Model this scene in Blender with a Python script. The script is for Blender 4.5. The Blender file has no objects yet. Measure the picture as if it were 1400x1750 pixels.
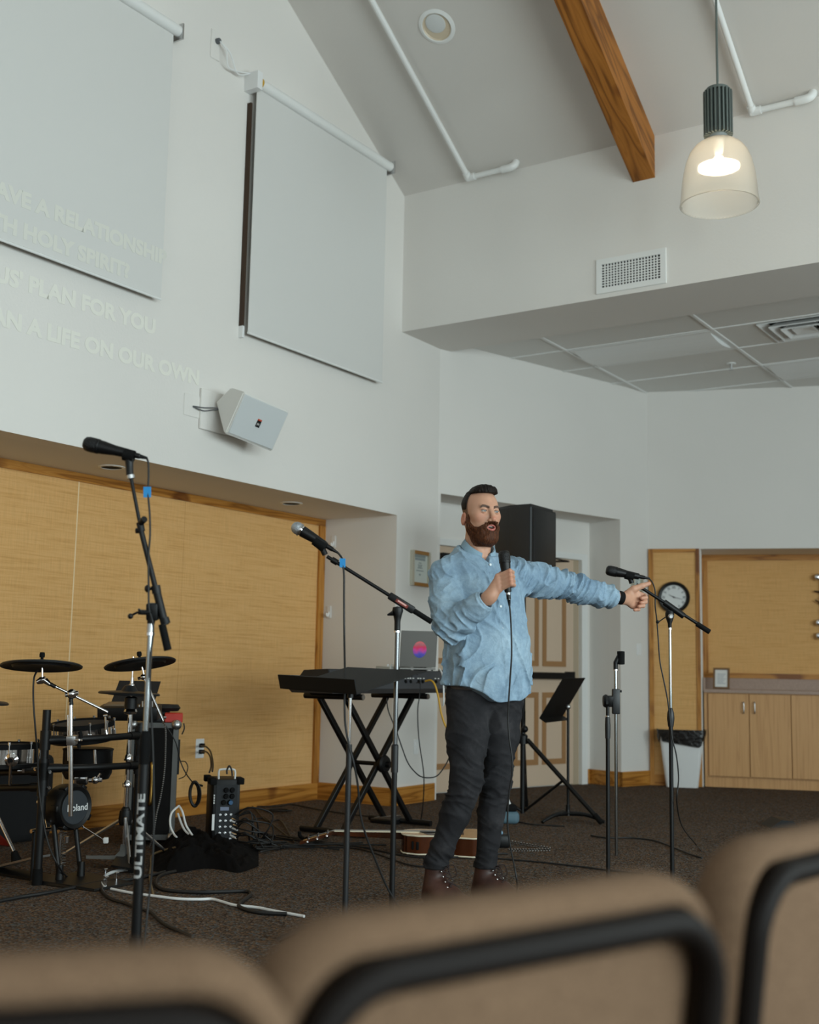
import bpy, bmesh, math, random
import numpy as np
from mathutils import Vector, Matrix, noise as mnoise

random.seed(7)
SC = bpy.context.scene
COL = SC.collection
PI = math.pi

# ------------------------------------------------------------------ camera, world, exposure, main lights
CAM_F = 2045.85            # focal length in pixels of the 1400 x 1750 frame
PITCH, ROLL, EYE = 0.133213885, 0.0188965553, 1.02
FW = Vector((0, math.cos(PITCH), math.sin(PITCH)))
_u0 = Vector((0, -math.sin(PITCH), math.cos(PITCH)))
_r0 = Vector((1, 0, 0))
RT = _r0 * math.cos(ROLL) + _u0 * math.sin(ROLL)
UP = -_r0 * math.sin(ROLL) + _u0 * math.cos(ROLL)
EYEP = Vector((0, 0, EYE))
cam_d = bpy.data.cameras.new('camera')
cam = bpy.data.objects.new('camera', cam_d)
COL.objects.link(cam)
cam.matrix_world = Matrix(((RT.x, UP.x, -FW.x, 0), (RT.y, UP.y, -FW.y, 0), (RT.z, UP.z, -FW.z, EYE), (0, 0, 0, 1)))
cam_d.sensor_fit = 'HORIZONTAL'
cam_d.sensor_width = 24.0
cam_d.lens = 24.0 * CAM_F / 1400.0
cam_d.clip_start = 0.05
cam_d.dof.use_dof = True
cam_d.dof.focus_distance = 5.7
cam_d.dof.aperture_fstop = 2.0
SC.camera = cam
SC.view_settings.view_transform = 'Standard'
SC.view_settings.look = 'None'
SC.view_settings.gamma = 1.0
SC.view_settings.use_curve_mapping = False
SC.view_settings.exposure = 0.0
SC.cycles.max_bounces = 8
SC.cycles.diffuse_bounces = 5
SC.cycles.transparent_max_bounces = 12
SC.cycles.use_denoising = True
SC.cycles.sample_clamp_indirect = 6.0

world = bpy.data.worlds.new('overcast_sky')
SC.world = world
world.use_nodes = True
world.node_tree.nodes['Background'].inputs[0].default_value = (0.80, 0.90, 1.0, 1)
world.node_tree.nodes['Background'].inputs[1].default_value = 1.0

# ------------------------------------------------------------------ axes of the room
def az(t): return Vector((math.sin(t), math.cos(t), 0))
def ray(px, py): return FW + RT * ((px - 700) / CAM_F) - UP * ((py - 875) / CAM_F)
def at_z(px, py, z=0.0):            # point of a horizontal plane seen at a pixel
    d = ray(px, py); return EYEP + d * ((z - EYE) / d.z)
def at_y(px, py, y):                # point at a given distance in front of the camera
    d = ray(px, py); return EYEP + d * (y / d.y)
def on_plane(px, py, p0, n):
    d = ray(px, py); return EYEP + d * ((p0 - EYEP).dot(n) / d.dot(n))
ZZ = Vector((0, 0, 1))
DA = az(0.582358557); NA = Vector((DA.y, -DA.x, 0))
A0 = Vector((0.03867799, 9.62965184, 0))
C0 = Vector((2.34768678, 11.68204715, 0))
ABC = A0 + DA * 0.36
DB = (C0 - ABC).normalized(); NB = Vector((DB.y, -DB.x, 0)); LB = (C0 - ABC).length
DC = az(-1.32533059 + PI); NC = Vector((DC.y, -DC.x, 0))

class Frame:
    def __init__(self, o, x, y=None):
        self.o = Vector(o); self.x = Vector(x).normalized()
        self.y = Vector(y).normalized() if y is not None else Vector((self.x.y, -self.x.x, 0))
        self.z = self.x.cross(self.y)
        if self.z.z < -0.3: self.z = -self.z
    def p(self, a, b, c=0.0): return self.o + self.x * a + self.y * b + self.z * c
    def d(self, a, b, c=0.0): return self.x * a + self.y * b + self.z * c
FA = Frame(A0, DA); FB = Frame(ABC, DB); FC = Frame(C0, DC)     # x along the wall, y into the room, z up

# daylight enters through the windows of the wall opposite the stage
def area_light(name, loc, direction, sx, sy, power, color):
    l = bpy.data.lights.new(name, 'AREA'); l.shape = 'RECTANGLE'; l.size = sx; l.size_y = sy
    l.energy = power; l.color = color
    o = bpy.data.objects.new(name, l); COL.objects.link(o)
    o.location = loc; o.rotation_euler = Vector(direction).to_track_quat('-Z', 'Y').to_euler()
    return o
WIN_V = 9.6
for k, uc in enumerate((-10.0, -7.2, -4.4, -1.6)):
    area_light('window_daylight', FA.p(uc, WIN_V + 0.1, 2.1), -NA - ZZ * 0.05, 2.3, 2.4, 166.0, (0.80, 0.955, 0.975))
area_light('rear_window_daylight', FA.p(-12.25, 5.2, 2.2), DA, 3.6, 2.0, 18.0, (0.82, 0.96, 0.98))

# ------------------------------------------------------------------ helpers
def lin(c):
    c = c / 255.0
    return c / 12.92 if c <= 0.04045 else ((c + 0.055) / 1.055) ** 2.4
def rgb(r, g, b): return (lin(r), lin(g), lin(b), 1.0)

class NT:
    def __init__(self, name):
        self.m = bpy.data.materials.new(name); self.m.use_nodes = True
        self.t = self.m.node_tree; self.b = self.t.nodes['Principled BSDF']
        self.out = self.t.nodes['Material Output']
    def n(self, kind, **kw):
        o = self.t.nodes.new(kind)
        for k, v in kw.items(): setattr(o, k, v)
        return o
    def l(self, a, b): self.t.links.new(a, b)
    def coords(self, scale=(1, 1, 1), rot=(0, 0, 0)):
        tc = self.n('ShaderNodeTexCoord'); mp = self.n('ShaderNodeMapping')
        mp.inputs['Scale'].default_value = scale; mp.inputs['Rotation'].default_value = rot
        self.l(tc.outputs['Object'], mp.inputs[0]); return mp.outputs[0]
    def noise(self, vec, scale, detail=3, rough=0.55, dist=0.0):
        t = self.n('ShaderNodeTexNoise'); t.inputs['Scale'].default_value = scale
        t.inputs['Detail'].default_value = detail; t.inputs['Roughness'].default_value = rough
        t.inputs['Distortion'].default_value = dist
        self.l(vec, t.inputs['Vector']); return t.outputs['Fac']
    def ramp(self, fac, stops):
        r = self.n('ShaderNodeValToRGB'); e = r.color_ramp.elements
        while len(e) < len(stops): e.new(0.5)
        for k, (p, c) in enumerate(stops): e[k].position = p; e[k].color = c
        self.l(fac, r.inputs[0]); return r.outputs[0]
    def bump(self, h, strength=0.2, dist=0.002, prev=None):
        b = self.n('ShaderNodeBump'); b.inputs['Strength'].default_value = strength
        b.inputs['Distance'].default_value = dist
        self.l(h, b.inputs['Height'])
        if prev is not None: self.l(prev, b.inputs['Normal'])
        self.l(b.outputs[0], self.b.inputs['Normal']); return b.outputs[0]
    def set(self, col=None, rough=None, metal=None, spec=None):
        if col is not None: self.b.inputs['Base Color'].default_value = col
        if rough is not None: self.b.inputs['Roughness'].default_value = rough
        if metal is not None: self.b.inputs['Metallic'].default_value = metal
        if spec is not None: self.b.inputs['Specular IOR Level'].default_value = spec
        return self
def mul(c, k): return (min(c[0] * k, 1), min(c[1] * k, 1), min(c[2] * k, 1), 1)

def plain(name, col, rough=0.5, metal=0.0, spec=0.5, var=0.0, scale=30, bump=0.0, bdist=0.001, bscale=None):
    t = NT(name).set(col, rough, metal, spec)
    if var or bump:
        v = t.coords()
        f = t.noise(v, scale)
        if var:
            t.l(t.ramp(f, [(0.3, mul(col, 1 - var)), (0.7, mul(col, 1 + var))]), t.b.inputs['Base Color'])
        if bump:
            t.bump(t.noise(v, bscale or scale), bump, bdist)
    return t.m

def mat_paint(name, col):
    t = NT(name).set(col, 0.75, 0, 0.25); v = t.coords()
    t.bump(t.noise(v, 55, 3, 0.6), 0.22, 0.004)
    f = t.noise(v, 0.7, 2)
    t.l(t.ramp(f, [(0.3, mul(col, 0.97)), (0.7, mul(col, 1.02))]), t.b.inputs['Base Color'])
    return t.m

def mat_carpet():
    t = NT('carpet').set(None, 1.0, 0, 0.05); v = t.coords()
    vo = t.n('ShaderNodeTexVoronoi'); vo.inputs['Scale'].default_value = 105; t.l(v, vo.inputs['Vector'])
    sep = t.n('ShaderNodeSeparateColor'); t.l(vo.outputs['Color'], sep.inputs[0])
    c1 = t.ramp(sep.outputs[0], [(0.0, rgb(52, 42, 36)), (0.25, rgb(92, 75, 62)), (0.5, rgb(72, 64, 58)), (0.72, rgb(124, 94, 68)), (0.88, rgb(80, 90, 94)), (1.0, rgb(116, 106, 96))])
    mx = t.n('ShaderNodeMix', data_type='RGBA', blend_type='MULTIPLY'); mx.inputs[0].default_value = 0.5
    t.l(c1, mx.inputs[6]); t.l(t.ramp(t.noise(v, 1.5, 3), [(0.3, (.75, .75, .75, 1)), (0.7, (1, 1, 1, 1))]), mx.inputs[7])
    t.l(mx.outputs[2], t.b.inputs['Base Color'])
    t.bump(vo.outputs['Distance'], 0.9, 0.006)
    return t.m

def mat_grass(name, frame_dir):
    # woven grasscloth: fine horizontal streaks
    t = NT(name).set(None, 0.85, 0, 0.2)
    a = math.atan2(frame_dir.y, frame_dir.x)
    v = t.coords((1, 1, 1), (0, 0, -a))
    mp = t.n('ShaderNodeMapping'); mp.inputs['Scale'].default_value = (3.0, 3.0, 90); t.l(v, mp.inputs[0])
    f = t.noise(mp.outputs[0], 1.0, 4, 0.65)
    mp2 = t.n('ShaderNodeMapping'); mp2.inputs['Scale'].default_value = (160, 160, 7); t.l(v, mp2.inputs[0])
    g = t.noise(mp2.outputs[0], 1.0, 2)
    c = t.ramp(f, [(0.25, rgb(204, 154, 92)), (0.45, rgb(222, 172, 110)), (0.62, rgb(228, 180, 120)), (0.8, rgb(214, 162, 100))])
    mx = t.n('ShaderNodeMix', data_type='RGBA', blend_type='MULTIPLY'); mx.inputs[0].default_value = 1.0
    t.l(c, mx.inputs[6]); t.l(t.ramp(g, [(0.3, (.88, .88, .86, 1)), (0.7, (1, 1, 1, 1))]), mx.inputs[7])
    t.l(mx.outputs[2], t.b.inputs['Base Color'])
    t.bump(f, 0.35, 0.002)
    return t.m

def mat_wood(name, d0, d1, d2, axis=(1, 0, 0), freq=14.0, stretch=0.06, rough=0.45, knots=True):
    # grain runs along 'axis' (world direction); the object stays unrotated
    t = NT(name).set(None, rough, 0, 0.35)
    ax = Vector(axis).normalized()
    q = ax.to_track_quat('X', 'Z').inverted().to_euler()
    v = t.coords((1, 1, 1), tuple(q))
    mp = t.n('ShaderNodeMapping'); mp.inputs['Scale'].default_value = (stretch, 1, 1); t.l(v, mp.inputs[0])
    f = t.noise(mp.outputs[0], freq, 2, 0.5, 0.35)
    w = t.n('ShaderNodeMath', operation='MULTIPLY'); w.inputs[1].default_value = 9.0; t.l(f, w.inputs[0])
    fr = t.n('ShaderNodeMath', operation='PINGPONG'); fr.inputs[1].default_value = 1.0; t.l(w.outputs[0], fr.inputs[0])
    c = t.ramp(fr.outputs[0], [(0.0, d0), (0.35, d1), (0.8, d2), (1.0, d1)])
    if knots:
        kn = t.noise(v, 2.6, 0)
        mx = t.n('ShaderNodeMix', data_type='RGBA', blend_type='MULTIPLY')
        t.l(t.ramp(kn, [(0.0, (1, 1, 1, 1)), (0.72, (0, 0, 0, 1)), (0.78, (1, 1, 1, 1))]), mx.inputs[0])
        mx.inputs[0].default_value = 0
        t.l(c, mx.inputs[6]); mx.inputs[7].default_value = (0.45, 0.35, 0.3, 1)
        for lk in list(t.t.links):
            if lk.to_socket == mx.inputs[0]: t.t.links.remove(lk)
        t.l(t.ramp(kn, [(0.0, (0, 0, 0, 1)), (0.74, (0, 0, 0, 1)), (0.80, (1, 1, 1, 1))]), mx.inputs[0])
        c = mx.outputs[2]
    t.l(c, t.b.inputs['Base Color'])
    t.bump(fr.outputs[0], 0.12, 0.001)
    return t.m

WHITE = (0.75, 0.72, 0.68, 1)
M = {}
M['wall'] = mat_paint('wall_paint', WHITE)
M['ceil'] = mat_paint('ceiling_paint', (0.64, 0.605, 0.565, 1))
M['white_metal'] = plain('white_enamel', (0.78, 0.78, 0.76, 1), 0.4)
M['carpet'] = mat_carpet()
M['grassA'] = mat_grass('grasscloth_stage', DA)
M['grassC'] = mat_grass('grasscloth_counter', DC)
OR = (rgb(136, 84, 28), rgb(176, 116, 46), rgb(190, 132, 60))
M['trimA'] = mat_wood('pine_trim_along_stage', *OR, axis=DA)
M['trimN'] = mat_wood('pine_trim_across', *OR, axis=NA)
M['trimB'] = mat_wood('pine_trim_along_back', *OR, axis=DB)
M['trimC'] = mat_wood('pine_trim_along_counter', *OR, axis=DC)
M['trimZ'] = mat_wood('pine_trim_upright', *OR, axis=(0, 0, 1))
SL = math.atan(0.592)
M['beam'] = mat_wood('stained_beam_wood', rgb(112, 66, 22), rgb(150, 94, 36), rgb(166, 106, 44), axis=DA * -math.cos(SL) + ZZ * math.sin(SL), freq=7.0, stretch=0.12, rough=0.5)
M['black'] = plain('black_paint', rgb(9, 9, 10), 0.45, 0, 0.35)
M['black_matte'] = plain('black_rubber', rgb(8, 8, 8), 0.8, 0, 0.2)
M['chrome'] = plain('chrome', (0.75, 0.75, 0.77, 1), 0.12, 1.0)
M['steel'] = plain('brushed_steel', (0.55, 0.55, 0.55, 1), 0.35, 1.0)
M['brass'] = plain('brass', rgb(190, 150, 80), 0.3, 1.0)
M['grey'] = plain('grey_plastic', rgb(90, 92, 95), 0.5)
M['white'] = plain('white_plastic', (0.78, 0.78, 0.77, 1), 0.45)
M['paper'] = plain('paper', (0.75, 0.74, 0.71, 1), 0.7)
M['ink'] = plain('printed_ink', rgb(70, 75, 78), 0.8)

class MB:
    """collects world-space geometry; build() links it as one mesh object"""
    def __init__(self): self.bm = bmesh.new(); self.mi = 0
    def face(self, vs, smooth=False):
        try:
            f = self.bm.faces.new(vs); f.material_index = self.mi; f.smooth = smooth; return f
        except ValueError: return None
    def hexa(self, P, smooth=False):          # 8 points: 4 bottom, 4 top
        v = [self.bm.verts.new(p) for p in P]
        for q in ((3, 2, 1, 0), (4, 5, 6, 7), (0, 1, 5, 4), (1, 2, 6, 5), (2, 3, 7, 6), (3, 0, 4, 7)):
            self.face([v[i] for i in q], smooth)
        return self
    def box(self, F, a0, a1, b0, b1, c0, c1):
        return self.hexa([F.p(a0, b0, c0), F.p(a1, b0, c0), F.p(a1, b1, c0), F.p(a0, b1, c0),
                          F.p(a0, b0, c1), F.p(a1, b0, c1), F.p(a1, b1, c1), F.p(a0, b1, c1)])
    def rbox(self, F, a0, a1, b0, b1, c0, c1, r=0.01, seg=2):
        t = bmesh.new()
        P = [F.p(a0, b0, c0), F.p(a1, b0, c0), F.p(a1, b1, c0), F.p(a0, b1, c0), F.p(a0, b0, c1), F.p(a1, b0, c1), F.p(a1, b1, c1), F.p(a0, b1, c1)]
        v = [t.verts.new(p) for p in P]
        for q in ((3, 2, 1, 0), (4, 5, 6, 7), (0, 1, 5, 4), (1, 2, 6, 5), (2, 3, 7, 6), (3, 0, 4, 7)): t.faces.new([v[i] for i in q])
        bmesh.ops.bevel(t, geom=list(t.edges), offset=r, segments=seg, affect='EDGES', profile=0.5)
        return self.add(t, smooth=True)
    def add(self, t, smooth=False):
        mp = {v: self.bm.verts.new(v.co) for v in t.verts}
        for f in t.faces: self.face([mp[v] for v in f.verts], smooth)
        t.free(); return self
    def prism(self, F, poly, c0, c1, smooth=False):     # polygon in (a,b), extruded over c
        lo = [self.bm.verts.new(F.p(a, b, c0)) for a, b in poly]; hi = [self.bm.verts.new(F.p(a, b, c1)) for a, b in poly]
        n = len(poly); self.face(lo[::-1]); self.face(hi)
        for i in range(n): self.face([lo[i], lo[(i + 1) % n], hi[(i + 1) % n], hi[i]], smooth)
        return self
    def cyl(self, p0, p1, r0, r1=None, seg=16, cap=True):
        r1 = r0 if r1 is None else r1
        return self.tube([p0, p1], [r0, r1], seg, cap)
    def tube(self, pts, r, seg=10, cap=True, closed=False):
        pts = [Vector(p) for p in pts]; n = len(pts)
        rr = [r] * n if not isinstance(r, (list, tuple)) else list(r)
        def tan(i):
            if closed: return (pts[(i + 1) % n] - pts[(i - 1) % n]).normalized()
            a = pts[max(i - 1, 0)]; b = pts[min(i + 1, n - 1)]
            return (b - a).normalized() if (b - a).length > 1e-9 else Vector((0, 0, 1))
        t0 = tan(0); ref = Vector((0, 0, 1)) if abs(t0.z) < 0.9 else Vector((1, 0, 0))
        nrm = t0.cross(ref).normalized(); rings = []
        for i in range(n):
            t = tan(i); nrm = (nrm - t * nrm.dot(t))
            nrm = nrm.normalized() if nrm.length > 1e-6 else t.orthogonal().normalized()
            b = t.cross(nrm)
            rings.append([self.bm.verts.new(pts[i] + (nrm * math.cos(2 * PI * k / seg) + b * math.sin(2 * PI * k / seg)) * rr[i]) for k in range(seg)])
        for i in range(n if closed else n - 1):
            A, B = rings[i], rings[(i + 1) % n]
            for k in range(seg): self.face([A[k], A[(k + 1) % seg], B[(k + 1) % seg], B[k]], True)
        if cap and not closed:
            self.face(rings[0][::-1]); self.face(rings[-1])
        return self
    def lathe(self, o, axis, prof, seg=24, start=None, ribs=None):   # prof: (radius, height along axis)
        o = Vector(o); ax = Vector(axis).normalized()
        x = (start or ax.orthogonal()).normalized(); x = (x - ax * x.dot(ax)).normalized(); y = ax.cross(x); rings = []
        for (r, h) in prof:
            if r < 1e-6: rings.append([self.bm.verts.new(o + ax * h)]); continue
            ring = []
            for k in range(seg):
                a = 2 * PI * k / seg; q = r * (1 + (ribs if ribs and k % 2 else 0))
                ring.append(self.bm.verts.new(o + ax * h + (x * math.cos(a) + y * math.sin(a)) * q))
            rings.append(ring)
        for A, B in zip(rings, rings[1:]):
            if len(A) == 1 and len(B) == 1: continue
            for k in range(seg):
                k2 = (k + 1) % seg
                if len(A) == 1: self.face([A[0], B[k2], B[k]], True)
                elif len(B) == 1: self.face([A[k], A[k2], B[0]], True)
                else: self.face([A[k], A[k2], B[k2], B[k]], True)
        return self
    def ball(self, c, r, seg=14):
        n = max(6, seg // 2)
        return self.lathe(Vector(c), ZZ, [(r * math.sin(PI * i / n) if 0 < i < n else 0, -r * math.cos(PI * i / n)) for i in range(n + 1)], seg)
    def build(self, name, mat, parent=None, autosmooth=True):
        bmesh.ops.recalc_face_normals(self.bm, faces=list(self.bm.faces))
        me = bpy.data.meshes.new(name)
        org = Vector((0, 0, 0))
        if parent is not None: org = worg(parent)
        else:
            xs = [v.co for v in self.bm.verts]
            lo = Vector((min(c.x for c in xs), min(c.y for c in xs), min(c.z for c in xs))); hi = Vector((max(c.x for c in xs), max(c.y for c in xs), max(c.z for c in xs)))
            org = (lo + hi) / 2; org.z = lo.z
        for v in self.bm.verts: v.co -= org
        self.bm.to_mesh(me); self.bm.free()
        for mm in (mat if isinstance(mat, (list, tuple)) else [mat]): me.materials.append(mm)
        o = bpy.data.objects.new(name, me); COL.objects.link(o)
        if autosmooth and any(p.use_smooth for p in me.polygons):
            try: me.set_sharp_from_angle(angle=math.radians(38))
            except Exception: pass
        if parent is not None: o.parent = parent
        else: o.location = org
        return o
def worg(o):
    v = Vector(o.location)
    while o.parent is not None: o = o.parent; v = v + o.location
    return v
def thing(name, loc, label, cat, group=None):
    o = bpy.data.objects.new(name, None); COL.objects.link(o); o.location = loc
    o.empty_display_size = 0.05
    return tag(o, label, cat, group)
def tag(o, label, cat, group=None):
    o['label'] = label; o['category'] = cat
    if group: o['group'] = group
    return o
def struct(o, label=None):
    o['kind'] = 'structure'
    if label: o['label'] = label
    return o
def catmull(pts, n=8, closed=False):
    pts = [Vector(p) for p in pts]; out = []; m = len(pts)
    for i in range(m if closed else m - 1):
        if closed: p0, p1, p2, p3 = pts[(i - 1) % m], pts[i], pts[(i + 1) % m], pts[(i + 2) % m]
        else: p0, p1, p2, p3 = pts[max(i - 1, 0)], pts[i], pts[i + 1], pts[min(i + 2, m - 1)]
        for k in range(n):
            t = k / n
            out.append(0.5 * ((2 * p1) + (p2 - p0) * t + (2 * p0 - 5 * p1 + 4 * p2 - p3) * t * t + (3 * p1 - p0 - 3 * p2 + p3) * t ** 3))
    if not closed: out.append(pts[-1])
    return out
def text_mesh(name, s, mat, parent, o, x, y, size, align='CENTER', extrude=0.0006, bold=0.0, label=None, xs=1.0, kind=None):
    """flat lettering: x = reading direction, y = up of the letters"""
    cu = bpy.data.curves.new(name, 'FONT'); cu.body = s; cu.size = size; cu.align_x = align; cu.align_y = 'CENTER'
    cu.extrude = extrude; cu.offset = bold; cu.resolution_u = 3
    ob = bpy.data.objects.new(name, cu); COL.objects.link(ob)
    dg = bpy.context.evaluated_depsgraph_get(); me = bpy.data.meshes.new_from_object(ob.evaluated_get(dg))
    bpy.data.objects.remove(ob); bpy.data.curves.remove(cu)
    x = Vector(x).normalized(); y = Vector(y).normalized(); z = x.cross(y)
    base = worg(parent) if parent is not None else Vector(o)
    for v in me.vertices:
        v.co = Vector(o) + x * v.co.x * xs + y * v.co.y + z * (v.co.z + extrude) - base
    me.materials.clear(); me.materials.append(mat)
    ob = bpy.data.objects.new(name, me); COL.objects.link(ob)
    if parent is not None: ob.parent = parent
    else: ob.location = base
    return ob

# ------------------------------------------------------------------ the room
T = 0.14
ZS = 2.255                   # stage recess soffit
RZ = lambda u: 4.908 - 0.592 * (u + 0.235)           # sloped ceiling height above the stage wall
struct(MB().box(FA, -12.6, 9.0, -3.5, 10.0, -0.1, 0).build('floor', M['carpet']), 'dark brown flecked carpet')
# stage wall with the recess
URI = -5.0; RIDGE = RZ(URI)
m = MB()
FAz = Frame(A0, DA, ZZ); FAz.z = NA
m.prism(FAz, [(-12.4, ZS), (0.36, ZS), (0.36, 4.6), (-0.1, 4.83), (URI, RIDGE), (-9.765, 4.908), (-12.4, 4.0)], -T, 0)
m.box(FA, -0.25, 0.36, -T, 0, 0, ZS)
m.box(FA, -12.4, -8.0, -T, 0, 0, ZS)
wl = struct(m.build('wall_left', M['wall']), 'white gable wall above the stage recess')
m = MB().box(FA, -8.0, -0.25, -0.86, -T, ZS, ZS + 0.1)      # recess soffit
struct(m.build('ceiling_recess', M['wall']), 'low soffit of the stage recess')
struct(MB().box(FA, -0.25, -0.13, -0.86, -T, 0, ZS).build('wall_recess_side', M['wall']), 'white end wall of the stage recess')
wr = MB().box(FA, -8.0, -0.13, -0.86, -0.745, 0, ZS).build('wall_recess_back', plain('panel_backing', rgb(222, 190, 140), 0.9))
struct(wr, 'grasscloth covered back wall of the stage recess')
seam = []
def on_rec(px, py):
    P = on_plane(px, py, FA.p(0, -0.72), NA) - A0
    return P.dot(DA)
us = [-8.0, on_rec(128, 960) - 1.83, on_rec(128, 960) - 0.915, on_rec(128, 960), on_rec(313, 960), -0.30]
gaps = [0, .0015, .0015, .004, .001, 0]
for i in range(5):
    MB().box(FA, us[i] + gaps[i], us[i + 1] - gaps[i + 1], -0.745, -0.722, 0.12, ZS - 0.05).build('panel', M['grassA'], wr)
MB().box(FA, us[3] - .004, us[3] + .004, -0.745, -0.7212, 0.13, ZS - 0.055).build('seam_strip', plain('pale_seam', rgb(236, 212, 170), .8), wr)
MB().box(FA, -8.0, -0.25, -0.745, -0.705, ZS - 0.055, ZS).build('top_trim', M['trimA'], wr)
MB().box(FA, -0.325, -0.25, -0.745, -0.703, 0.13, ZS - 0.055).build('side_trim', M['trimZ'], wr)
struct(MB().box(FA, -8.0, -0.25, -0.745, -0.70, 0, 0.13).build('baseboard_recess', M['trimA']), 'honey pine baseboard of the recess')
struct(MB().box(FA, -0.27, -0.25, -0.70, 0.02, 0, 0.135).build('baseboard_recess_side', M['trimN']))
struct(MB().box(FA, -0.27, 0.35, 0, 0.02, 0, 0.135).build('baseboard_left', M['trimA']))

# wall_back, angled, with the door recess
ZN = 2.515
m = MB()
m.box(FB, 0.0, LB, -T, 0, ZN, 4.6).box(FB, 2.325, LB, -T, 0, 0, ZN)
struct(m.build('wall_back', M['wall']), 'angled white wall with the door recess')
m = MB().box(FB, 0.0, 2.45, -0.52, -0.39, 0, ZN).box(FB, 2.325, 2.45, -0.52, -T, 0, ZN).box(FB, -0.02, 0.03, -0.52, -0.0, 0, ZN)
m.box(FB, -0.02, 2.45, -0.52, -T, ZN, ZN + .1)
struct(m.build('wall_door_recess', M['wall']), 'shallow recess around the double door')
struct(MB().box(FB, 2.305, 2.325, -0.39, 0.018, 0, 0.135).box(FB, 2.235, 2.325, -0.39, -0.37, 0, 0.135).build('baseboard_door_recess', M['trimN']))
struct(MB().box(FB, 2.305, LB, 0, 0.018, 0, 0.135).build('baseboard_back', M['trimB']))

# wall_right with the grasscloth panel and counter recess
m = MB()
m.box(FC, 0, 9.5, -T, 0, 2.262, 4.6).box(FC, 0, 0.50, -T, 0, 0, 2.262)
struct(m.build('wall_right', M['wall']), 'far white wall above the counter')
ND = 0.62
m = MB().box(FC, 0.505, 9.5, -ND - .1, -ND, 0, 2.262).box(FC, 0.40, 0.505, -ND - .1, -T, 0, 2.262).box(FC, 0.40, 9.5, -ND - .1, -T, 2.262, 2.36)
struct(m.build('wall_counter_recess', M['wall']), 'recess over the counter')
wp = MB().box(FC, 0.505, 9.5, -ND, -ND + 0.012, 0.9, 2.262).build('wall_counter_panel', M['grassC'])
struct(wp, 'grasscloth panel behind the counter')
MB().box(FC, 0.505, 9.5, -ND, -ND + .03, 2.205, 2.262).build('top_trim', M['trimC'], wp)
MB().box(FC, 0.505, 0.56, -ND, -ND + .03, 1.07, 2.205).build('side_trim', M['trimZ'], wp)
MB().box(FC, 0.505, 9.5, -ND, -ND + .03, 1.025, 1.075).build('bottom_trim', M['trimC'], wp)
wq = MB().box(FC, 0.012, 0.488, 0, 0.012, 0, 2.262).build('wall_clock_panel', M['grassC'])
struct(wq, 'narrow grasscloth panel framed in pine')
MB().box(FC, 0.004, 0.046, 0, 0.028, 0, 2.262).build('left_trim', M['trimZ'], wq)
MB().box(FC, 0.452, 0.488, 0, 0.028, 0, 2.262).build('right_trim', M['trimZ'], wq)
MB().box(FC, 0.046, 0.452, 0, 0.028, 2.228, 2.262).build('top_trim', M['trimC'], wq)
MB().box(FC, 0.046, 0.452, 0, 0.028, 0, 0.10).build('bottom_trim', M['trimC'], wq)

# bulkhead and ceilings
m = MB()
m.prism(FAz, [(-0.235, 3.757), (0.47, 3.757), (0.47, 4.5), (-0.235, 5.05)], -0.1, WIN_V)
struct(m.build('wall_bulkhead', M['wall']), 'white bulkhead under the sloped ceiling')
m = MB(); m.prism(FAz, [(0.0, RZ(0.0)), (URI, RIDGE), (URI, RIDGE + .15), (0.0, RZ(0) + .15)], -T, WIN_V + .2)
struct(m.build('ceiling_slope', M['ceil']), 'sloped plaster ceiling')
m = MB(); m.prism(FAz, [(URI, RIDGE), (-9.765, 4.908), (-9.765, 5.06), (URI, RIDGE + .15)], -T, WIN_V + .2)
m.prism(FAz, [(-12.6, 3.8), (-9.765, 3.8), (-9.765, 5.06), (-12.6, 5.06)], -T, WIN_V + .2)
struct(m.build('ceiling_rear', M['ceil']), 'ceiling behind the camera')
# right hand wall with four windows, rear wall with one (both outside the frame)
m = MB(); m.box(FA, -12.6, 9.0, WIN_V, WIN_V + .2, 0, 0.9)
edges = [-12.6] + [e for uc in (-10.0, -7.2, -4.4, -1.6) for e in (uc - 1.15, uc + 1.15)] + [9.0]
for i in range(0, len(edges), 2): m.box(FA, edges[i], edges[i + 1], WIN_V, WIN_V + .2, 0.9, 3.3)
m.box(FA, -12.6, 9.0, WIN_V, WIN_V + .2, 3.3, 5.0)
m.prism(FAz, [(-9.765, 4.908), (-0.1, 4.83), (URI, RIDGE)], WIN_V, WIN_V + .2)
struct(m.build('wall_window', M['wall']), 'window wall opposite the stage')
m = MB().box(FA, -12.5, -12.3, -T, 3.4, 0, 5).box(FA, -12.5, -12.3, 7.0, WIN_V, 0, 5).box(FA, -12.5, -12.3, 3.4, 7.0, 0, 1.2).box(FA, -12.5, -12.3, 3.4, 7.0, 3.2, 5)
struct(m.build('wall_rear', M['wall']), 'rear wall behind the camera')

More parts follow.
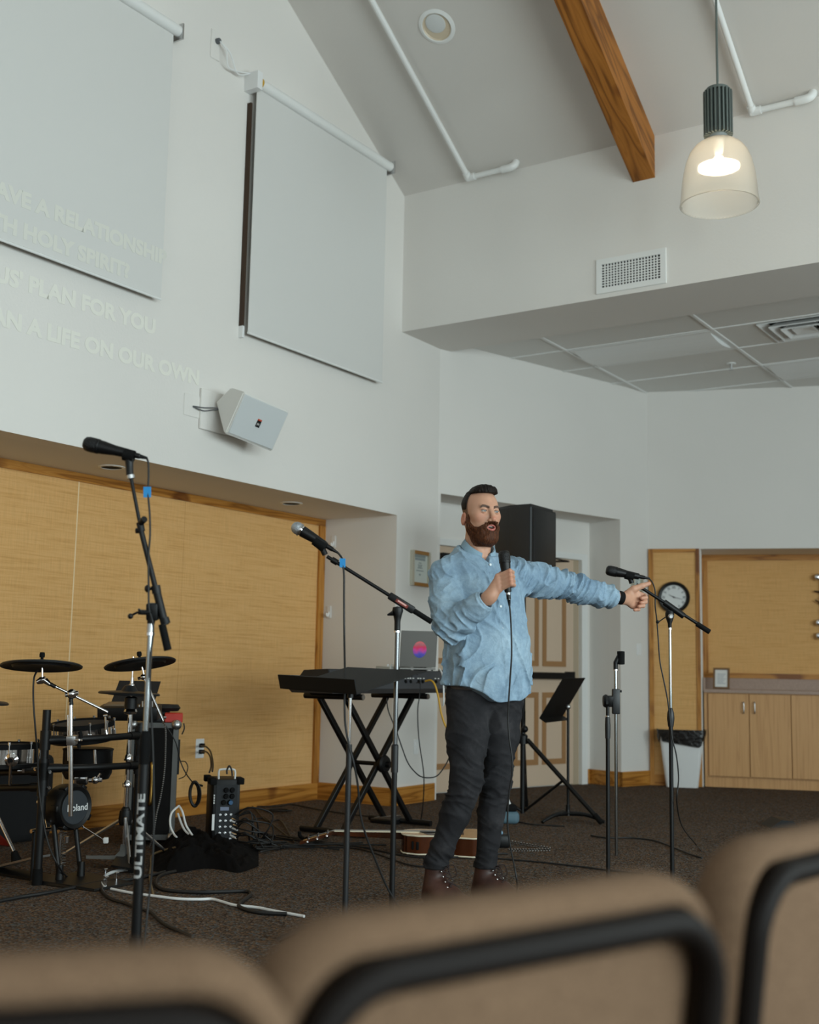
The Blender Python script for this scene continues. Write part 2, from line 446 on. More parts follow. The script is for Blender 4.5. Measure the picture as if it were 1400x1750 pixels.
# suspended ceiling beyond the bulkhead
ZT = 3.83
m_tile = NT('acoustic_tile').set((0.76, 0.75, 0.72, 1), 0.95, 0, 0.1); v = m_tile.coords()
m_tile.bump(m_tile.noise(v, 160, 3, 0.7), 0.5, 0.002); M['tile'] = m_tile.m
dc = struct(MB().box(FA, 0.47, 9.0, -1.5, WIN_V, ZT + 0.12, ZT + .2).build('ceiling_suspended', M['ceil']), 'suspended acoustic tile ceiling')
vs_ = [-1.83, -0.52, 0.79, 2.10, 3.41, 4.72]; us_ = [0.51 + 0.655 * i for i in range(0, 9)]
cell_skip = set()
def inroom(P): return (P - ABC).dot(NB) > -0.9 and (P - C0).dot(NC) > -0.9
for i in range(len(us_) - 1):
    for j in range(len(vs_) - 1):
        cpt = FA.p((us_[i] + us_[i + 1]) / 2, (vs_[j] + vs_[j + 1]) / 2)
        if not inroom(cpt): continue
        if (i, j) in ((1, 2), (3, 3)): continue           # light fittings sit here
        a, b, c, d = us_[i] + .008, us_[i + 1] - .008, vs_[j] + .008, vs_[j + 1] - .008
        if (i, j) == (1, 3):                               # beside the air diffuser
            MB().box(FA, a, b, c, 2.44, ZT + .006, ZT + .02).build('tile', M['tile'], dc)
            MB().box(FA, a, b, 3.07, d, ZT + .006, ZT + .02).build('tile', M['tile'], dc); continue
        MB().box(FA, a, b, c, d, ZT + .006, ZT + .02).build('tile', M['tile'], dc)
for vv in vs_[1:]:
    MB().box(FA, 0.47, us_[-1], vv - .012, vv + .012, ZT - .004, ZT + .03).build('grid_bar', M['white_metal'], dc)
for uu in us_[1:]:
    MB().box(FA, uu - .012, uu + .012, vs_[0], vs_[-1], ZT - .002, ZT + .03).build('grid_bar', M['white_metal'], dc)
def troffer(u0, u1, v0, v1, label):
    t = thing('ceiling_light', FA.p((u0 + u1) / 2, (v0 + v1) / 2, ZT), label, 'light')
    m = MB(); w = .03
    m.box(FA, u0, u0 + w, v0, v1, ZT - .004, ZT + .02).box(FA, u1 - w, u1, v0, v1, ZT - .004, ZT + .02)
    m.box(FA, u0 + w, u1 - w, v0, v0 + w, ZT - .004, ZT + .02).box(FA, u0 + w, u1 - w, v1 - w, v1, ZT - .004, ZT + .02)
    m.build('frame', M['white_metal'], t)
    m = MB(); n = 7; P = []
    for k in range(n + 1):
        f = k / n; P.append((u0 + w + (u1 - u0 - 2 * w) * f, ZT - .002 - .035 * math.sin(PI * f)))
    poly = P + [(P[-1][0], ZT + .03), (P[0][0], ZT + .03)]
    m.prism(FAz, poly, v0 + w, v1 - w)
    m.build('diffuser', plain('acrylic_lens', (0.80, 0.81, 0.80, 1), 0.3), t)
    m = MB(); m.box(FA, u0, u1, v0, v1, ZT + .03, ZT + .09); m.build('housing', M['white_metal'], t)
    return t
troffer(1.19, 1.80, 0.81, 2.09, 'unlit fluorescent troffer left of the main ceiling bar, over the door recess')
troffer(2.50, 3.11, 2.12, 3.40, 'unlit fluorescent troffer at the right edge, above the counter wall')
t = thing('air_diffuser', FA.p(1.55, 2.75, ZT), 'square stepped white air diffuser in the tile ceiling', 'vent')
for k, (ins, dz) in enumerate(((0.0, -.006), (.075, -.022), (.15, -.03), (.22, -.02))):
    m = MB(); a0, a1, b0, b1 = 1.20 + ins, 1.80 - ins, 2.45 + ins, 3.06 - ins; w = .05 if k < 3 else .16
    z0 = ZT + dz
    m.hexa([FA.p(a0, b0, z0), FA.p(a0 + w, b0 + w, z0 + .04), FA.p(a0 + w, b1 - w, z0 + .04), FA.p(a0, b1, z0), FA.p(a0, b0, z0 + .008), FA.p(a0 + w, b0 + w, z0 + .048), FA.p(a0 + w, b1 - w, z0 + .048), FA.p(a0, b1, z0 + .008)])
    m.hexa([FA.p(a1, b0, z0), FA.p(a1 - w, b0 + w, z0 + .04), FA.p(a1 - w, b1 - w, z0 + .04), FA.p(a1, b1, z0), FA.p(a1, b0, z0 + .008), FA.p(a1 - w, b0 + w, z0 + .048), FA.p(a1 - w, b1 - w, z0 + .048), FA.p(a1, b1, z0 + .008)])
    m.hexa([FA.p(a0, b0, z0), FA.p(a0 + w, b0 + w, z0 + .04), FA.p(a1 - w, b0 + w, z0 + .04), FA.p(a1, b0, z0), FA.p(a0, b0, z0 + .008), FA.p(a0 + w, b0 + w, z0 + .048), FA.p(a1 - w, b0 + w, z0 + .048), FA.p(a1, b0, z0 + .008)])
    m.hexa([FA.p(a0, b1, z0), FA.p(a0 + w, b1 - w, z0 + .04), FA.p(a1 - w, b1 - w, z0 + .04), FA.p(a1, b1, z0), FA.p(a0, b1, z0 + .008), FA.p(a0 + w, b1 - w, z0 + .048), FA.p(a1 - w, b1 - w, z0 + .048), FA.p(a1, b1, z0 + .008)])
    if k == 3: m.box(FA, a0 + w - .02, a1 - w + .02, b0 + w - .02, b1 - w + .02, z0 + .03, z0 + .045)
    m.build('ring', M['white_metal'], t)
MB().box(FA, 1.2, 1.8, 2.45, 3.06, ZT + .075, ZT + .09).build('dark_throat', M['black_matte'], t)
P = FA.p(2.296, 1.884, ZT)
t = thing('fire_sprinkler', P, 'small white sprinkler head hanging from a ceiling tile', 'sprinkler')
MB().lathe(P, ZZ, [(0, -.004), (.04, -.003), (.04, .006), (0, .006)], 18).build('escutcheon', M['white_metal'], t)
MB().cyl(P, P - ZZ * .05, .012, .009, 10).cyl(P - ZZ * .05, P - ZZ * .056, .022, .022, 12).build('nozzle', M['steel'], t)

# door_1: double door in the recess
YD = -0.36
def on_door(px, py):
    P = on_plane(px, py, FB.p(0, YD), NB); return (P - ABC).dot(DB), P.z
dz = 2.13
d1 = struct(MB().box(FB, 0.10, 0.155, -.39, -.335, 0, dz + .06).box(FB, 2.155, 2.235, -.39, -.335, 0, dz + .06).box(FB, 0.155, 2.155, -.39, -.335, dz, dz + .06).build('door_1', M['white_metal']), 'beige panelled double door in a white frame')
M['door'] = plain('door_beige', rgb(206, 182, 158), 0.55)
M['door_edge'] = plain('door_tan_moulding', rgb(160, 118, 76), 0.55)
for s0, s1 in ((0.165, 1.145), (1.155, 2.06)):
    leaf = MB().box(FB, s0, s1, -.39, YD, 0.01, dz - .005).build('leaf', M['door'], d1)
    w = (s1 - s0)
    for (a, b, c, d) in ((.12, .47, 1.10, 1.98), (.53, .88, 1.10, 1.98), (.12, .47, .20, .86), (.53, .88, .20, .86)):
        m = MB(); e = .05
        x0, x1 = s0 + a * w, s0 + b * w
        m.box(FB, x0, x0 + e, YD, YD + .008, c, d).box(FB, x1 - e, x1, YD, YD + .008, c, d)
        m.box(FB, x0 + e, x1 - e, YD, YD + .008, c, c + e).box(FB, x0 + e, x1 - e, YD, YD + .008, d - e, d)
        m.build('moulding', M['door_edge'], leaf)
    m = MB().box(FB, s0 + .06, s1 - .06, YD + .03, YD + .075, 0.985, 1.045).box(FB, s0 + .05, s0 + .12, YD, YD + .07, .975, 1.055).box(FB, s1 - .12, s1 - .05, YD, YD + .07, .975, 1.055)
    m.build('push_bar', M['black'], leaf)
    m = MB().box(FB, s0 + .16, s0 + .46, YD, YD + .06, dz - .13, dz - .07)
    m.tube([FB.p(s0 + .34, YD + .03, dz - .06), FB.p(s0 + .62, YD + .2, dz - .05), FB.p(s0 + .40, YD + .03, dz + .0)], .012, 6)
    m.build('closer', M['black'], leaf)
MB().box(FB, 2.06, 2.155, -.39, -.375, 0, dz).build('jamb_panel', plain('jamb_tan', rgb(176, 158, 134), .6), d1)

# ceiling beam, pipes, downlights
FS = Frame(FA.p(-0.235, 0, RZ(-0.235)), -DA * math.cos(SL) + ZZ * math.sin(SL), NA); FS.z = -(ZZ * math.cos(SL) + DA * math.sin(SL))   # along slope up, across, down off the ceiling
bb = .285 * math.cos(SL)
m = MB(); L = 5.5
m.hexa([FS.p(0, 2.005, 0), FS.p(0, 2.175, 0), FA.p(-.235, 2.175, 4.592), FA.p(-.235, 2.005, 4.592),
        FS.p(L, 2.005, 0), FS.p(L, 2.175, 0), FS.p(L, 2.175, .27), FS.p(L, 2.005, .27)])
struct(m.build('trim_1', M['beam']), 'stained timber beam running down the sloped ceiling')
def pipe(v0, v1, u0, label, s):
    t = thing('sprinkler_pipe', FA.p(u0, v0, RZ(u0)), label, 'pipe', None)
    a0 = (-(u0) - .235) / math.cos(SL)
    a0 = max(a0, .04); h = .055
    MB().tube([FS.p(a0, v0, h), FS.p(5.3, v0, h)], .021, 12).build('riser', M['white_metal'], t)
    MB().tube([FS.p(a0, v0, h), FS.p(a0, v1, h)], .021, 12).build('branch', M['white_metal'], t)
    MB().tube([FS.p(a0 + .05, v0, h), FS.p(a0 - .015, v0, h)], .029, 12).tube([FS.p(a0, v0 - .015, h), FS.p(a0, v0 + .06, h)], .029, 12).build('elbow', M['white_metal'], t)
    MB().tube(catmull([FS.p(a0, v1 - .07, h), FS.p(a0, v1, h), FS.p(a0 - .0, v1 + .035, h - .02), FS.p(a0, v1 + .04, 0.0)], 5), .029, 12).build('end_elbow', M['white_metal'], t)
    return t
pipe(0.66, 1.03, -0.29, 'white sprinkler pipe on the sloped ceiling between gable wall and beam', 1)
pipe(2.91, 3.27, -0.27, 'white sprinkler pipe on the sloped ceiling behind the pendant lamp', 1)
def downlight(name, P, axis_x, axis_y, nrm, r, label, inner, grp=None, depth=.1):
    t = thing(name, P, label, 'light', grp)
    nrm = Vector(nrm).normalized()
    MB().lathe(P, nrm, [(r, 0.0), (r, .006), (r * .84, .012), (r * .8, .004), (r * .8, .0005), (r, 0)], 32).build('trim_ring', M['white_metal'], t)
    MB().lathe(P, nrm, [(r * .8, .006), (r * .74, .0035), (0, .0025)], 32).build('reflector', inner, t)
    return t, nrm
P = FS.p((1.345 - .235) / math.cos(SL), 0.995, 0)
t = thing('ceiling_downlight', P, 'round white gimbal downlight in the sloped ceiling', 'light')
nrm = FS.z
MB().lathe(P, nrm, [(.135, 0), (.135, .006), (.112, .014), (.105, .010), (.105, -.0), (.135, 0)], 36).build('trim_ring', M['white_metal'], t)
MB().lathe(P, nrm, [(.105, .011), (.098, .002), (.0, .001)], 36).build('reflector', plain('cream_reflector', rgb(206, 190, 165), .35), t)
MB().lathe(P + (FS.x * .025), nrm, [(0, .012), (.05, .012), (.072, .006), (.075, .0015)], 28).build('lamp_face', plain('lamp_glass', (0.62, 0.63, 0.62, 1), .2), t)
for (px, py), lb in (((191, 798), 'dark recessed downlight in the recess soffit, behind the left microphone'), ((498, 860), 'dark recessed downlight in the recess soffit, above the silver microphone')):
    P = at_z(px, py, ZS)
    t = thing('soffit_downlight', P, lb, 'light')
    MB().lathe(P, -ZZ, [(.085, 0), (.085, .004), (.068, .007), (.064, .003), (.064, 0.0005), (.085, 0)], 28).build('trim_ring', M['white_metal'], t)
    MB().lathe(P, -ZZ, [(.065, .0035), (0, .002)], 28).build('dark_baffle', M['black_matte'], t)

# air grille on the bulkhead
Fg = Frame(FA.p(-.235, 1.72, 3.79), NA, -DA); Fg.z = ZZ     # a across, b out of the bulkhead, c up
t = thing('air_grille', FA.p(-.235, 1.985, 3.79), 'white egg-crate air return grille on the bulkhead below the beam', 'vent')
W_, H_ = .535, .26
m = MB(); w = .042
m.box(Fg, 0, W_, 0, .014, 0, w).box(Fg, 0, W_, 0, .014, H_ - w, H_).box(Fg, 0, w, 0, .014, w, H_ - w).box(Fg, W_ - w, W_, 0, .014, w, H_ - w)
m.build('frame', M['white_metal'], t)
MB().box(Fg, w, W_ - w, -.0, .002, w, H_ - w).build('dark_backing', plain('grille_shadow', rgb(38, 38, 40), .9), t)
for k in range(1, 19):
    x = w + (W_ - 2 * w) * k / 19; MB().box(Fg, x - .004, x + .004, .002, .011, w, H_ - w).build('vertical_bar', M['white_metal'], t)
for k in range(1, 9):
    z = w + (H_ - 2 * w) * k / 9; MB().box(Fg, w, W_ - w, .003, .010, z - .0035, z + .0035).build('horizontal_bar', M['white_metal'], t)

# pendant lamp
LY = 7.0
top = at_y(1228, 240, LY)                       # neck of the shade
def lamp_at(py): return at_y(1228, py, LY).z - top.z
k_ = LY / CAM_F * 1.0
pl_ = thing('pendant_lamp', top, 'lit pendant lamp with a ribbed clear dome shade and grey finned body', 'lamp')
M['lampgrey'] = plain('lamp_grey', rgb(104, 112, 108), .5, .3)
z_body0, z_body1 = lamp_at(232), lamp_at(152)
u_l = (top - A0).dot(DA); zc = RZ(u_l)
MB().cyl(top + ZZ * z_body1, Vector((top.x, top.y, zc)), .0075, None, 8).build('stem', M['lampgrey'], pl_)
MB().lathe(Vector((top.x, top.y, zc - .005)), -ZZ, [(0, -.03), (.065, -.03), (.065, .02), (.03, .045), (0, .045)], 20).build('canopy', M['lampgrey'], pl_)
rb = 25 * k_
m = MB(); m.lathe(top + ZZ * z_body0, ZZ, [(0, 0), (rb * .72, 0), (rb * .74, .02), (rb * .74, (z_body1 - z_body0) * .93), (rb * .86, (z_body1 - z_body0) * .93), (rb * .86, z_body1 - z_body0 - .006), (rb * .8, z_body1 - z_body0), (0, z_body1 - z_body0)], 32)
m.build('ballast_body', M['lampgrey'], pl_)
for k in range(22):
    a = 2 * PI * k / 22; x = Vector((math.cos(a), math.sin(a), 0)); Ff = Frame(top + ZZ * z_body0, x)
    MB().box(Ff, rb * .7, rb * 1.03, -.005, .005, .0, (z_body1 - z_body0) * .93).build('fin', M['lampgrey'], pl_)
MB().lathe(top, ZZ, [(0, -.012), (rb * .64, -.012), (rb * .64, z_body0 + .002), (0, z_body0 + .002)], 28).build('collar', plain('lamp_collar', rgb(150, 158, 160), .4, .4), pl_)
# shade profile from the picture: half widths in pixels at heights
prof_px = [(17, 241), (30, 243), (42, 251), (51, 262), (57.5, 277), (62, 294), (65, 312), (66.5, 328), (67.5, 340), (68.5, 345), (68, 349)]
R_ = [(w_ * k_, lamp_at(y_) * (1.0 if y_ < 300 else 1.0)) for w_, y_ in prof_px]
t = NT('ribbed_acrylic'); t.t.nodes.remove(t.b)
tr = t.n('ShaderNodeBsdfRefraction'); tr.inputs[0].default_value = (0.97, 0.96, 0.93, 1); tr.inputs['IOR'].default_value = 1.06; tr.inputs['Roughness'].default_value = .42
gl = t.n('ShaderNodeBsdfGlossy'); gl.inputs['Roughness'].default_value = .3
tl = t.n('ShaderNodeBsdfTranslucent'); tl.inputs[0].default_value = (0.95, 0.90, 0.80, 1)
df = t.n('ShaderNodeBsdfDiffuse'); df.inputs[0].default_value = (0.9, 0.88, 0.82, 1)
fr = t.n('ShaderNodeLayerWeight'); fr.inputs[0].default_value = .12
ms = t.n('ShaderNodeMixShader'); ms.inputs[0].default_value = .5; t.l(tl.outputs[0], ms.inputs[1]); t.l(df.outputs[0], ms.inputs[2])
m1 = t.n('ShaderNodeMixShader'); m1.inputs[0].default_value = .30; t.l(tr.outputs[0], m1.inputs[1]); t.l(ms.outputs[0], m1.inputs[2])
m2 = t.n('ShaderNodeMixShader'); t.l(fr.outputs['Facing'], m2.inputs[0]); t.l(m1.outputs[0], m2.inputs[1]); t.l(gl.outputs[0], m2.inputs[2])
t.l(m2.outputs[0], t.out.inputs[0]); M['acrylic'] = t.m
m = MB(); m.lathe(top, ZZ, [(r, h) for r, h in R_], 128, ribs=-.028)
m.lathe(top, ZZ, [(R_[-1][0] + .0, R_[-1][1]), (R_[-1][0] + .006, R_[-1][1] - .004), (R_[-1][0] - .004, R_[-1][1] - .007), (R_[-1][0], R_[-1][1])], 96)
m.build('shade', M['acrylic'], pl_, autosmooth=False)
t = NT('lamp_glow'); t.b.inputs['Emission Color'].default_value = (1.0, .80, .55, 1); t.b.inputs['Emission Strength'].default_value = 7.5
zb = lamp_at(292)
m = MB(); m.lathe(top + ZZ * (zb + .02), ZZ, [(0, -.03), (.08, -.028), (.115, -.012), (.115, .008), (.08, .022), (.03, .03), (.024, .06)], 32); m.build('bulb_glow_band', t.m, pl_)  # bulb shape widened to imitate the glow band reflected in the shade
MB().lathe(top, ZZ, [(.03, -.012), (.03, zb + .13), (.022, zb + .1)], 16).build('socket', M['white'], pl_)


# ------------------------------------------------------------------ things on the walls
def onA(px, py, v=0.0): return on_plane(px, py, FA.p(0, v), NA)
def onB(px, py, v=0.0): return on_plane(px, py, FB.p(0, v), NB)
def onC(px, py, v=0.0): return on_plane(px, py, FC.p(0, v), NC)
def uA(P): return (P - A0).dot(DA)
M['screen'] = plain('matte_screen', (0.655, 0.645, 0.62, 1), 0.9, 0, .1)
M['proj'] = plain('projected_words', (0.79, 0.77, 0.70, 1), 0.9, 0, .1)  # pale base colour stands in for the projector's light
M['tape'] = plain('warning_tape', rgb(196, 150, 20), .5)
M['darkwood'] = plain('dark_brown_strip', rgb(58, 38, 20), .7)
def screen(u0, u1, zt, zb, label, words, ends, cut):
    t = thing('projection_screen', FA.p((u0 + u1) / 2, 0.08, zb), label, 'screen', None)
    sh = MB().box(FA, u0, u1, .062, .066, zb + .02, zt).build('screen_sheet', M['screen'], t)
    MB().tube([FA.p(u0, .064, zb + .012), FA.p(u1, .064, zb + .012)], .008, 8).build('bottom_bar', M['white_metal'], t)
    MB().tube([FA.p(u0 - .03, .075, zt + .02), FA.p(u1 + .03, .075, zt + .02)], .037, 18).build('roller_tube', M['white_metal'], t)
    for e, uu in ends:
        s = 1 if e == 'R' else -1
        br = MB().box(FA, uu + s * .0, uu + s * .012, 0, .115, zt - .04, zt + .065).tube([FA.p(uu, .075, zt + .02), FA.p(uu + s * .02, .075, zt + .02)], .02, 10).build('end_bracket', M['steel'] if e == 'R' else M['white_metal'], t)
    return t
zt1 = 5.0
s1 = screen(-4.62, -2.985, zt1, 3.245, 'pull-down screen with projected words, cut by the left edge', 1, [('R', -2.955)], 0)
s2 = screen(-2.175, -0.592, zt1, 3.24, 'blank pull-down screen beside the sloped ceiling', 0, [('R', -.56)], 0)
MB().box(FA, -2.235, -2.183, 0.0, .12, zt1 - .05, zt1 + .075).build('motor_bracket', M['white'], s2)
MB().tube([FA.p(-2.195, .075, zt1 + .02), FA.p(-2.155, .075, zt1 + .02)], .0385, 18).build('warning_band', M['tape'], s2)
MB().box(FA, -2.197, -2.181, .0, .034, 3.30, zt1 - .12).build('side_strip', M['darkwood'], s2)
MB().box(FA, -2.197, -2.178, .0, .036, 3.22, 3.30).build('side_strip_end', M['white'], s2)
# projector light put into colour: thin paler letters on screen and wall
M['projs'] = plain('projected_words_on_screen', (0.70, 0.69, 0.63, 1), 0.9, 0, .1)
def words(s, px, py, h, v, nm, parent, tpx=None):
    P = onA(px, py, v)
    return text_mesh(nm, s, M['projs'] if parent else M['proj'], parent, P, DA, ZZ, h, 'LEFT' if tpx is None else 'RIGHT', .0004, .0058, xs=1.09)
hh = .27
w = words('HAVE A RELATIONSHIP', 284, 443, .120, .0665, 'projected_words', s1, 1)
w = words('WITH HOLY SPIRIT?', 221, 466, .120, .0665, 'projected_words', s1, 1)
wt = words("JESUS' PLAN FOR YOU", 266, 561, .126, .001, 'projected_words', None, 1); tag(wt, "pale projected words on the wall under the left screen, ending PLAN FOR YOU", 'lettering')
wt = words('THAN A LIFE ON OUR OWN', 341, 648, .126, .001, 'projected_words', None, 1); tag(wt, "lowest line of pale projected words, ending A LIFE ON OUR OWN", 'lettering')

# plate with a jack and two white leads to the screen motor
P = onA(368, 75)
t = thing('wall_plate', P, 'blank white wall plate with a dark jack and two white leads', 'wall plate')
F = Frame(P, DA, NA)
MB().rbox(F, -.045, .045, 0, .006, -.11, .09, .004, 1).build('plate', M['wall'], t)
MB().cyl(F.p(.01, .005, .02), F.p(.01, .03, .02), .02, .018, 12).build('jack', M['grey'], t)
end = FA.p(-2.21, .05, zt1 + .06)
for dx in (0, .04):
    a = F.p(.015, .03, .015)
    MB().tube(catmull([a, a + DA * (.03 + dx) + NA * .03 - ZZ * .06, a + DA * (.08 + dx * 2) + NA * .02 - ZZ * .16, end + ZZ * (.01) - DA * .02], 8), .0055, 6).build('lead', M['white'], t)

# wall loudspeaker
yw = onA(442, 722).y
F = Frame(at_y(442, 722, yw - .40), RT)
e1 = (RT * .638 - UP * .248 + FW * .73).normalized()
nn = (RT * .66 - UP * .33 - FW * .67); nn = (nn - e1 * nn.dot(e1)).normalized()
F.x = e1; F.y = nn; F.z = F.x.cross(F.y)
if F.z.z < 0: F.z = -F.z
t = thing('wall_speaker', F.o.copy(), 'white angled loudspeaker bracketed to the stage wall', 'speaker')
M['spk'] = plain('speaker_white', (0.70, 0.68, 0.64, 1), .5)
M['grille'] = plain('speaker_grille', (0.58, 0.60, 0.60, 1), .7, bump=.3, bscale=900)
hw, hh2 = .205, .145
m = MB(); poly = [(0, -hh2), (0, hh2), (-.15, hh2 * .92), (-.23, hh2 * .05), (-.03, -hh2)]
Fx = Frame(F.o, F.y); Fx.y = F.z; Fx.z = F.x
bm_ = MB(); bm_.prism(Fx, poly, -hw, hw)
bmesh.ops.bevel(bm_.bm, geom=list(bm_.bm.edges), offset=.008, segments=2, affect='EDGES')
bm_.build('cabinet', M['spk'], t)
MB().rbox(F, -hw + .012, hw - .012, -.002, .006, -hh2 + .012, hh2 - .012, .004, 1).build('grille', M['grille'], t)
MB().box(F, -.020, .014, .006, .0085, -.032, .012).build('emblem', M['black'], t)
MB().box(F, -.020, .014, .006, .0088, .012, .022).build('emblem_band', plain('emblem_red', rgb(190, 70, 40), .5), t)
text_mesh('emblem_letters', 'JBL', M['paper'], t, F.p(-.003, .0088, -.012), F.x, F.z, .018)
Pw = onA(376, 706)
c = F.p(-.05, -.19, .02)
MB().tube([c, Pw + NA * .05 + DA * .1], .025, 10).box(Frame(Pw + DA * .1, DA, NA), -.05, .05, 0, .05, -.08, .06).build('bracket', M['brass'], t)
Pp = onA(340, 697); F2 = Frame(Pp, DA, NA)
pt = MB().rbox(F2, 0, .40, 0, .018, -.135, .13, .004, 1).build('mount_plate', M['wall'], t)
F3 = Frame(onA(329, 694), DA, NA)
MB().rbox(F3, -.08, .07, 0, .005, -.07, .07, .003, 1).build('cover_plate', M['wall'], t)
MB().tube(catmull([F3.p(-.005, .01, -.005), F3.p(.07, .03, -.02), F3.p(.15, .05, .0), F3.p(.22, .08, .01)], 6), .004, 6).tube(catmull([F3.p(-.005, .01, -.002), F3.p(.07, .03, .0), F3.p(.15, .05, .012), F3.p(.22, .08, .01)], 6), .004, 6).build('speaker_wire', M['grey'], t)

# framed certificates
M['gilt'] = plain('gilt_frame', rgb(168, 124, 66), .35, .5)
M['silverleaf'] = plain('silver_frame', rgb(196, 192, 176), .35, .4)
def certificate(F, w, h, label):
    t = thing('framed_certificate', F.p(0, 0, 0), label, 'certificate')
    e = .028
    for a in (0, w - e): MB().box(F, a, a + e, 0, .028, 0, h).build('frame_side', M['silverleaf'], t)
    for a in (0, h - e): MB().box(F, e, w - e, 0, .028, a, a + e).build('frame_rail', M['gilt'], t)
    MB().box(F, e, w - e, 0, .010, e, h - e).build('paper', plain('certificate_paper', rgb(206, 212, 206), .8), t)
    m = MB(); random.seed(3)
    for k, (zz, ww, hh) in enumerate(((.85, .75, .022), (.77, .7, .02), (.66, .2, .008), (.60, .3, .008), (.56, .25, .008), (.52, .32, .008), (.44, .5, .008), (.33, .12, .012))):
        cw = (w - 2 * e) * ww / 2; m.box(F, w / 2 - cw, w / 2 + cw, .010, .0108, zz * h - hh / 2, zz * h + hh / 2)
    m.build('printed_lines', plain('faded_print', rgb(150, 160, 160), .8), t)
    return t
Pc = onA(700, 1000); F = Frame(Pc, DA, NA)
certificate(F, uA(onA(731.5, 965)) - uA(Pc), .285, 'framed certificate in a silver and gilt frame left of the door')
Pc = onB(1078, 1014); F = Frame(Pc, DB, NB)
certificate(F, .16, .185, 'small framed certificate on the wall behind the right-hand microphone')
def plate(P, X, N, label, w=.07, h=.115, kind='switch'):
    F = Frame(P, X, N); t = thing('light_switch' if kind == 'switch' else 'wall_outlet', P, label, 'switch' if kind == 'switch' else 'outlet')
    MB().rbox(F, -w / 2, w / 2, 0, .006, -h / 2, h / 2, .004, 1).build('cover_plate', M['white'], t)
    if kind == 'switch': MB().box(F, -.016, .016, .006, .010, -.032, .032).build('rocker', M['white'], t)
    else:
        for z in (.022, -.022): MB().rbox(F, -.017, .017, .005, .008, z - .014, z + .014, .004, 1).build('socket', M['white'], t)
    return t
plate(onB(1092, 1110), DB, NB, 'white light switch on the wall right of the door recess')
plate(onA(711, 1276), DA, NA, 'white wall outlet low on the wall behind the keyboard stand', kind='o')
FN = Frame(FA.p(-.25, 0), NA, -DA); FN.z = ZZ
def onN(px, py): return on_plane(px, py, FN.o, DA)
for (px, py), lb in (((571, 926), 'upper white hook on the side wall of the recess'), ((563, 1046), 'lower white hook on the side wall of the recess')):
    P = onN(px, py); F = Frame(P, NA, -DA); F.z = ZZ
    t = thing('wall_hook', P, lb, 'hook')
    MB().rbox(F, -.022, .022, 0, .008, -.05, .05, .005, 1).build('back_plate', M['white'], t)
    MB().tube(catmull([F.p(0, .006, .0), F.p(0, .02, -.03), F.p(0, .035, -.03), F.p(0, .04, -.01)], 5), .008, 8).build('hook', M['white'], t)
PO = on_plane(341, 1279, FA.p(0, -.722), NA)
wo = plate(PO, DA, NA, 'white wall outlet with two black plugs above the stage mixer', .085, .135, 'o')
FO = Frame(PO, DA, NA)

# clock
Pk = onC(1152, 1021, .012); F = Frame(Pk, DC, NC); r = .152
t = thing('wall_clock', Pk, 'round black-rimmed clock with roman numerals on the narrow wood panel', 'clock')
MB().lathe(Pk, NC, [(r * .77, .03), (r * .80, .045), (r * .92, .05), (r, .035), (r, 0), (0, 0)], 40).build('rim', M['black'], t)
MB().lathe(Pk, NC, [(r * .8, .026), (0, .026)], 40).build('face', plain('clock_face', (0.72, 0.73, 0.72, 1), .5), t)
for k, s in enumerate(['XII', 'I', 'II', 'III', 'IV', 'V', 'VI', 'VII', 'VIII', 'IX', 'X', 'XI']):
    a = PI / 2 - k * PI / 6; ex = F.d(-math.sin(a) * -1, 0, math.cos(a) * -1); up = F.d(math.cos(a), 0, math.sin(a))
    text_mesh('numeral', s, M['ink'], t, F.p(math.cos(a) * r * .62, .0262, math.sin(a) * r * .62), up.cross(-NC) * -1 if False else F.d(math.sin(a), 0, -math.cos(a)), up, .034, bold=.0006, xs=.8)
for L, a, w_ in ((.055, math.radians(152), .005), (.085, math.radians(-14), .0035)):
    d = F.d(math.cos(a), 0, math.sin(a)); o_ = F.p(0, .0275, 0)
    MB().tube([o_ - d * .012, o_ + d * L], [w_, w_ * .4], 6).build('hand', M['black'], t)
MB().lathe(F.p(0, .026, 0), NC, [(.008, 0), (.008, .005), (0, .006)], 10).build('hub', M['black'], t)

# metal wall ornament cut by the right edge
Po = onC(1404, 1035, -ND + .03); F = Frame(Po, DC, NC)
t = thing('wall_ornament', Po, 'metal wall ornament of dark spikes and silver balls at the right edge', 'ornament')
for zz, k in ((.28, 0), (-.30, 1), (-.17, 2)):
    MB().lathe(F.p(-.03, .03, zz), NC, [(0, -.01), (.028, -.01), (.035, .01), (.028, .03), (0, .04)], 16).build('silver_ball', M['chrome'], t)
for zz, a in ((.16, 170), (.05, 150), (.10, 30), (-.02, 0)):
    a = math.radians(a); MB().tube([F.p(0, .03, zz - .03), F.p(.07 * math.cos(a), .03, zz - .03 + .07 * math.sin(a))], [.012, .005], 8).build('spike', M['darkwood'], t)
MB().tube([F.p(.01, .02, -.32), F.p(.01, .02, .3)], .012, 8).build('spine', M['darkwood'], t)

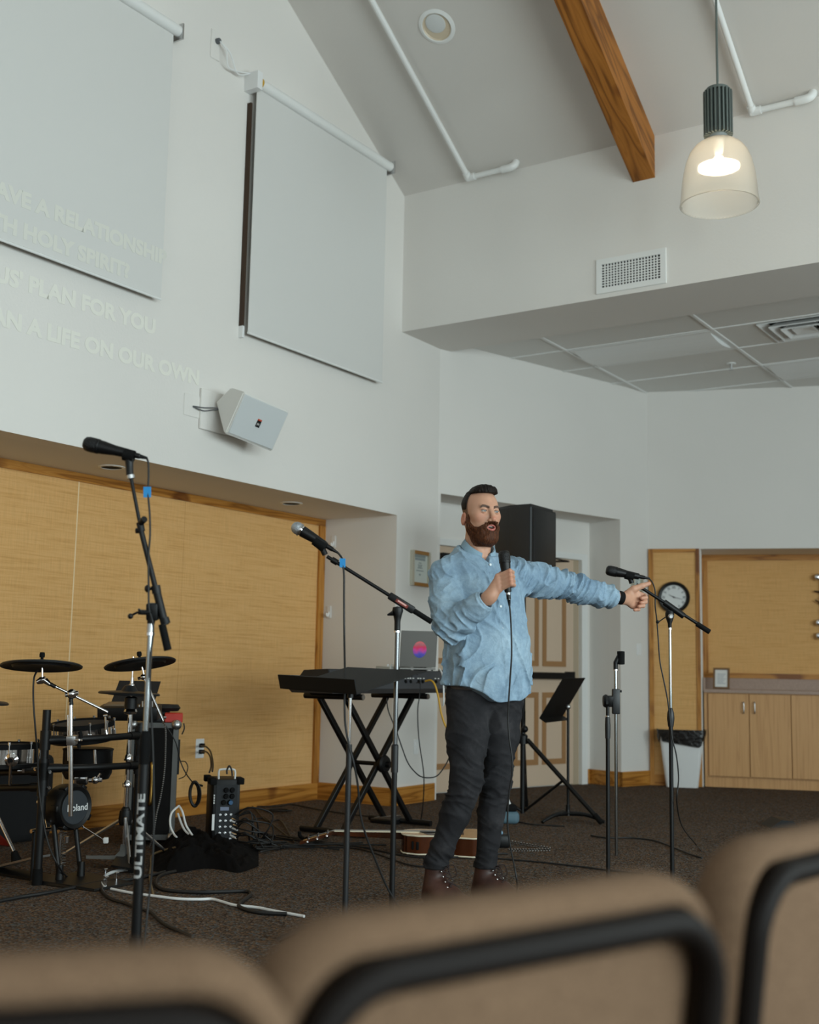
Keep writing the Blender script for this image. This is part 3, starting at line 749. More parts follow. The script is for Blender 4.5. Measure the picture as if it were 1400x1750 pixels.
# counter with cabinets
M['lam'] = plain('laminate_counter', rgb(164, 138, 122), .5, var=.10, scale=60)
M['cab'] = mat_wood('oak_cabinet', rgb(190, 142, 92), rgb(200, 152, 100), rgb(206, 158, 106), axis=(0, 0, 1), freq=22, stretch=.03, knots=False)
ct = thing('countertop', FC.p(3.0, -.3, .885), 'speckled mauve-brown laminate countertop with backsplash', 'countertop')
MB().box(FC, .508, 6.5, -ND + .02, .012, .885, .916).build('slab', M['lam'], ct)
MB().box(FC, .508, 6.5, -ND + .0, -ND + .02, .885, 1.025).build('backsplash', M['lam'], ct)
MB().box(FC, .506, .527, -ND + .02, .0, .916, 1.025).build('side_splash', M['lam'], ct)
x0 = 0.548; xs = [x0, .923, 1.305, 1.687, 2.07]
def cabinet(xa, xb, label):
    t = thing('base_cabinet', FC.p((xa + xb) / 2, -.3, 0), label, 'cabinet', None)
    MB().box(FC, xa - .035 if xa < .6 else xa, xb, -ND + .02, -.03, .095, .884).build('carcass', M['cab'], t)
    MB().box(FC, xa - .035 if xa < .6 else xa, xb, -ND + .02, -.05, 0, .095).build('plinth', M['cab'], t)
    mid = (xa + xb) / 2
    for a, b, hs in ((xa, mid, 1), (mid, xb, -1)):
        d = MB().rbox(FC, a + .003, b - .003, -.029, -.008, .105, .876, .002, 1).build('door', M['cab'], t)
        hx = (b - .05) if hs > 0 else (a + .05)
        MB().tube(catmull([FC.p(hx, -.008, .80), FC.p(hx, .018, .798), FC.p(hx, .022, .75), FC.p(hx, .018, .702), FC.p(hx, -.008, .70)], 4), .006, 8).build('handle', M['steel'], d)
    return t
cabinet(xs[0], xs[2], 'oak cabinet with two handled doors under the left end of the countertop')
cabinet(xs[2], xs[4], 'oak cabinet cut by the right edge under the countertop')
Pf = FC.p(.60, -.20, .917); F = Frame(Pf, (DC + NC * .12).normalized())
lean = (ZZ * .97 - F.y * .22).normalized(); F.z = lean; F.y = F.z.cross(F.x); F.y = F.y if F.y.dot(NC) > 0 else -F.y
t = thing('photo_frame', Pf, 'small brown picture frame with white text card standing on the countertop', 'picture frame')
w_, h_ = .155, .205; e = .018
m = MB().box(F, 0, e, 0, .016, 0, h_).box(F, w_ - e, w_, 0, .016, 0, h_).box(F, e, w_ - e, 0, .016, 0, e).box(F, e, w_ - e, 0, .016, h_ - e, h_)
m.build('frame', plain('bronze_frame', rgb(120, 88, 58), .4, .3), t)
MB().box(F, e, w_ - e, 0, .008, e, h_ - e).build('card', M['paper'], t)
m = MB()
for k in range(7): m.box(F, .038, w_ - .038 - (k % 3) * .01, .008, .0086, h_ * (.70 - .075 * k), h_ * (.70 - .075 * k) + .005)
m.build('text_lines', plain('text_grey', rgb(150, 156, 165), .8), t)
MB().hexa([F.p(.05, -.002, .02), F.p(.1, -.002, .02), F.p(.1, -.09, .0) , F.p(.05, -.09, .0), F.p(.05, -.002, .14), F.p(.1, -.002, .14), F.p(.1, -.008, .14), F.p(.05, -.008, .14)]).build('easel_back', M['black'], t)

# waste bin
Pb = at_z(1166, 1346); F = Frame(Pb + NC * .0 - RT * .0, DC)
t = thing('waste_bin', F.p(0, -.10, 0), 'white waste bin with a black liner below the clock', 'bin')
def ring_rr(F, w, d, r, z, n=5):
    out = []
    for cx, cy, a0 in ((w - r, d - r, 0), (-(w - r), d - r, 90), (-(w - r), -(d - r), 180), (w - r, -(d - r), 270)):
        for k in range(n): a = math.radians(a0 + 90 * k / (n - 1)); out.append(F.p(cx + r * math.cos(a), -.10 + cy + r * math.sin(a), z))
    return out
def loft(m, rings, cap0=True, cap1=True):
    vs = [[m.bm.verts.new(p) for p in r] for r in rings]; n = len(vs[0])
    for A, B in zip(vs, vs[1:]):
        for k in range(n): m.face([A[k], A[(k + 1) % n], B[(k + 1) % n], B[k]], True)
    if cap0: m.face(vs[0][::-1])
    if cap1: m.face(vs[-1])
    return m
loft(MB(), [ring_rr(F, .145, .10, .03, .0), ring_rr(F, .15, .105, .03, .02), ring_rr(F, .205, .14, .04, .50), ring_rr(F, .2, .135, .04, .50), ring_rr(F, .14, .09, .03, .03)], True, True).build('body', M['white'], t)
rg = []
for z, k in ((.30, 0), (.42, .4), (.50, .7), (.53, 1), (.535, .9), (.50, .6)):
    rr = []
    base = ring_rr(F, .205 + .018 * min(k + .5, 1), .14 + .018, .05, z, 6)
    for i, p in enumerate(base):
        a = i / len(base) * 2 * PI; hem = .10 * (.5 + .5 * math.sin(a * 3 + 1.0)) + .02 * math.sin(a * 9)
        q = p.copy()
        if k == 0: q.z = .385 + hem * .9
        elif k == .4: q.z = .44 + hem * .5
        out = (q - F.p(0, -.10, q.z)); q += out.normalized() * .006 * math.sin(i * 2.4 + z * 60)
        rr.append(q)
    rg.append(rr)
M['liner'] = plain('bin_liner', rgb(26, 24, 23), .25, bump=.8, bdist=.01, scale=25)
loft(MB(), rg, False, False).build('liner', M['liner'], t)

# ------------------------------------------------------------------ microphone stands
M['cord'] = plain('black_cable', rgb(16, 15, 15), .55)
M['bluetape'] = plain('blue_tape', rgb(38, 140, 205), .6)
M['grey_mesh'] = NT('silver_mesh').set(rgb(150, 155, 160), .35, .8).m
t_ = NT('silver_mesh_ball').set(rgb(168, 174, 180), .35, .7); v = t_.coords(); vo = t_.n('ShaderNodeTexVoronoi'); vo.inputs['Scale'].default_value = 260; t_.l(v, vo.inputs['Vector']); t_.bump(vo.outputs['Distance'], .8, .002); M['mesh_silver'] = t_.m
t_ = NT('black_mesh_ball').set(rgb(24, 24, 25), .4, .4); v = t_.coords(); vo = t_.n('ShaderNodeTexVoronoi'); vo.inputs['Scale'].default_value = 260; t_.l(v, vo.inputs['Vector']); t_.bump(vo.outputs['Distance'], .8, .002); M['mesh_black'] = t_.m
def microphone(a, b, label, kind='black', body=None, xlr=True, rscale=1.0):
    """a = tip of the grille, b = end of the plug"""
    a, b = Vector(a), Vector(b); d = (b - a).normalized(); L = (b - a).length; s = L / (.235 if xlr else .185)
    t = thing('microphone', a, label, 'microphone')
    R = .026 * rscale
    if kind == 'silver':
        MB().lathe(a, d, [(0, 0), (R * .55, .004), (R * .87, .013), (R, .026), (R * .97, .036)], 24).build('grille', M['mesh_silver'], t)
        MB().lathe(a, d, [(R * .97, .036), (R * 1.03, .037), (R * 1.03, .042), (R * .92, .043)], 24).build('grille_ring', M['steel'], t)
        MB().lathe(a, d, [(R * .86, .043), (R * .78, .05), (R * .88, .056), (R * .80, .062)], 24).build('collar', M['chrome'], t)
        prof = [(R * .9, .05), (R * .84, .075), (R * .6, .165 * s), (R * .5, .175 * s), (0, .176 * s)]
    else:
        MB().lathe(a, d, [(0, 0), (R * .6, .001), (R * .9, .008), (R, .02), (R * 1.0, .042), (R * .95, .05)], 24).build('grille', M['mesh_black'], t)
        MB().lathe(a, d, [(R * .95, .046), (R * 1.0, .047), (R * 1.0, .053), (R * .9, .055)], 24).build('grille_ring', M['black'], t)
        prof = [(R * .92, .053), (R * .88, .07), (R * .68, .115 * s), (R * .6, .17 * s), (R * .55, .176 * s), (0, .177 * s)]
    MB().lathe(a, d, prof, 24).build('body', body or M['black'], t)
    if xlr:
        MB().lathe(a + d * .176 * s, d, [(0, -.004), (.0095, -.004), (.0095, .03 * s), (.0075, .032 * s), (.0045, .058 * s), (0, .059 * s)], 16).build('plug', M['black'], t)
    return t
def cable(pts, r, label, mat=None, group=None, name='cable', n=8):
    o = MB().tube(catmull(pts, n), r, 8).build(name, mat or M['cord'])
    return tag(o, label, 'cable', group)
def tape_on(parent, P, w=.014):
    return MB().box(Frame(P, RT, FW), -w * 1.25, w * .7, -w * .3, w * .3, -.018, .018).build('blue_tape', M['bluetape'], parent)
def clip(t, m0, m1, jnt, tip):
    """rubber cradle round the microphone between m0 and m1, with a hinged socket down to the stand"""
    d = (m1 - m0).normalized(); c = (m0 + m1) / 2
    MB().tube([m0, m1], .0215, 14).build('clip', M['black_matte'], t)
    MB().tube([c, jnt + (c - jnt) * .35], [.016, .012], 10).tube([jnt + (c - jnt) * .4, jnt], .0125, 10).build('clip_socket', M['black'], t)
def legs(t, P, r=.30, z0=.30, rot=0.3, straight=False):
    for k in range(3):
        a = rot + k * 2 * PI / 3; d = Vector((math.cos(a), math.sin(a), 0))
        l = MB().tube([P + ZZ * .10 + d * .02, P + d * r + ZZ * .012], .0095, 8).build('leg', M['black'], t)
        MB().tube([P + d * (r - .03) + ZZ * .020, P + d * (r + .012) + ZZ * .0125], .0125, 8).build('rubber_foot', M['black_matte'], l)
    MB().cyl(P + ZZ * .06, P + ZZ * .16, .024, .022, 14).build('hub', M['black'], t)

# left, tall stand
YL = 4.0
base = at_y(257, 1080, YL); bx = Vector((base.x, YL, 0))
t = thing('mic_stand', bx, 'tall left microphone stand with steep boom and white lettering on its pole', 'stand')
def zat(px, py, y=None): return at_y(px, py, YL if y is None else y).z
MB().cyl(bx + ZZ * zat(247, 1300), bx + ZZ * zat(259, 1075), .0095, None, 14).build('inner_tube', plain('smoke_chrome', (.34, .36, .37, 1), .15, 1.0), t)
MB().cyl(bx + ZZ * .06, bx + ZZ * zat(246, 1290), .0165, None, 18).build('outer_tube', M['black'], t)
zc_ = zat(247, 1306); zc2 = zat(248, 1249)
MB().lathe(bx, ZZ, [(.0, zc_ - .002), (.0175, zc_), (.0175, zc_ + .02), (.019, zc_ + .045), (.017, zc2 - .02), (.012, zc2), (0, zc2 + .001)], 18).build('clutch_grip', M['black_matte'], t)
MB().cyl(bx + ZZ * zat(258, 1086), bx + ZZ * zat(258, 1081), .0145, None, 14).build('lock_ring', M['chrome'], t)
MB().cyl(bx + ZZ * zat(258, 1082), bx + ZZ * zat(258, 1066), .0125, None, 14).build('socket', M['steel'], t)
J = at_y(262, 1046, YL)
MB().tube([bx + ZZ * zat(258, 1068), at_y(259, 1056, YL), J], [.012, .015, .017], 12).rbox(Frame(J, RT, FW), -.022, .018, -.016, .016, -.028, .03, .006).build('swivel', M['black'], t)
hdl = MB(); hdl.tube([at_y(259, 1047, YL - .02), at_y(236, 1046, YL - .03)], .0085, 8).tube([at_y(242, 1044, YL - .03), at_y(240, 1046, YL - .03)], .013, 8).tube([at_y(236, 1046, YL - .03), at_y(224, 1052, YL - .03)], .004, 6).ball(at_y(223, 1053, YL - .03), .0095, 10)
hdl.build('clamp_lever', M['black'], t)
MB().tube([at_y(282, 1068, YL), at_y(266, 1003, YL)], .0135, 14).build('boom_sleeve', M['black'], t)
MB().tube([at_y(287, 1111, YL), at_y(277, 1067, YL)], [.0130, .0125], 14).build('counterweight_grip', M['black_matte'], t)
MB().tube([at_y(284, 1066, YL), at_y(281, 1056, YL)], .015, 14).build('sleeve_ring', M['black'], t)
MB().tube([at_y(276, 1045, YL), at_y(240, 902, YL)], .0092, 12).build('boom_tube', M['black'], t)
MB().tube([at_y(241, 905, YL), at_y(224, 817, YL)], .0062, 12).build('boom_extension', M['black'], t)
m = MB(); m.tube([at_y(268, 1014, YL), at_y(266, 1001, YL)], .0155, 12).tube([at_y(264, 1006, YL), at_y(254, 1006, YL)], .005, 8); m.lathe(at_y(254, 1006, YL), -RT, [(0, -.004), (.012, -.003), (.013, .006), (.008, .012), (0, .012)], 14)
m.build('boom_clamp', M['black'], t)
m = MB(); m.tube([at_y(242, 908, YL), at_y(239, 893, YL)], .0125, 12).tube([at_y(240, 907, YL), at_y(232, 907, YL)], .009, 8); m.tube([at_y(241, 893, YL - .01), at_y(247, 887, YL - .03)], .011, 12)
m.build('extension_clamp', M['black'], t)
MB().cyl(at_y(224, 818, YL), at_y(223, 812, YL), .0135, .0135, 14).build('thread_ring', M['steel'], t)
clip(t, at_y(212, 776, YL), at_y(229, 781, YL), at_y(222, 812, YL), None)
legs(t, bx, .33, rot=.2)
text_mesh('pole_lettering', 'ULTIMATE', M['white'], t, bx + ZZ * zat(243, 1428) - FW * 0 + Vector((-.004, -.0168, 0)), ZZ, Vector((-1, 0, 0)), .036, bold=.0012, xs=1.62)
tm = [o for o in t.children if o.name.startswith('pole_lettering')][0]
_b = bmesh.new(); _b.from_mesh(tm.data); bmesh.ops.triangulate(_b, faces=list(_b.faces))
for _k in range(3): bmesh.ops.subdivide_edges(_b, edges=[e for e in _b.edges if e.calc_length() > .005], cuts=1, use_grid_fill=True); bmesh.ops.triangulate(_b, faces=list(_b.faces))
_b.to_mesh(tm.data); _b.free()
for vv in tm.data.vertices:            # wrap the lettering round the pole
    x_ = vv.co.x; dz_ = vv.co.y
    a = (x_ + .004) / .0172; vv.co.x = .0174 * math.sin(a); vv.co.y = -.0174 * math.cos(a)
microphone(at_y(143, 757, YL), at_y(252, 783, YL), 'black microphone on the tall left stand', 'black')
cpts = [at_y(251, 783, YL), at_y(253.5, 792, YL), at_y(254, 815, YL), at_y(253, 842, YL), at_y(256, 880, YL), at_y(256.5, 915, YL), at_y(254, 950, YL - .01), at_y(254, 1000, YL - .02), at_y(255, 1040, YL - .025), at_y(250, 1060, YL - .03), at_y(256, 1150, YL - .03), at_y(262, 1300, YL - .02), at_y(262, 1450, YL - .02), at_y(252, 1560, YL - .03), bx + Vector((.05, -.15, .006))]
cpts[9] = at_y(262, 1075, YL - .03)
c1 = cable(cpts, .0034, 'cable with blue tape running down the tall left stand')
tape_on(c1, at_y(253.4, 841, YL), .0125)

# centre stand
YC = 4.85
base = at_y(679, 1080, YC); bx = Vector((base.x, YC, 0)); YLs = YC
zc = lambda py, px=680: at_y(px, py, YC).z
t = thing('mic_stand', bx, 'centre microphone stand in front of the laptop, boom rising left', 'stand')
MB().cyl(bx + ZZ * zc(1300), bx + ZZ * zc(1080), .0098, None, 14).build('inner_tube', plain('dark_chrome', (.16, .165, .17, 1), .22, 1.0), t)
MB().cyl(bx + ZZ * .03, bx + ZZ * zc(1310), .0112, None, 16).build('outer_tube', M['black'], t)
MB().lathe(bx, ZZ, [(0, zc(1320)), (.0145, zc(1320)), (.0145, zc(1274)), (.0105, zc(1272)), (0, zc(1271))], 16).build('clutch_grip', M['grey'] if False else plain('dark_grip', rgb(22, 23, 25), .45), t)
MB().cyl(bx + ZZ * zc(1081), bx + ZZ * zc(1078), .0125, None, 14).build('lock_ring', M['chrome'], t)
MB().lathe(bx, ZZ, [(0, zc(1079)), (.0122, zc(1079)), (.0125, zc(1062)), (.016, zc(1054)), (.0225, zc(1044)), (.020, zc(1038)), (0, zc(1036))], 16).build('swivel', M['black'], t)
MB().tube([at_y(672, 1048, YC - .012), at_y(662, 1051, YC - .012)], [.011, .003], 8).build('wing_knob', M['black'], t)
bd = (at_y(738, 1063, YC) - at_y(558, 950, YC)).normalized()
F = Frame(at_y(687, 1031, YC), bd, -FW)
b_ = MB(); b_.rbox(F, -.062, .058, -.016, .016, -.015, .015, .006); b_.build('boom_clamp', M['black'], t)
MB().box(F, -.028, .028, .016, .0168, -.007, .007).build('red_label', plain('red_label', rgb(120, 40, 30), .5), t)
MB().box(F, -.020, .020, .0168, .0174, -.001, .005).build('label_print', plain('label_pink', rgb(225, 175, 165), .5), t)
MB().tube([at_y(684, 1029, YC), at_y(559, 951, YC)], .0075, 12).build('boom_tube', M['black'], t)
MB().tube([at_y(703, 1041, YC), at_y(738, 1063, YC)], .0112, 14).build('counterweight_grip', M['black_matte'], t)
MB().tube([at_y(577, 962, YC), at_y(567, 956, YC)], .0125, 12).build('thread_ring', M['black'], t)
clip(t, at_y(538, 923, YC), at_y(556, 937, YC), at_y(556, 948, YC), None)
MB().lathe(bx, ZZ, [(0, .0), (.13, .0), (.132, .012), (.09, .026), (.03, .034), (.014, .05), (0, .05)], 36).build('round_base', M['black'], t)
microphone(at_y(499, 897, YC), at_y(578, 945, YC), 'microphone with a silver ball grille on the centre stand', 'silver')
cp = [(577, 944, YC), (584, 953, YC), (586, 962, YC - .01), (588, 985, YC - .01), (588, 1030, YC - .02), (588.5, 1090, YC - .04), (589.5, 1150, YC - .16), (589, 1200, YC - .2), (590.5, 1240, YC - .2), (597, 1275, YC - .2), (605, 1305, YC - .2), (612, 1345, YC - .18), (615, 1385, YC - .16), (623, 1420, YC - .14), (640, 1465, YC - .10), (668, 1528, YC - .04)]
pts = [at_y(*p) for p in cp] + [bx + Vector((.10, .0, .03)), bx + Vector((.25, -.1, .006))]
c2 = cable(pts, .0042, 'cable with blue tape hanging from the silver microphone to the floor')
tape_on(c2, at_y(587, 962, YC - .012), .012)

# right stand
YR = 5.95
base = at_y(1145, 1080, YR); bx = Vector((base.x, YR, 0)); zr = lambda py: at_y(1145, py, YR).z
t = thing('mic_stand', bx, 'right-hand microphone stand in front of the clock and bin', 'stand')
MB().cyl(bx + ZZ * zr(1235), bx + ZZ * zr(1075), .0078, None, 14).build('inner_tube', plain('smoke_chrome', (.34, .36, .37, 1), .15, 1.0), t)
MB().cyl(bx + ZZ * .03, bx + ZZ * zr(1240), .0105, None, 16).build('outer_tube', M['black'], t)
MB().lathe(bx, ZZ, [(0, zr(1243)), (.0135, zr(1242)), (.0185, zr(1228)), (.0165, zr(1218)), (.009, zr(1210)), (0, zr(1209))], 16).build('clutch_grip', plain('dark_grip', rgb(22, 23, 25), .45), t)
MB().cyl(bx + ZZ * zr(1076), bx + ZZ * zr(1073), .0105, None, 14).build('lock_ring', M['chrome'], t)
MB().lathe(bx, ZZ, [(0, zr(1074)), (.0092, zr(1074)), (.0098, zr(1066)), (.022, zr(1054)), (.022, zr(1048)), (.018, zr(1044)), (0, zr(1043))], 16).build('swivel', M['black'], t)
MB().lathe(bx + ZZ * zr(1053) - FW * .02, -FW, [(0, 0), (.014, 0), (.014, .006), (.008, .012), (0, .012)], 16).build('swivel_knob', M['steel'], t)
MB().tube([at_y(1088, 999, YR), at_y(1213, 1079, YR)], .0082, 12).build('boom_tube', M['black'], t)
MB().tube([at_y(1135, 1029, YR), at_y(1169, 1053, YR)], .0155, 14).build('boom_clamp', M['black'], t)
MB().tube([at_y(1191, 1066, YR), at_y(1213, 1080, YR)], .0128, 14).build('counterweight_grip', M['black_matte'], t)
clip(t, at_y(1069, 982, YR), at_y(1083, 986, YR), at_y(1080, 997, YR), None)
MB().lathe(bx, ZZ, [(0, .0), (.12, .0), (.122, .010), (.08, .020), (.03, .028), (.013, .04), (0, .04)], 36).build('round_base', M['black'], t)
microphone(at_y(1036, 974, YR), at_y(1111, 989, YR), 'black microphone above the outstretched hand', 'black')
cp = [(1110, 989), (1116, 997), (1120, 1012), (1120, 1035), (1123, 1062), (1125, 1090), (1128, 1130), (1134, 1160), (1141, 1195), (1145, 1228), (1149, 1262), (1156, 1290), (1160, 1330), (1157, 1370), (1165, 1410), (1185, 1450), (1198, 1462)]
pts = [at_y(px, py, YR - .03 if i > 3 else YR) for i, (px, py) in enumerate(cp)]
pts[-1] = at_z(1200, 1455, .006); pts[-2] = at_z(1187, 1440, .02); pts[-3] = at_y(1166, 1412, YR + .4)
c3 = cable(pts, .0035, 'cable hanging from the microphone above the outstretched hand')
MB().tube([at_y(1124, 1064, YR - .03), at_y(1137, 1055, YR - .02)], .003, 6).ball(at_y(1124, 1063, YR - .03), .009, 8).build('cable_tie', M['black'], c3)

# folded stand with an empty clip
YF = 5.75
base = at_y(1039, 1300, YF); bx = Vector((base.x, YF, 0)); zf = lambda py, px=1039: at_y(px, py, YF).z
t = thing('mic_stand', bx, 'folded microphone stand with an empty clip on top, boom hanging down', 'stand')
MB().cyl(bx + ZZ * .03, bx + ZZ * zf(1258), .0098, None, 16).build('outer_tube', M['black'], t)
MB().lathe(bx, ZZ, [(0, zf(1262)), (.0125, zf(1262)), (.0135, zf(1240)), (.0115, zf(1226)), (0, zf(1225))], 16).build('clutch_grip', plain('dark_grip', rgb(22, 23, 25), .45), t)
MB().cyl(bx + ZZ * zf(1228), bx + ZZ * zf(1206), .0085, None, 12).build('inner_tube', M['black'], t)
MB().cyl(bx + ZZ * zf(1225), bx + ZZ * zf(1223), .010, None, 12).build('lock_ring', M['chrome'], t)
F = Frame(at_y(1045, 1197, YF), RT, -FW)
MB().rbox(F, -.020, .022, -.014, .014, -.03, .022, .006).build('swivel', M['black'], t)
m = MB(); m.lathe(at_y(1036, 1198, YF), -RT, [(0, -.006), (.028, -.006), (.03, .004), (.024, .014), (0, .015)], 20, ribs=.06); m.build('swivel_knob', M['black'], t)
MB().cyl(Vector((at_y(1053, 1300, YF).x, YF, zf(1462, 1053))), Vector((at_y(1053, 1300, YF).x, YF, zf(1142, 1056))), .0078, None, 14).build('boom_tube', plain('smoke_chrome', (.34, .36, .37, 1), .15, 1.0), t)
bxx = at_y(1053, 1300, YF).x
MB().rbox(Frame(Vector((bxx, YF, 0)), Vector((1, 0, 0))), -.017, .018, -.016, .016, zf(1220), zf(1177), .004).build('boom_clamp', plain('dark_grip', rgb(22, 23, 25), .45), t)
MB().cyl(Vector((bxx + .018, YF, zf(1181))), Vector((bxx + .028, YF, zf(1181))), .006, None, 10).build('clamp_screw', M['black'], t)
MB().cyl(Vector((bxx, YF, zf(1146))), Vector((bxx, YF, zf(1143))), .0105, None, 12).build('thread_ring', M['chrome'], t)
x2 = at_y(1053, 1140, YF)
m = MB(); m.tube([Vector((bxx, YF, zf(1144))), Vector((bxx, YF, zf(1131)))], .0105, 12).tube([Vector((bxx, YF, zf(1133))), at_y(1057, 1124, YF), at_y(1060, 1119, YF)], .012, 12); m.build('clip_socket', M['black'], t)
m = MB(); F = Frame(at_y(1060, 1125, YF), RT, -FW); n_ = 12; pts_ = []
for k in range(n_ + 1):
    a = math.radians(215 + 290 * k / n_); pts_.append((.019 * math.cos(a) + .003, .019 * math.sin(a)))
for k in range(n_, -1, -1):
    a = math.radians(215 + 290 * k / n_); pts_.append((.0145 * math.cos(a) + .003, .0145 * math.sin(a)))
m.prism(F, pts_, -.028, .032); m.build('clip', M['black_matte'], t)
MB().lathe(bx, ZZ, [(0, .0), (.12, .0), (.122, .010), (.08, .018), (.03, .024), (.012, .034), (0, .034)], 36).build('round_base', M['black'], t)

# ------------------------------------------------------------------ music stands
M['desk'] = plain('desk_black', rgb(12, 12, 12), .6, 0, .2)
def music_stand(label, C, ex, ey, w, h, pole, knob, Yp, polz, lower, rb, tripod, hub_bolt=True, lower_pole=True):
    ex = Vector(ex).normalized(); ey = Vector(ey); ey = (ey - ex * ey.dot(ex)).normalized(); n = ex.cross(ey)
    t = thing('music_stand', Vector((pole.x, pole.y, 0)), label, 'stand')
    F = Frame(Vector(C), ex); F.y = ey; F.z = n
    MB().box(F, -w / 2, w / 2, -h / 2, h / 2, -.0012, .0012).build('desk', M['desk'], t)
    MB().hexa([F.p(-w / 2, -h / 2, -.001), F.p(w / 2, -h / 2, -.001), F.p(w / 2, -h / 2, .055), F.p(-w / 2, -h / 2, .055), F.p(-w / 2, -h / 2 + .002, -.001), F.p(w / 2, -h / 2 + .002, -.001), F.p(w / 2, -h / 2 + .006, .055), F.p(-w / 2, -h / 2 + .006, .055)]).build('ledge', M['desk'], t)
    m = MB()
    for yy in (.30, .38): m.box(F, -w / 2, w / 2, h * (yy) - .003, h * yy + .001, -.004, -.0012)
    m.box(F, -.10, -.09, -h * .4, h * .28, -.004, -.0012).box(F, .09, .10, -h * .4, h * .28, -.004, -.0012)
    m.build('stiffener', M['black'], t)
    return t, F
FD = Frame(Vector((-.213, 4.72, .987)), (0.631, -.776, -.021))
tp = at_y(598, 1230, 4.72); pole = Vector((tp.x, 4.72, 0)); zz_ = lambda py: at_y(598, py, 4.72).z
t, F = music_stand('front music stand with near-level black desk, beside the centre microphone stand', (-.213, 4.721, .987), (.631, -.776, -.021), (.752, .605, .261), .51, .34, pole, None, 4.72, None, None, None, None)
MB().ball(Vector((pole.x, 4.70, zz_(1176))), .0155, 16).build('tilt_knob', M['steel'], t)
MB().cyl(pole + ZZ * zz_(1193), pole + ZZ * (zz_(1173)), .0125, None, 12).build('tilt_socket', M['black'], t)
MB().cyl(pole + ZZ * zz_(1280), pole + ZZ * zz_(1190), .0062, None, 12).build('inner_tube', M['chrome'], t)
MB().cyl(pole + ZZ * .05, pole + ZZ * zz_(1272), .0115, None, 14).build('outer_tube', plain('dark_grip', rgb(22, 23, 25), .45), t)
def ms_base(t, P, r, rot):
    for k in range(3):
        a = rot + k * 2 * PI / 3; d = Vector((math.cos(a), math.sin(a), 0))
        MB().tube(catmull([P + ZZ * .055, P + d * r * .45 + ZZ * .055, P + d * r * .85 + ZZ * .028, P + d * r + ZZ * .011], 6), [.016] * 6 + [.014] * 6 + [.012] * 7, 8).build('foot', M['black'], t)
    MB().cyl(P + ZZ * .04, P + ZZ * .10, .02, .014, 14).build('hub', M['black'], t)
ms_base(t, pole, .25, 1.2)
PM = at_z(973, 1404, .0); YMS = PM.y
pole = Vector((at_y(971, 1300, YMS).x, YMS, 0)); zz_ = lambda py: at_y(971, py, YMS).z
t, F = music_stand('music stand with a tilted black desk in front of the door', (1.12, YMS, .862), (.458, .889, .013), (.465, -.252, .848), .48, .33, pole, None, YMS, None, None, None, None)
MB().ball(at_y(971, 1208, YMS - .04), .020, 16).build('tilt_knob', M['steel'], t)
MB().cyl(pole + ZZ * .06, pole + ZZ * zz_(1208), .0098, None, 14).build('pole', M['black'], t)
MB().cyl(pole + ZZ * .06, pole + ZZ * zz_(1375), .0155, None, 14).build('sleeve', M['black'], t)
ms_base(t, pole, .26, -.35)

# ------------------------------------------------------------------ keyboard on an X stand, laptop
Pn_ = at_y(484, 1176, 7.55); Fk = Frame(Vector((Pn_.x, Pn_.y, 0)), DA, NA)       # a along, b towards the audience
k_t = thing('keyboard', Fk.p(.7, .18, .89), 'long black stage keyboard on the X stand', 'keyboard')
LK = 1.36; zk = Pn_.z
Fp = Frame(Fk.o, NA, ZZ); Fp.z = DA
M['kb'] = plain('keyboard_black', rgb(30, 31, 34), .45)
M['kb_grey'] = plain('keyboard_slate', rgb(58, 60, 64), .5)
prof = [(0.0, zk), (0.0, zk + .055), (.03, zk + .075), (.12, zk + .080), (.15, zk + .115), (.335, zk + .125), (.372, zk + .0), (.375, zk - .025), (.06, zk - .025), (.03, zk)]
MB().prism(Fp, prof, 0.012, LK - .012).build('body', M['kb'], k_t)
for a, b in ((0, .012), (LK - .012, LK)):
    MB().prism(Fp, [(-.004, zk - .002), (-.004, zk + .058), (.03, zk + .08), (.31, zk + .078), (.37, zk + .0), (.03, zk - .004)], a, b).build('end_cheek', M['kb_grey'], k_t)
MB().prism(Fp, [(.3375, zk + .118), (.339, zk + .119), (.3725, zk + .004), (.371, zk + .003)], .02, LK - .02).build('back_panel', M['kb_grey'], k_t)
for i in range(52):
    a = .03 + i * (LK - .06) / 52; MB().box(Fk, a, a + (LK - .06) / 52 - .0015, .02, .118, zk + .076, zk + .0815).build('key', M['paper'], k_t)
m = MB(); random.seed(2)
for a in (.82, .855, .885, .92, .98, 1.01, 1.05, 1.20, 1.24): m.box(Fk, a, a + .018, .362, .3645, zk + .07, zk + .076)
m.build('port_labels', M['paper'], k_t)
for a in (.84, .90, 1.0, 1.05, 1.22): MB().cyl(Fk.p(a, .352, zk + .05), Fk.p(a, .366, zk + .052), .012, None, 10).build('port', M['black_matte'], k_t)
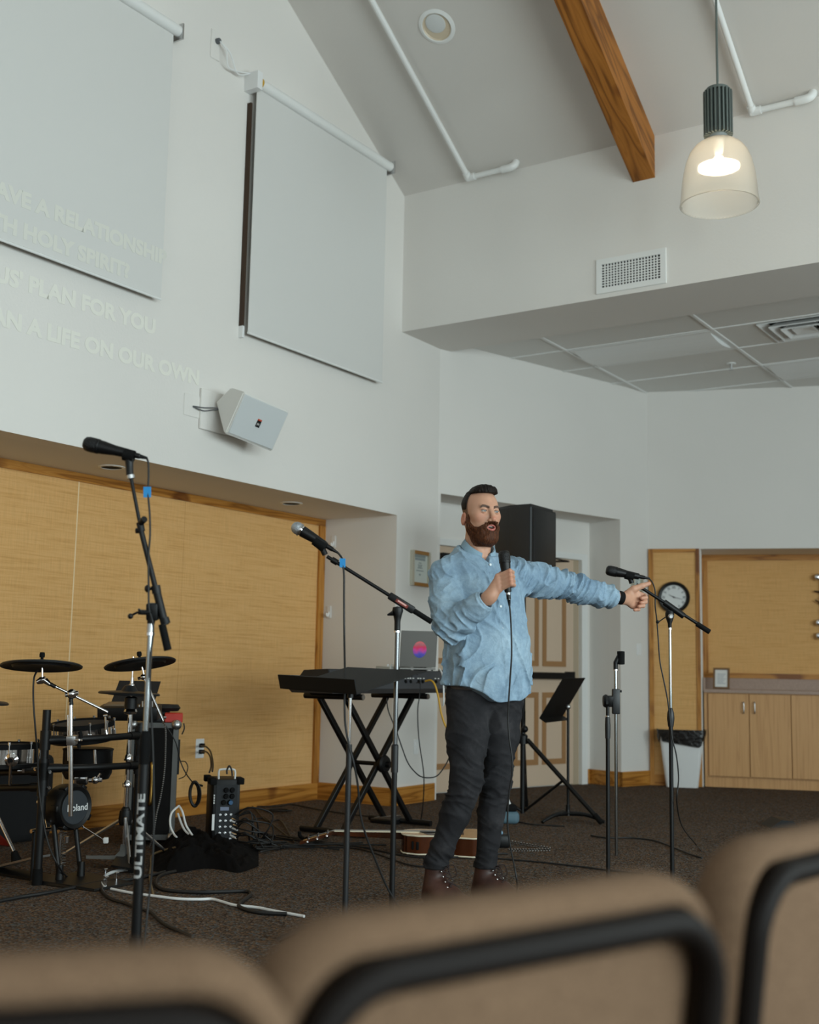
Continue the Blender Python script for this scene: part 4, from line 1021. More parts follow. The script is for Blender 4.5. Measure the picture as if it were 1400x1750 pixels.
# X stand
xs_ = thing('keyboard_stand', Fk.p(.7, .18, 0), 'black double-braced X stand under the keyboard', 'stand')
zt_ = zk - .058
def leg_pair(top_a, foot_a):
    for b in (.06, .27):
        MB().rbox(Frame((Fk.p(top_a, b, zt_) + Fk.p(foot_a, b, .03)) / 2, (Fk.p(top_a, b, zt_) - Fk.p(foot_a, b, .03)), NA), -.5 * (Fk.p(top_a, b, zt_) - Fk.p(foot_a, b, .03)).length, .5 * (Fk.p(top_a, b, zt_) - Fk.p(foot_a, b, .03)).length, -.016, .016, -.018, .018, .004, 1).build('leg', M['black'], xs_)
aL, aR = .30, 1.06
leg_pair(aL, aR); leg_pair(aR, aL)
for a in (aL, aR):
    ar = MB().tube([Fk.p(a, -.06, zt_ + .01), Fk.p(a, .40, zt_ + .01)], .019, 14).build('top_arm', M['black'], xs_)
    MB().tube([Fk.p(a, .40, zt_ + .01), Fk.p(a, .405, zt_ + .01)], .017, 14).build('end_cap', M['steel'], ar)
    MB().tube([Fk.p(a, -.06, .024), Fk.p(a, .44, .024)], .019, 14).build('floor_bar', M['black'], xs_)
    MB().box(Fk, a - .03, a + .03, .0, .36, zt_ + .02, zk - .025).build('rubber_pad', M['black_matte'], xs_)
MB().lathe(Fk.p((aL + aR) / 2, .31, zt_ * .5), NA, [(0, -.02), (.055, -.02), (.06, .005), (.05, .02), (.02, .022), (.02, .05), (0, .05)], 24).build('height_knob', M['black'], xs_)
MB().tube([Fk.p((aL + aR) / 2, .02, zt_ * .5), Fk.p((aL + aR) / 2, .3, zt_ * .5)], .014, 10).build('axle', M['black'], xs_)
# laptop
zl = zk + .1265
Pq = at_y(683, 1139, 8.25); Pr = at_y(738, 1142, 8.08)
ex = Vector((.98, .20, 0)); F = Frame(Vector((Pq.x, 8.12, zl)), ex); F.y = Vector((-ex.y, ex.x, 0)); F.z = ZZ
lp = thing('laptop', F.p(.14, .0, 0), 'open grey laptop with a colourful oval sticker on its lid', 'laptop')
wl_ = .25
M['alu'] = plain('space_grey_aluminium', rgb(112, 110, 106), .4, .3)
# player sits on the wall side: the base runs away from the lid
fy = Vector((-DA.y, DA.x, 0)) * -1
inward = -Vector((F.x.y, -F.x.x, 0)); inward = inward if inward.y > 0 else -inward
Fb = Frame(F.o, ex, inward); Fb.z = ZZ
MB().rbox(Fb, 0, wl_, .0, .215, .004, .018, .003, 1).build('base', M['alu'], lp)
for a, b in ((.02, .02), (wl_ - .02, .02), (.02, .19), (wl_ - .02, .19)): MB().cyl(Fb.p(a, b, 0), Fb.p(a, b, .004), .008, None, 10).build('foot', M['black_matte'], lp)
MB().box(Fb, .02, wl_ - .02, .03, .12, .018, .0195).build('key_bed', M['black_matte'], lp)
ld = (ZZ * .985 - inward * .17).normalized(); Fl = Frame(Fb.p(0, .002, .016), ex); Fl.y = ld; Fl.z = ex.cross(ld)
if Fl.z.dot(inward) > 0: Fl.z = -Fl.z
hl = (1141 - 1073) / CAM_F * 8.1 - .018
lid = MB().rbox(Fl, 0, wl_, 0.006, hl, -.003, .004, .0025, 1).build('lid', M['alu'], lp)
t_ = NT('sticker_gradient').set(None, .4); tc = t_.n('ShaderNodeTexCoord'); sp = t_.n('ShaderNodeSeparateXYZ'); t_.l(tc.outputs['Generated'], sp.inputs[0])
nz = t_.noise(tc.outputs['Generated'], 3.0, 2); ad = t_.n('ShaderNodeMath', operation='MULTIPLY_ADD'); ad.inputs[1].default_value = .35; t_.l(nz, ad.inputs[0]); t_.l(sp.outputs[2], ad.inputs[2])
sb = t_.n('ShaderNodeMath', operation='SUBTRACT'); sb.inputs[1].default_value = .17; t_.l(ad.outputs[0], sb.inputs[0])
t_.l(t_.ramp(sb.outputs[0], [(0, rgb(40, 70, 160)), (.25, rgb(90, 80, 190)), (.45, rgb(215, 70, 160)), (.62, rgb(225, 50, 90)), (.8, rgb(190, 110, 120)), (1, rgb(235, 110, 110))]), t_.b.inputs['Base Color'])
m = MB(); cx, cy = wl_ * .53, hl * .50
ovl = [(cx + .047 * math.cos(a), cy + .056 * math.sin(a)) for a in [2 * PI * k / 28 for k in range(28)]]
m.prism(Fl, ovl, .0042, .0049); m.build('sticker', t_.m, lid)
# small gear on the keyboard
Pg = Fk.p(.86, .16, zk + .1225)
t = thing('audio_interface', Pg, 'small pale box with knobs beside the laptop on the keyboard', 'audio interface')
Fg2 = Frame(Pg, DA, NA)
MB().rbox(Fg2, 0, .26, -.06, .06, .0, .028, .004, 1).build('case', plain('pale_case', rgb(170, 168, 160), .5), t)
for k in range(6): MB().cyl(Fg2.p(.03 + .04 * k, .02, .028), Fg2.p(.03 + .04 * k, .02, .042), .008, .007, 10).build('knob', M['white'], t)
Pg = Fk.p(1.22, .22, zk + .1245); Fg2 = Frame(Pg, DA, NA)
t = thing('usb_hub', Pg, 'small black hub with a lead at the far end of the keyboard', 'hub')
MB().rbox(Fg2, -.02, .04, -.04, .04, 0, .05, .006, 1).build('case', M['black'], t)
MB().tube(catmull([Fg2.p(0, .04, .03), Fg2.p(-.05, .06, .02), Fg2.p(-.12, .05, .018)], 5), .003, 6).build('lead', M['black'], t)
# leads from the back of the keyboard
YK = 8.05
def px_cable(lst, r, label, mat=None, group=None): return cable([at_y(a, b, c) for a, b, c in lst], r, label, mat, group)
pk = Fk.p(1.0, .375, zk + .05)
yk = Fk.p(1.02, .37, 0).y
px_cable([(727, 1164, yk - .03), (737, 1163, yk - .06), (744, 1172, yk - .08), (750, 1195, yk - .08), (755, 1222, yk - .08), (765, 1246, yk - .06), (785, 1262, yk)], .0065, 'yellow lead plugged into the back of the keyboard', plain('yellow_cable', rgb(205, 155, 45), .5))
px_cable([(712, 1167, yk - .08), (718, 1168, yk - .12), (717, 1190, yk - .12), (714, 1215, yk - .12), (716, 1262, yk - .12), (724, 1320, yk - .1), (724, 1360, yk - .05), (720, 1398, yk + .05), (716, 1404, yk + .1)], .0038, 'thin black lead hanging from the back of the keyboard to the floor')
px_cable([(751, 1143, yk + .1), (756, 1152, yk + .05), (758, 1170, yk + .0), (758.5, 1196, yk - .02), (757, 1206, yk)], .006, 'white lead looped down behind the keyboard end', M['white'])
px_cable([(661, 1193, yk - .2), (664, 1215, yk - .2), (676, 1245, yk - .2), (688, 1280, yk - .2), (697, 1303, yk - .2), (708, 1318, yk - .2), (722, 1328, yk - .2), (745, 1327, yk - .15), (760, 1310, yk - .1), (770, 1290, yk - .1)], .0042, 'black lead drooping from the X stand knob towards the speaker')

# ------------------------------------------------------------------ loudspeaker on a tripod
PT = at_z(893, 1397, .0); YT = PT.y; zt2 = lambda py: at_y(893, py, YT).z
pb = Vector((PT.x, YT, 0))
t = thing('speaker_stand', pb, 'black tripod speaker stand behind the man', 'stand')
zhub = zt2(1264)
MB().cyl(pb + ZZ * .03, pb + ZZ * zt2(1215), .0185, None, 16).build('outer_tube', M['black'], t)
MB().cyl(pb + ZZ * zt2(1230), pb + ZZ * zt2(1016), .0165, None, 16).build('inner_tube', M['black'], t)
MB().lathe(pb, ZZ, [(0, zt2(1271)), (.036, zt2(1271)), (.036, zt2(1257)), (.022, zt2(1254)), (0, zt2(1253))], 18).build('collar', M['black'], t)
MB().ball(at_y(897, 1246, YT - .03), .026, 12).build('clamp_knob', M['black'], t)
pr = at_z(1028, 1406, .02); d0 = Vector((pr.x - pb.x, pr.y - pb.y, 0)); R0 = d0.length; a0 = math.atan2(d0.y, d0.x)
for k in range(3):
    a = a0 + k * 2 * PI / 3; d = Vector((math.cos(a), math.sin(a), 0))
    l = MB().tube([pb + d * .04 + ZZ * (zhub), pb + d * R0 + ZZ * .022], .0165, 12).build('leg', M['black'], t)
    f = (pb + d * R0 + ZZ * .022) - (pb + d * .04 + ZZ * zhub); f.normalize()
    MB().tube([pb + d * R0 + ZZ * .022 - f * .07, pb + d * R0 + ZZ * .022 + f * .004], .020, 12).build('rubber_foot', M['black_matte'], l)
    MB().tube([pb + d * .02 + ZZ * .05, pb + d * (.04 + (R0 - .04) * .5) + ZZ * (zhub * .52)], .010, 10).build('brace', M['black'], t)
Fs = Frame(pb, DA, NA)
zb_, ztp = zt2(1018), zt2(868)
sp = thing('loudspeaker', pb + ZZ * zb_, 'large black loudspeaker raised on the tripod behind the man', 'speaker')
M['pa'] = plain('speaker_black', rgb(30, 30, 31), .5, bump=.15, bscale=400)
Fpp = Frame(pb + ZZ * 0, DA, NA)
poly = [(-.20, .17), (.20, .17), (.20, -.02), (.11, -.20), (-.11, -.20), (-.20, -.02)]
b_ = MB(); b_.prism(Fpp, poly, zb_, ztp); bmesh.ops.bevel(b_.bm, geom=list(b_.bm.edges), offset=.022, segments=3, affect='EDGES'); 
for f in b_.bm.faces: f.smooth = True
b_.build('cabinet', M['pa'], sp)
MB().rbox(Fpp, -.178, .178, .165, .177, zb_ + .03, ztp - .03, .008, 2).build('grille', plain('black_grille', rgb(34, 34, 35), .45, .3, bump=.4, bscale=700), sp)
for a in (-.13, .13): MB().cyl(Fpp.p(a, .06, zb_ - .012), Fpp.p(a, .06, zb_ + .002), .014, None, 10).build('foot', M['black_matte'], sp)
MB().tube(catmull([Fpp.p(-.06, -.02, ztp - .002), Fpp.p(-.05, -.02, ztp + .03), Fpp.p(.05, -.02, ztp + .03), Fpp.p(.06, -.02, ztp - .002)], 6), .011, 8).build('handle', M['black'], sp) if False else None

# ------------------------------------------------------------------ guitar lying on its back
Gn = at_y(572, 1418, 7.06); Fg = Frame(Vector((Gn.x, Gn.y, 0)), Vector((1, -.035, 0)).normalized()); Fg.y = Vector((.035, 1, 0)).normalized(); Fg.z = ZZ
gt = thing('acoustic_guitar', Fg.p(.55, 0, 0), 'acoustic guitar lying on its back on the carpet', 'guitar')
LB0, LB1 = .385, .885
def gw(s):   # half width of the body at s in 0..1 from the neck joint
    pts_ = [(0, .0), (.02, .07), (.08, .118), (.20, .145), (.32, .137), (.43, .122), (.55, .142), (.70, .188), (.82, .200), (.92, .172), (.975, .11), (1.0, .0)]
    for (a, wa), (b, wb) in zip(pts_, pts_[1:]):
        if s <= b:
            q = (s - a) / (b - a); q = q * q * (3 - 2 * q) if .05 < s < .95 else math.sqrt(q) if wa < wb else 1 - (1 - q) * (1 - q) if False else q
            return wa + (wb - wa) * q
    return 0
N_ = 40; ss = [.5 - .5 * math.cos(PI * k / N_) for k in range(N_ + 1)]
out = [(LB0 + (LB1 - LB0) * s, gw(s)) for s in ss] + [(LB0 + (LB1 - LB0) * s, -gw(s)) for s in ss[-2:0:-1]]
t_ = NT('guitar_sunburst').set(None, .18, 0, .6); v = t_.coords(); t_.l(t_.ramp(t_.noise(v, 3, 3), [(.35, rgb(34, 16, 8)), (.55, rgb(78, 38, 16)), (.75, rgb(48, 22, 10))]), t_.b.inputs['Base Color']); M['gburst'] = t_.m
M['spruce'] = plain('spruce_top', rgb(196, 150, 98), .22, var=.05, scale=20)
M['ivory'] = plain('ivory_binding', rgb(225, 215, 190), .4)
MB().prism(Fg, out, .006, .112, True).build('body', M['gburst'], gt)
MB().prism(Fg, [(a, b * .985) for a, b in out], .112, .1145, True).build('top', M['spruce'], gt)
def bind(z):
    return MB().tube([Fg.p(a, b * 1.004, z) for a, b in out], .0045, 6, closed=True)
bind(.011).build('binding', M['ivory'], gt); bind(.1105).build('binding', M['ivory'], gt)
MB().lathe(Fg.p(LB0 + .155, 0, .1146), ZZ, [(0, .0), (.05, .0), (.05, .0006), (0, .0006)], 28).build('sound_hole', M['black_matte'], gt)
MB().lathe(Fg.p(LB0 + .155, 0, .1146), ZZ, [(.052, .0), (.052, .0008), (.058, .0008), (.058, 0), (.052, 0)], 28).build('rosette', M['ivory'], gt)
MB().prism(Fg, [(LB0 + .13, -.055), (LB0 + .17, -.06), (LB0 + .22, -.05), (LB0 + .27, -.11), (LB0 + .24, -.135), (LB0 + .16, -.12)], .1147, .1162).build('pickguard', plain('pickguard', rgb(60, 30, 16), .3), gt)
MB().box(Fg, LB0 + .325, LB0 + .355, -.075, .075, .1146, .123).build('bridge', M['darkwood'], gt)
MB().hexa([Fg.p(0, -.021, .088), Fg.p(LB0 + .03, -.026, .075), Fg.p(LB0 + .03, .026, .075), Fg.p(0, .021, .088), Fg.p(0, -.0215, .108), Fg.p(LB0 + .03, -.027, .114), Fg.p(LB0 + .03, .027, .114), Fg.p(0, .0215, .108)]).build('neck', M['gburst'], gt)
MB().hexa([Fg.p(0, -.0215, .108), Fg.p(LB0 + .1, -.028, .1148), Fg.p(LB0 + .1, .028, .1148), Fg.p(0, .0215, .108), Fg.p(0, -.0215, .113), Fg.p(LB0 + .1, -.028, .1192), Fg.p(LB0 + .1, .028, .1192), Fg.p(0, .0215, .113)]).build('fretboard', M['ivory'], gt)
hd = MB().hexa([Fg.p(-.195, -.033, .032), Fg.p(.0, -.023, .092), Fg.p(0, .023, .092), Fg.p(-.195, .033, .032), Fg.p(-.195, -.033, .048), Fg.p(0, -.023, .110), Fg.p(0, .023, .110), Fg.p(-.195, .033, .048)]).build('headstock', M['gburst'], gt)
for k in range(3):
    for s in (-1, 1):
        f = .04 + .055 * k; z = .11 - f * .32
        MB().cyl(Fg.p(-f, s * .018, z), Fg.p(-f, s * .018, z + .016), .004, None, 8).tube([Fg.p(-f, s * .025, z - .012), Fg.p(-f, s * .045, z - .012)], .0035, 6).ball(Fg.p(-f, s * .048, z - .012), .008, 8).build('tuner', M['paper'] if False else M['chrome'], hd)
for k in range(6):
    y0 = -.016 + .0064 * k
    MB().tube([Fg.p(-.04 - .055 * (k % 3), y0, .110 - .32 * (.04 + .055 * (k % 3)) + .008), Fg.p(0, y0, .1148), Fg.p(LB0 + .34, y0 * 1.7, .124)], .0007, 4).build('string', M['steel'], gt)
MB().rbox(Fg, LB0 + .085, LB0 + .11, -.128, -.118 + .0, .06, .10, .003, 1).build('preamp', M['black_matte'], gt) if False else None
ps = gw(.14)
m = MB()
for a in (.062, .088): m.rbox(Fg, LB0 + a, LB0 + a + .016, -gw((a + .008) / .5) - .004, -gw((a + .008) / .5) + .02, .035, .08, .003, 1)
m.build('preamp_controls', M['black_matte'], gt)
# cradle of the guitar stand seen beyond the headstock, foot pedals
P = at_z(535, 1432); F = Frame(P, Vector((1, 0, 0)), Vector((0, 1, 0))); F.z = ZZ
t = thing('guitar_strap', P, 'dark strap end curled up beyond the guitar headstock', 'strap')
MB().tube(catmull([at_y(512, 1421, 7.25), at_y(513, 1429, 7.25), at_y(521, 1434, 7.22), at_y(533, 1430, 7.2), at_z(560, 1429, .012)], 6), [.012] * 25, 6).build('strap', M['black_matte'], t)
P = at_z(660, 1407); F = Frame(P, DA, NA)
t = thing('sustain_pedal', P, 'black keyboard pedal on the floor behind the guitar neck', 'pedal')
MB().rbox(F, -.05, .05, -.10, .10, 0, .03, .006).build('base', M['black'], t)
MB().hexa([F.p(-.03, -.08, .03), F.p(.03, -.08, .03), F.p(.03, .1, .032), F.p(-.03, .1, .032), F.p(-.03, -.08, .036), F.p(.03, -.08, .036), F.p(.03, .1, .06), F.p(-.03, .1, .06)]).build('treadle', M['steel'], t)

# ------------------------------------------------------------------ electronic drum kit
Y0 = 5.8
M['rubber'] = plain('cymbal_rubber', rgb(24, 26, 28), .5)
M['cym_under'] = plain('cymbal_underside', rgb(14, 14, 15), .5)
def P_(px, py, y=Y0): return at_y(px, py, y)
def cymbal(c, r, tilt_dir, tilt, label, nut=True, dome=.018):
    """c = centre of the disc; the disc is tilted by 'tilt' so that the side 'tilt_dir' rises"""
    td = Vector(tilt_dir).normalized(); n = (ZZ * math.cos(tilt) - td * math.sin(tilt)).normalized()
    t = thing('cymbal_pad', c, label, 'cymbal')
    MB().lathe(c, n, [(0, .012 + dome), (r * .16, .012 + dome * .8), (r * .28, .012), (r * .96, .004), (r, -.002), (r * .985, -.008), (r * .93, -.006)], 56).build('playing_surface', M['rubber'], t)
    MB().lathe(c, n, [(r * .94, -.006), (r * .72, -.001), (r * .68, -.012), (r * .3, -.006), (0, -.004)], 56).build('underside', M['cym_under'], t)
    if nut:
        MB().cyl(c + n * .02, c + n * .05, .007, None, 10).lathe(c + n * .040, n, [(0, 0), (.012, 0), (.013, .012), (.011, .022), (0, .022)], 14).build('wing_nut', M['black_matte'], t)
    return t, n
rk = thing('drum_rack', P_(72, 1510, Y0) * 1.0, 'black tubular drum rack with chrome clamps at the left edge', 'rack')
rk.location.z = 0
px0 = P_(72, 1360).x
pL = Vector((px0, Y0, 0))
def zl_(py, px=72, y=Y0): return at_y(px, py, y).z
MB().cyl(pL + ZZ * .02, pL + ZZ * zl_(1213, 81), .0195, None, 18).build('post', M['black'], rk)
MB().cyl(pL, pL + ZZ * .075, .025, .023, 18).build('rubber_foot', M['black_matte'], rk)
pR = Vector((at_y(240, 1260, 6.2).x, 6.2, 0))
MB().cyl(pR + ZZ * .02, pR + ZZ * (zl_(1236, 240, 6.2)), .0195, None, 18).build('post', M['black'], rk)
MB().cyl(pR, pR + ZZ * .075, .025, .023, 18).build('rubber_foot', M['black_matte'], rk)
def rail(py0, py1, label='rail', bow=.05):
    a = Vector((pL.x, Y0, zl_(py0, 78))); b = Vector((pR.x, 6.2, zl_(py1, 240, 6.2)))
    pts = [a.lerp(b, k / 8) - FW * 0 + NA * bow * math.sin(PI * k / 8) for k in range(9)]
    MB().tube(pts, .0165, 14).build('rail', M['black'], rk)
    for q, e in ((a, 0), (b, 8)):
        d = (pts[1] - pts[0]).normalized() if e == 0 else (pts[-2] - pts[-1]).normalized()
        m = MB(); m.cyl(q - ZZ * .045, q + ZZ * .045, .0255, None, 16).cyl(q, q + d * .085, .0225, .0205, 16); m.build('clamp', M['black'], rk)
        MB().tube([q - RT * .03 - FW * .01, q - RT * .036 - FW * .02], .009, 8).build('bolt', M['chrome'], rk)
rail(1265, 1256); rail(1313, 1307)
# side arms running out of the frame on the left
for py0, py1 in ((1318, 1322), (1345, 1348)):
    a = Vector((pL.x, Y0, zl_(py0, 75))); b = P_(-60, py1, 6.15)
    MB().tube([a, b], .0165, 14).build('rail', M['black'], rk)
    MB().cyl(a - ZZ * .04, a + ZZ * .04, .0255, None, 16).tube([a, a + (b - a).normalized() * .08], .0215, 14).build('clamp', M['black'], rk)
    MB().tube([a + RT * .03 - FW * .01, a + RT * .038 - FW * .02], .008, 8).build('bolt', M['chrome'], rk)
# chrome boom pole clamped to the upper rail
yb = 5.74
MB().cyl(P_(121, 1395, yb), P_(121, 1200, yb), .0105, None, 14).build('chrome_pole', M['chrome'], rk)
MB().cyl(P_(116.5, 1300, yb + .02), P_(116, 1222, yb + .02), .004, None, 10).build('chrome_rod', M['chrome'], rk)
m = MB(); m.rbox(Frame(P_(123, 1265, yb), RT, -FW), -.022, .022, -.02, .02, -.022, .022, .004); m.build('pole_clamp', M['steel'], rk)
m = MB(); m.tube([P_(128, 1265, yb - .02), P_(140, 1265, yb - .03)], .005, 8).ball(P_(135, 1265, yb - .03), .008, 10); m.build('wing_bolt', M['chrome'], rk)
m = MB(); m.tube([P_(133, 1253, yb), P_(137, 1250, yb), P_(139, 1262, yb)], [.004, .010, .010], 10).tube([P_(135, 1272, yb), P_(135, 1280, yb)], [.011, .007], 10); m.build('rubber_grip', M['black_matte'], rk)
MB().cyl(P_(121.5, 1205, yb), P_(121, 1190, yb), .0115, .009, 14).build('tilter_neck', M['black'], rk)
MB().ball(P_(123, 1186, yb), .0245, 18).tube([P_(112, 1188, yb - .01), P_(134, 1184, yb - .01)], .010, 10).build('tilter', M['chrome'], rk)
MB().cyl(P_(84, 1168, yb - .02), P_(184, 1217, yb + .06), .0068, None, 10).build('boom_arm', M['chrome'], rk)
MB().tube([P_(84, 1168, yb - .02), P_(95, 1174, yb - .01)], .0095, 10).build('boom_sleeve', M['black'], rk)
MB().tube([P_(63, 1166, yb - .02), P_(70, 1163, yb - .02), P_(78, 1161, yb - .02)], [.010, .017, .014], 12).tube([P_(77, 1163, yb - .02), P_(86, 1170, yb - .02)], [.015, .009], 12).build('boom_tilter', M['chrome'], rk)
MB().cyl(P_(72.5, 1160, yb - .02), P_(72.3, 1141, yb - .02), .006, .0045, 10).build('cymbal_rod', M['chrome'], rk)
cymbal(P_(71, 1137.5, yb - .02), .190, -FW * .9 + NA * .3, math.radians(8.0), 'dark electronic cymbal on the chrome boom, leftmost whole cymbal')
t2, n2 = cymbal(P_(239.5, 1134, 6.25), .184, RT * .80 - FW * .62, math.radians(12), 'tilted dark electronic cymbal, upper right of the drum kit')
cymbal(P_(-46, 1198, 5.9), .168, -RT, math.radians(4), 'dark electronic cymbal cut by the left edge')
# crash arm
yc = 6.25
MB().tube([P_(243, 1140, yc), P_(247, 1158, yc)], .006, 10).build('cymbal_rod', M['chrome'], rk)
m = MB(); m.ball(P_(245, 1157, yc), .016, 12).tube([P_(236, 1160, yc), P_(254, 1154, yc)], .008, 8); m.build('tilter', M['chrome'], rk)
MB().cyl(P_(246, 1158, yc), P_(279, 1232, yc), .007, None, 10).build('boom_arm', M['chrome'], rk)
# cable down the left side
cable([P_(64, 1146, 5.7), P_(58, 1160, 5.66), P_(57, 1195, 5.66), P_(60, 1240, 5.66), P_(64, 1290, 5.7), P_(66, 1340, 5.72), P_(72, 1390, 5.72), P_(82, 1440, 5.72), P_(100, 1480, 5.72), at_z(118, 1500, .008), at_z(150, 1507, .008)], .0045, 'black lead hanging from the leftmost whole cymbal to the floor')

# drums: chrome shells with black hoops
t_ = NT('drum_chrome').set((.66, .66, .66, 1), .10, 1.0); M['drumchrome'] = t_.m
M['drumhead'] = plain('mesh_head', rgb(40, 40, 42), .8)
def drum(c, axis, r, h, label, lugs=10, rosette=None):
    ax = Vector(axis).normalized(); t = thing('drum_pad', c, label, 'drum')
    MB().lathe(c, ax, [(r * .985, 0), (r * .985, h), (r * .97, h), (r * .97, 0), (r * .985, 0)], 48).build('shell', M['drumchrome'], t)
    MB().lathe(c, ax, [(r * .97, -.005), (0, -.005), (0, -.014), (r * 1.0, -.014), (r * 1.02, .006), (r * .985, .008)], 40).build('bottom_tray', M['black'], t)
    MB().lathe(c, ax, [(r * .99, h - .012), (r * 1.045, h - .012), (r * 1.05, h + .006), (r * 1.02, h + .014), (r * .96, h + .010), (r * .96, h)], 48).build('hoop', M['black_matte'], t)
    MB().lathe(c, ax, [(r * .97, h + .004), (0, h + .006)], 40).build('mesh_head', M['drumhead'], t)
    x = (RT - ax * RT.dot(ax)).normalized(); y = ax.cross(x)
    for k in range(lugs):
        a = 2 * PI * (k + .3) / lugs; q = (x * math.cos(a) + y * math.sin(a))
        MB().tube([c + q * r * 1.03 + ax * .01, c + q * r * 1.03 + ax * (h + .02)], .0042, 8).tube([c + q * r * 1.03 + ax * .012, c + q * r * 1.03 + ax * .038], .0075, 8).tube([c + q * r * 1.03 + ax * (h + .012), c + q * r * 1.03 + ax * (h + .024)], .007, 8).build('tension_rod', M['chrome'], t)
    return t
c = P_(2, 1306, 5.98)
d1_ = drum(c, ZZ + NA * -.02, .178, .088, 'chrome drum pad cut by the left edge')
rs = P_(20, 1299, 5.80)
MB().lathe(rs, -FW, [(0, -.01), (.030, -.01), (.032, 0), (.018, .012), (.018, .022), (0, .022)], 22).build('rosette', M['chrome'], d1_)
MB().lathe(rs - FW * .022, -FW, [(.013, 0), (0, .001)], 16).build('rosette_bore', M['black_matte'], d1_)
m = MB(); m.cyl(P_(19, 1302, 5.78), P_(17, 1341, 5.85), .007, None, 12); m.build('mount_rod', M['chrome'], d1_)
m = MB(); m.tube([P_(30, 1318, 5.77), P_(42, 1317, 5.77)], .004, 8).box(Frame(P_(40, 1317, 5.77), RT, -FW), -.006, .006, -.004, .004, -.008, .008); m.build('wing_bolt', M['chrome'], d1_)
c = P_(141, 1262, 6.32)
d2_ = drum(c, ZZ * 1.0 - RT * .06 - FW * .10, .158, .072, 'chrome drum pad tilted behind the upper rack rail')
m = MB(); m.cyl(P_(162, 1282, 6.15), P_(163, 1308, 6.12), .007, None, 12); m.build('mount_rod', M['chrome'], d2_)
# tall lug on the right of the second drum
MB().tube([P_(181, 1257, 6.18), P_(180, 1224, 6.2)], .0055, 8).tube([P_(182, 1257, 6.18), P_(181, 1248, 6.18)], .010, 10).tube([P_(177, 1224, 6.2), P_(184, 1223, 6.2)], .007, 8).build('tall_rod', M['chrome'], d2_)
# lower black tom under the rails
c = P_(150, 1300, 6.3)
d3_ = thing('drum_pad', c, 'black drum pad tucked under the rack rails', 'drum')
MB().lathe(c, ZZ, [(0, -.09), (.11, -.09), (.125, -.06), (.125, .05), (.13, .06), (.12, .065), (0, .06)], 36).build('shell', M['black'], d3_)
m = MB(); m.rbox(Frame(P_(134, 1334, 6.1), RT, -FW), -.018, .045, -.015, .015, -.02, .02, .004); m.build('clamp', M['chrome'], d3_)
m = MB(); m.ball(P_(163, 1333, 6.08), .020, 12).tube([P_(152, 1334, 6.08), P_(174, 1333, 6.08)], .011, 10).tube([P_(168, 1328, 6.08), P_(172, 1322, 6.08)], .007, 8); m.build('wing_bolt', M['chrome'], d3_)

# kick pad tower and its pedal
kc = P_(129, 1380, 5.92); ax = NA
kt = thing('kick_pad', Vector((kc.x, kc.y, 0)), 'round black kick pad with white letters on a two-legged tower', 'drum')
MB().lathe(kc, ax, [(0, .0), (.078, .0), (.082, -.004)], 40).build('front_face', plain('kick_face', rgb(44, 49, 54), .6), kt)
MB().lathe(kc, ax, [(.081, -.002), (.098, .004), (.108, -.008), (.112, -.03), (.105, -.10), (.09, -.13), (0, -.13)], 40).build('housing', M['black'], kt)
for a in (60, 120, 180, 240, 330):
    a = math.radians(a); x = DA; q = x * math.cos(a) + ZZ * math.sin(a)
    MB().rbox(Frame(kc + q * .102 - ax * .03, q, ax), -.012, .014, -.02, .03, -.016, .016, .005).build('tension_lug', M['black'], kt)
text_mesh('white_letters', 'Roland', M['white'], kt, kc + ax * .0012 + DA * .012 - ZZ * .002, DA, ZZ, .046, bold=.0006)
for dx in (-.10, .075):
    q = kc + DA * dx * .75
    lg = MB().cyl(Vector((q.x, q.y, .02)), Vector((q.x, q.y, kc.z - .08)) - ax * .06, .0125, None, 12).build('leg', M['black'], kt)
    MB().cyl(Vector((q.x, q.y, .012)), Vector((q.x, q.y, .085)), .020, .016, 14).build('leg_socket', M['black'], lg)
Fk2 = Frame(Vector((kc.x, kc.y, 0)), DA, NA)
MB().hexa([Fk2.p(-.17, -.10, .004), Fk2.p(.15, -.10, .004), Fk2.p(.13, .30, .004), Fk2.p(-.13, .30, .004), Fk2.p(-.16, -.09, .02), Fk2.p(.14, -.09, .02), Fk2.p(.12, .29, .012), Fk2.p(-.12, .29, .012)]).build('base_plate', M['black'], kt)
for a, b in ((.08, .22), (-.03, .27), (.12, .1)):
    MB().cyl(Fk2.p(a, b, .0), Fk2.p(a, b, .05), .004, .004, 8).tube([Fk2.p(a - .01, b, .05), Fk2.p(a + .01, b, .05)], .005, 6).build('spur_bolt', M['chrome'], kt)
MB().cyl(kc + ZZ * -.14 - ax * .05, kc - ZZ * .17 - ax * .05, .012, None, 12).build('hoop_clamp', M['chrome'], kt)
pdl = thing('kick_pedal', Fk2.p(-.05, -.25, 0), 'chrome bass drum pedal with a spring behind the kick pad', 'pedal')
MB().hexa([Fk2.p(-.10, -.50, .012), Fk2.p(0, -.50, .012), Fk2.p(0, -.16, .10), Fk2.p(-.10, -.16, .10), Fk2.p(-.10, -.50, .022), Fk2.p(0, -.50, .022), Fk2.p(0, -.16, .11), Fk2.p(-.10, -.16, .11)]).build('footboard', M['steel'], pdl)
MB().box(Fk2, -.12, .02, -.52, -.12, .0, .012).build('base_plate', M['black'], pdl)
for a in (-.13, .03): MB().cyl(Fk2.p(a, -.13, .01), Fk2.p(a, -.13, .24), .009, None, 10).build('upright', M['chrome'] if a > 0 else M['black'], pdl)
MB().cyl(Fk2.p(-.15, -.13, .235), Fk2.p(.06, -.13, .235), .010, None, 12).lathe(Fk2.p(.0, -.13, .235), DA, [(.0, 0), (.03, 0), (.03, .02), (0, .02)], 18).build('axle', M['chrome'], pdl)
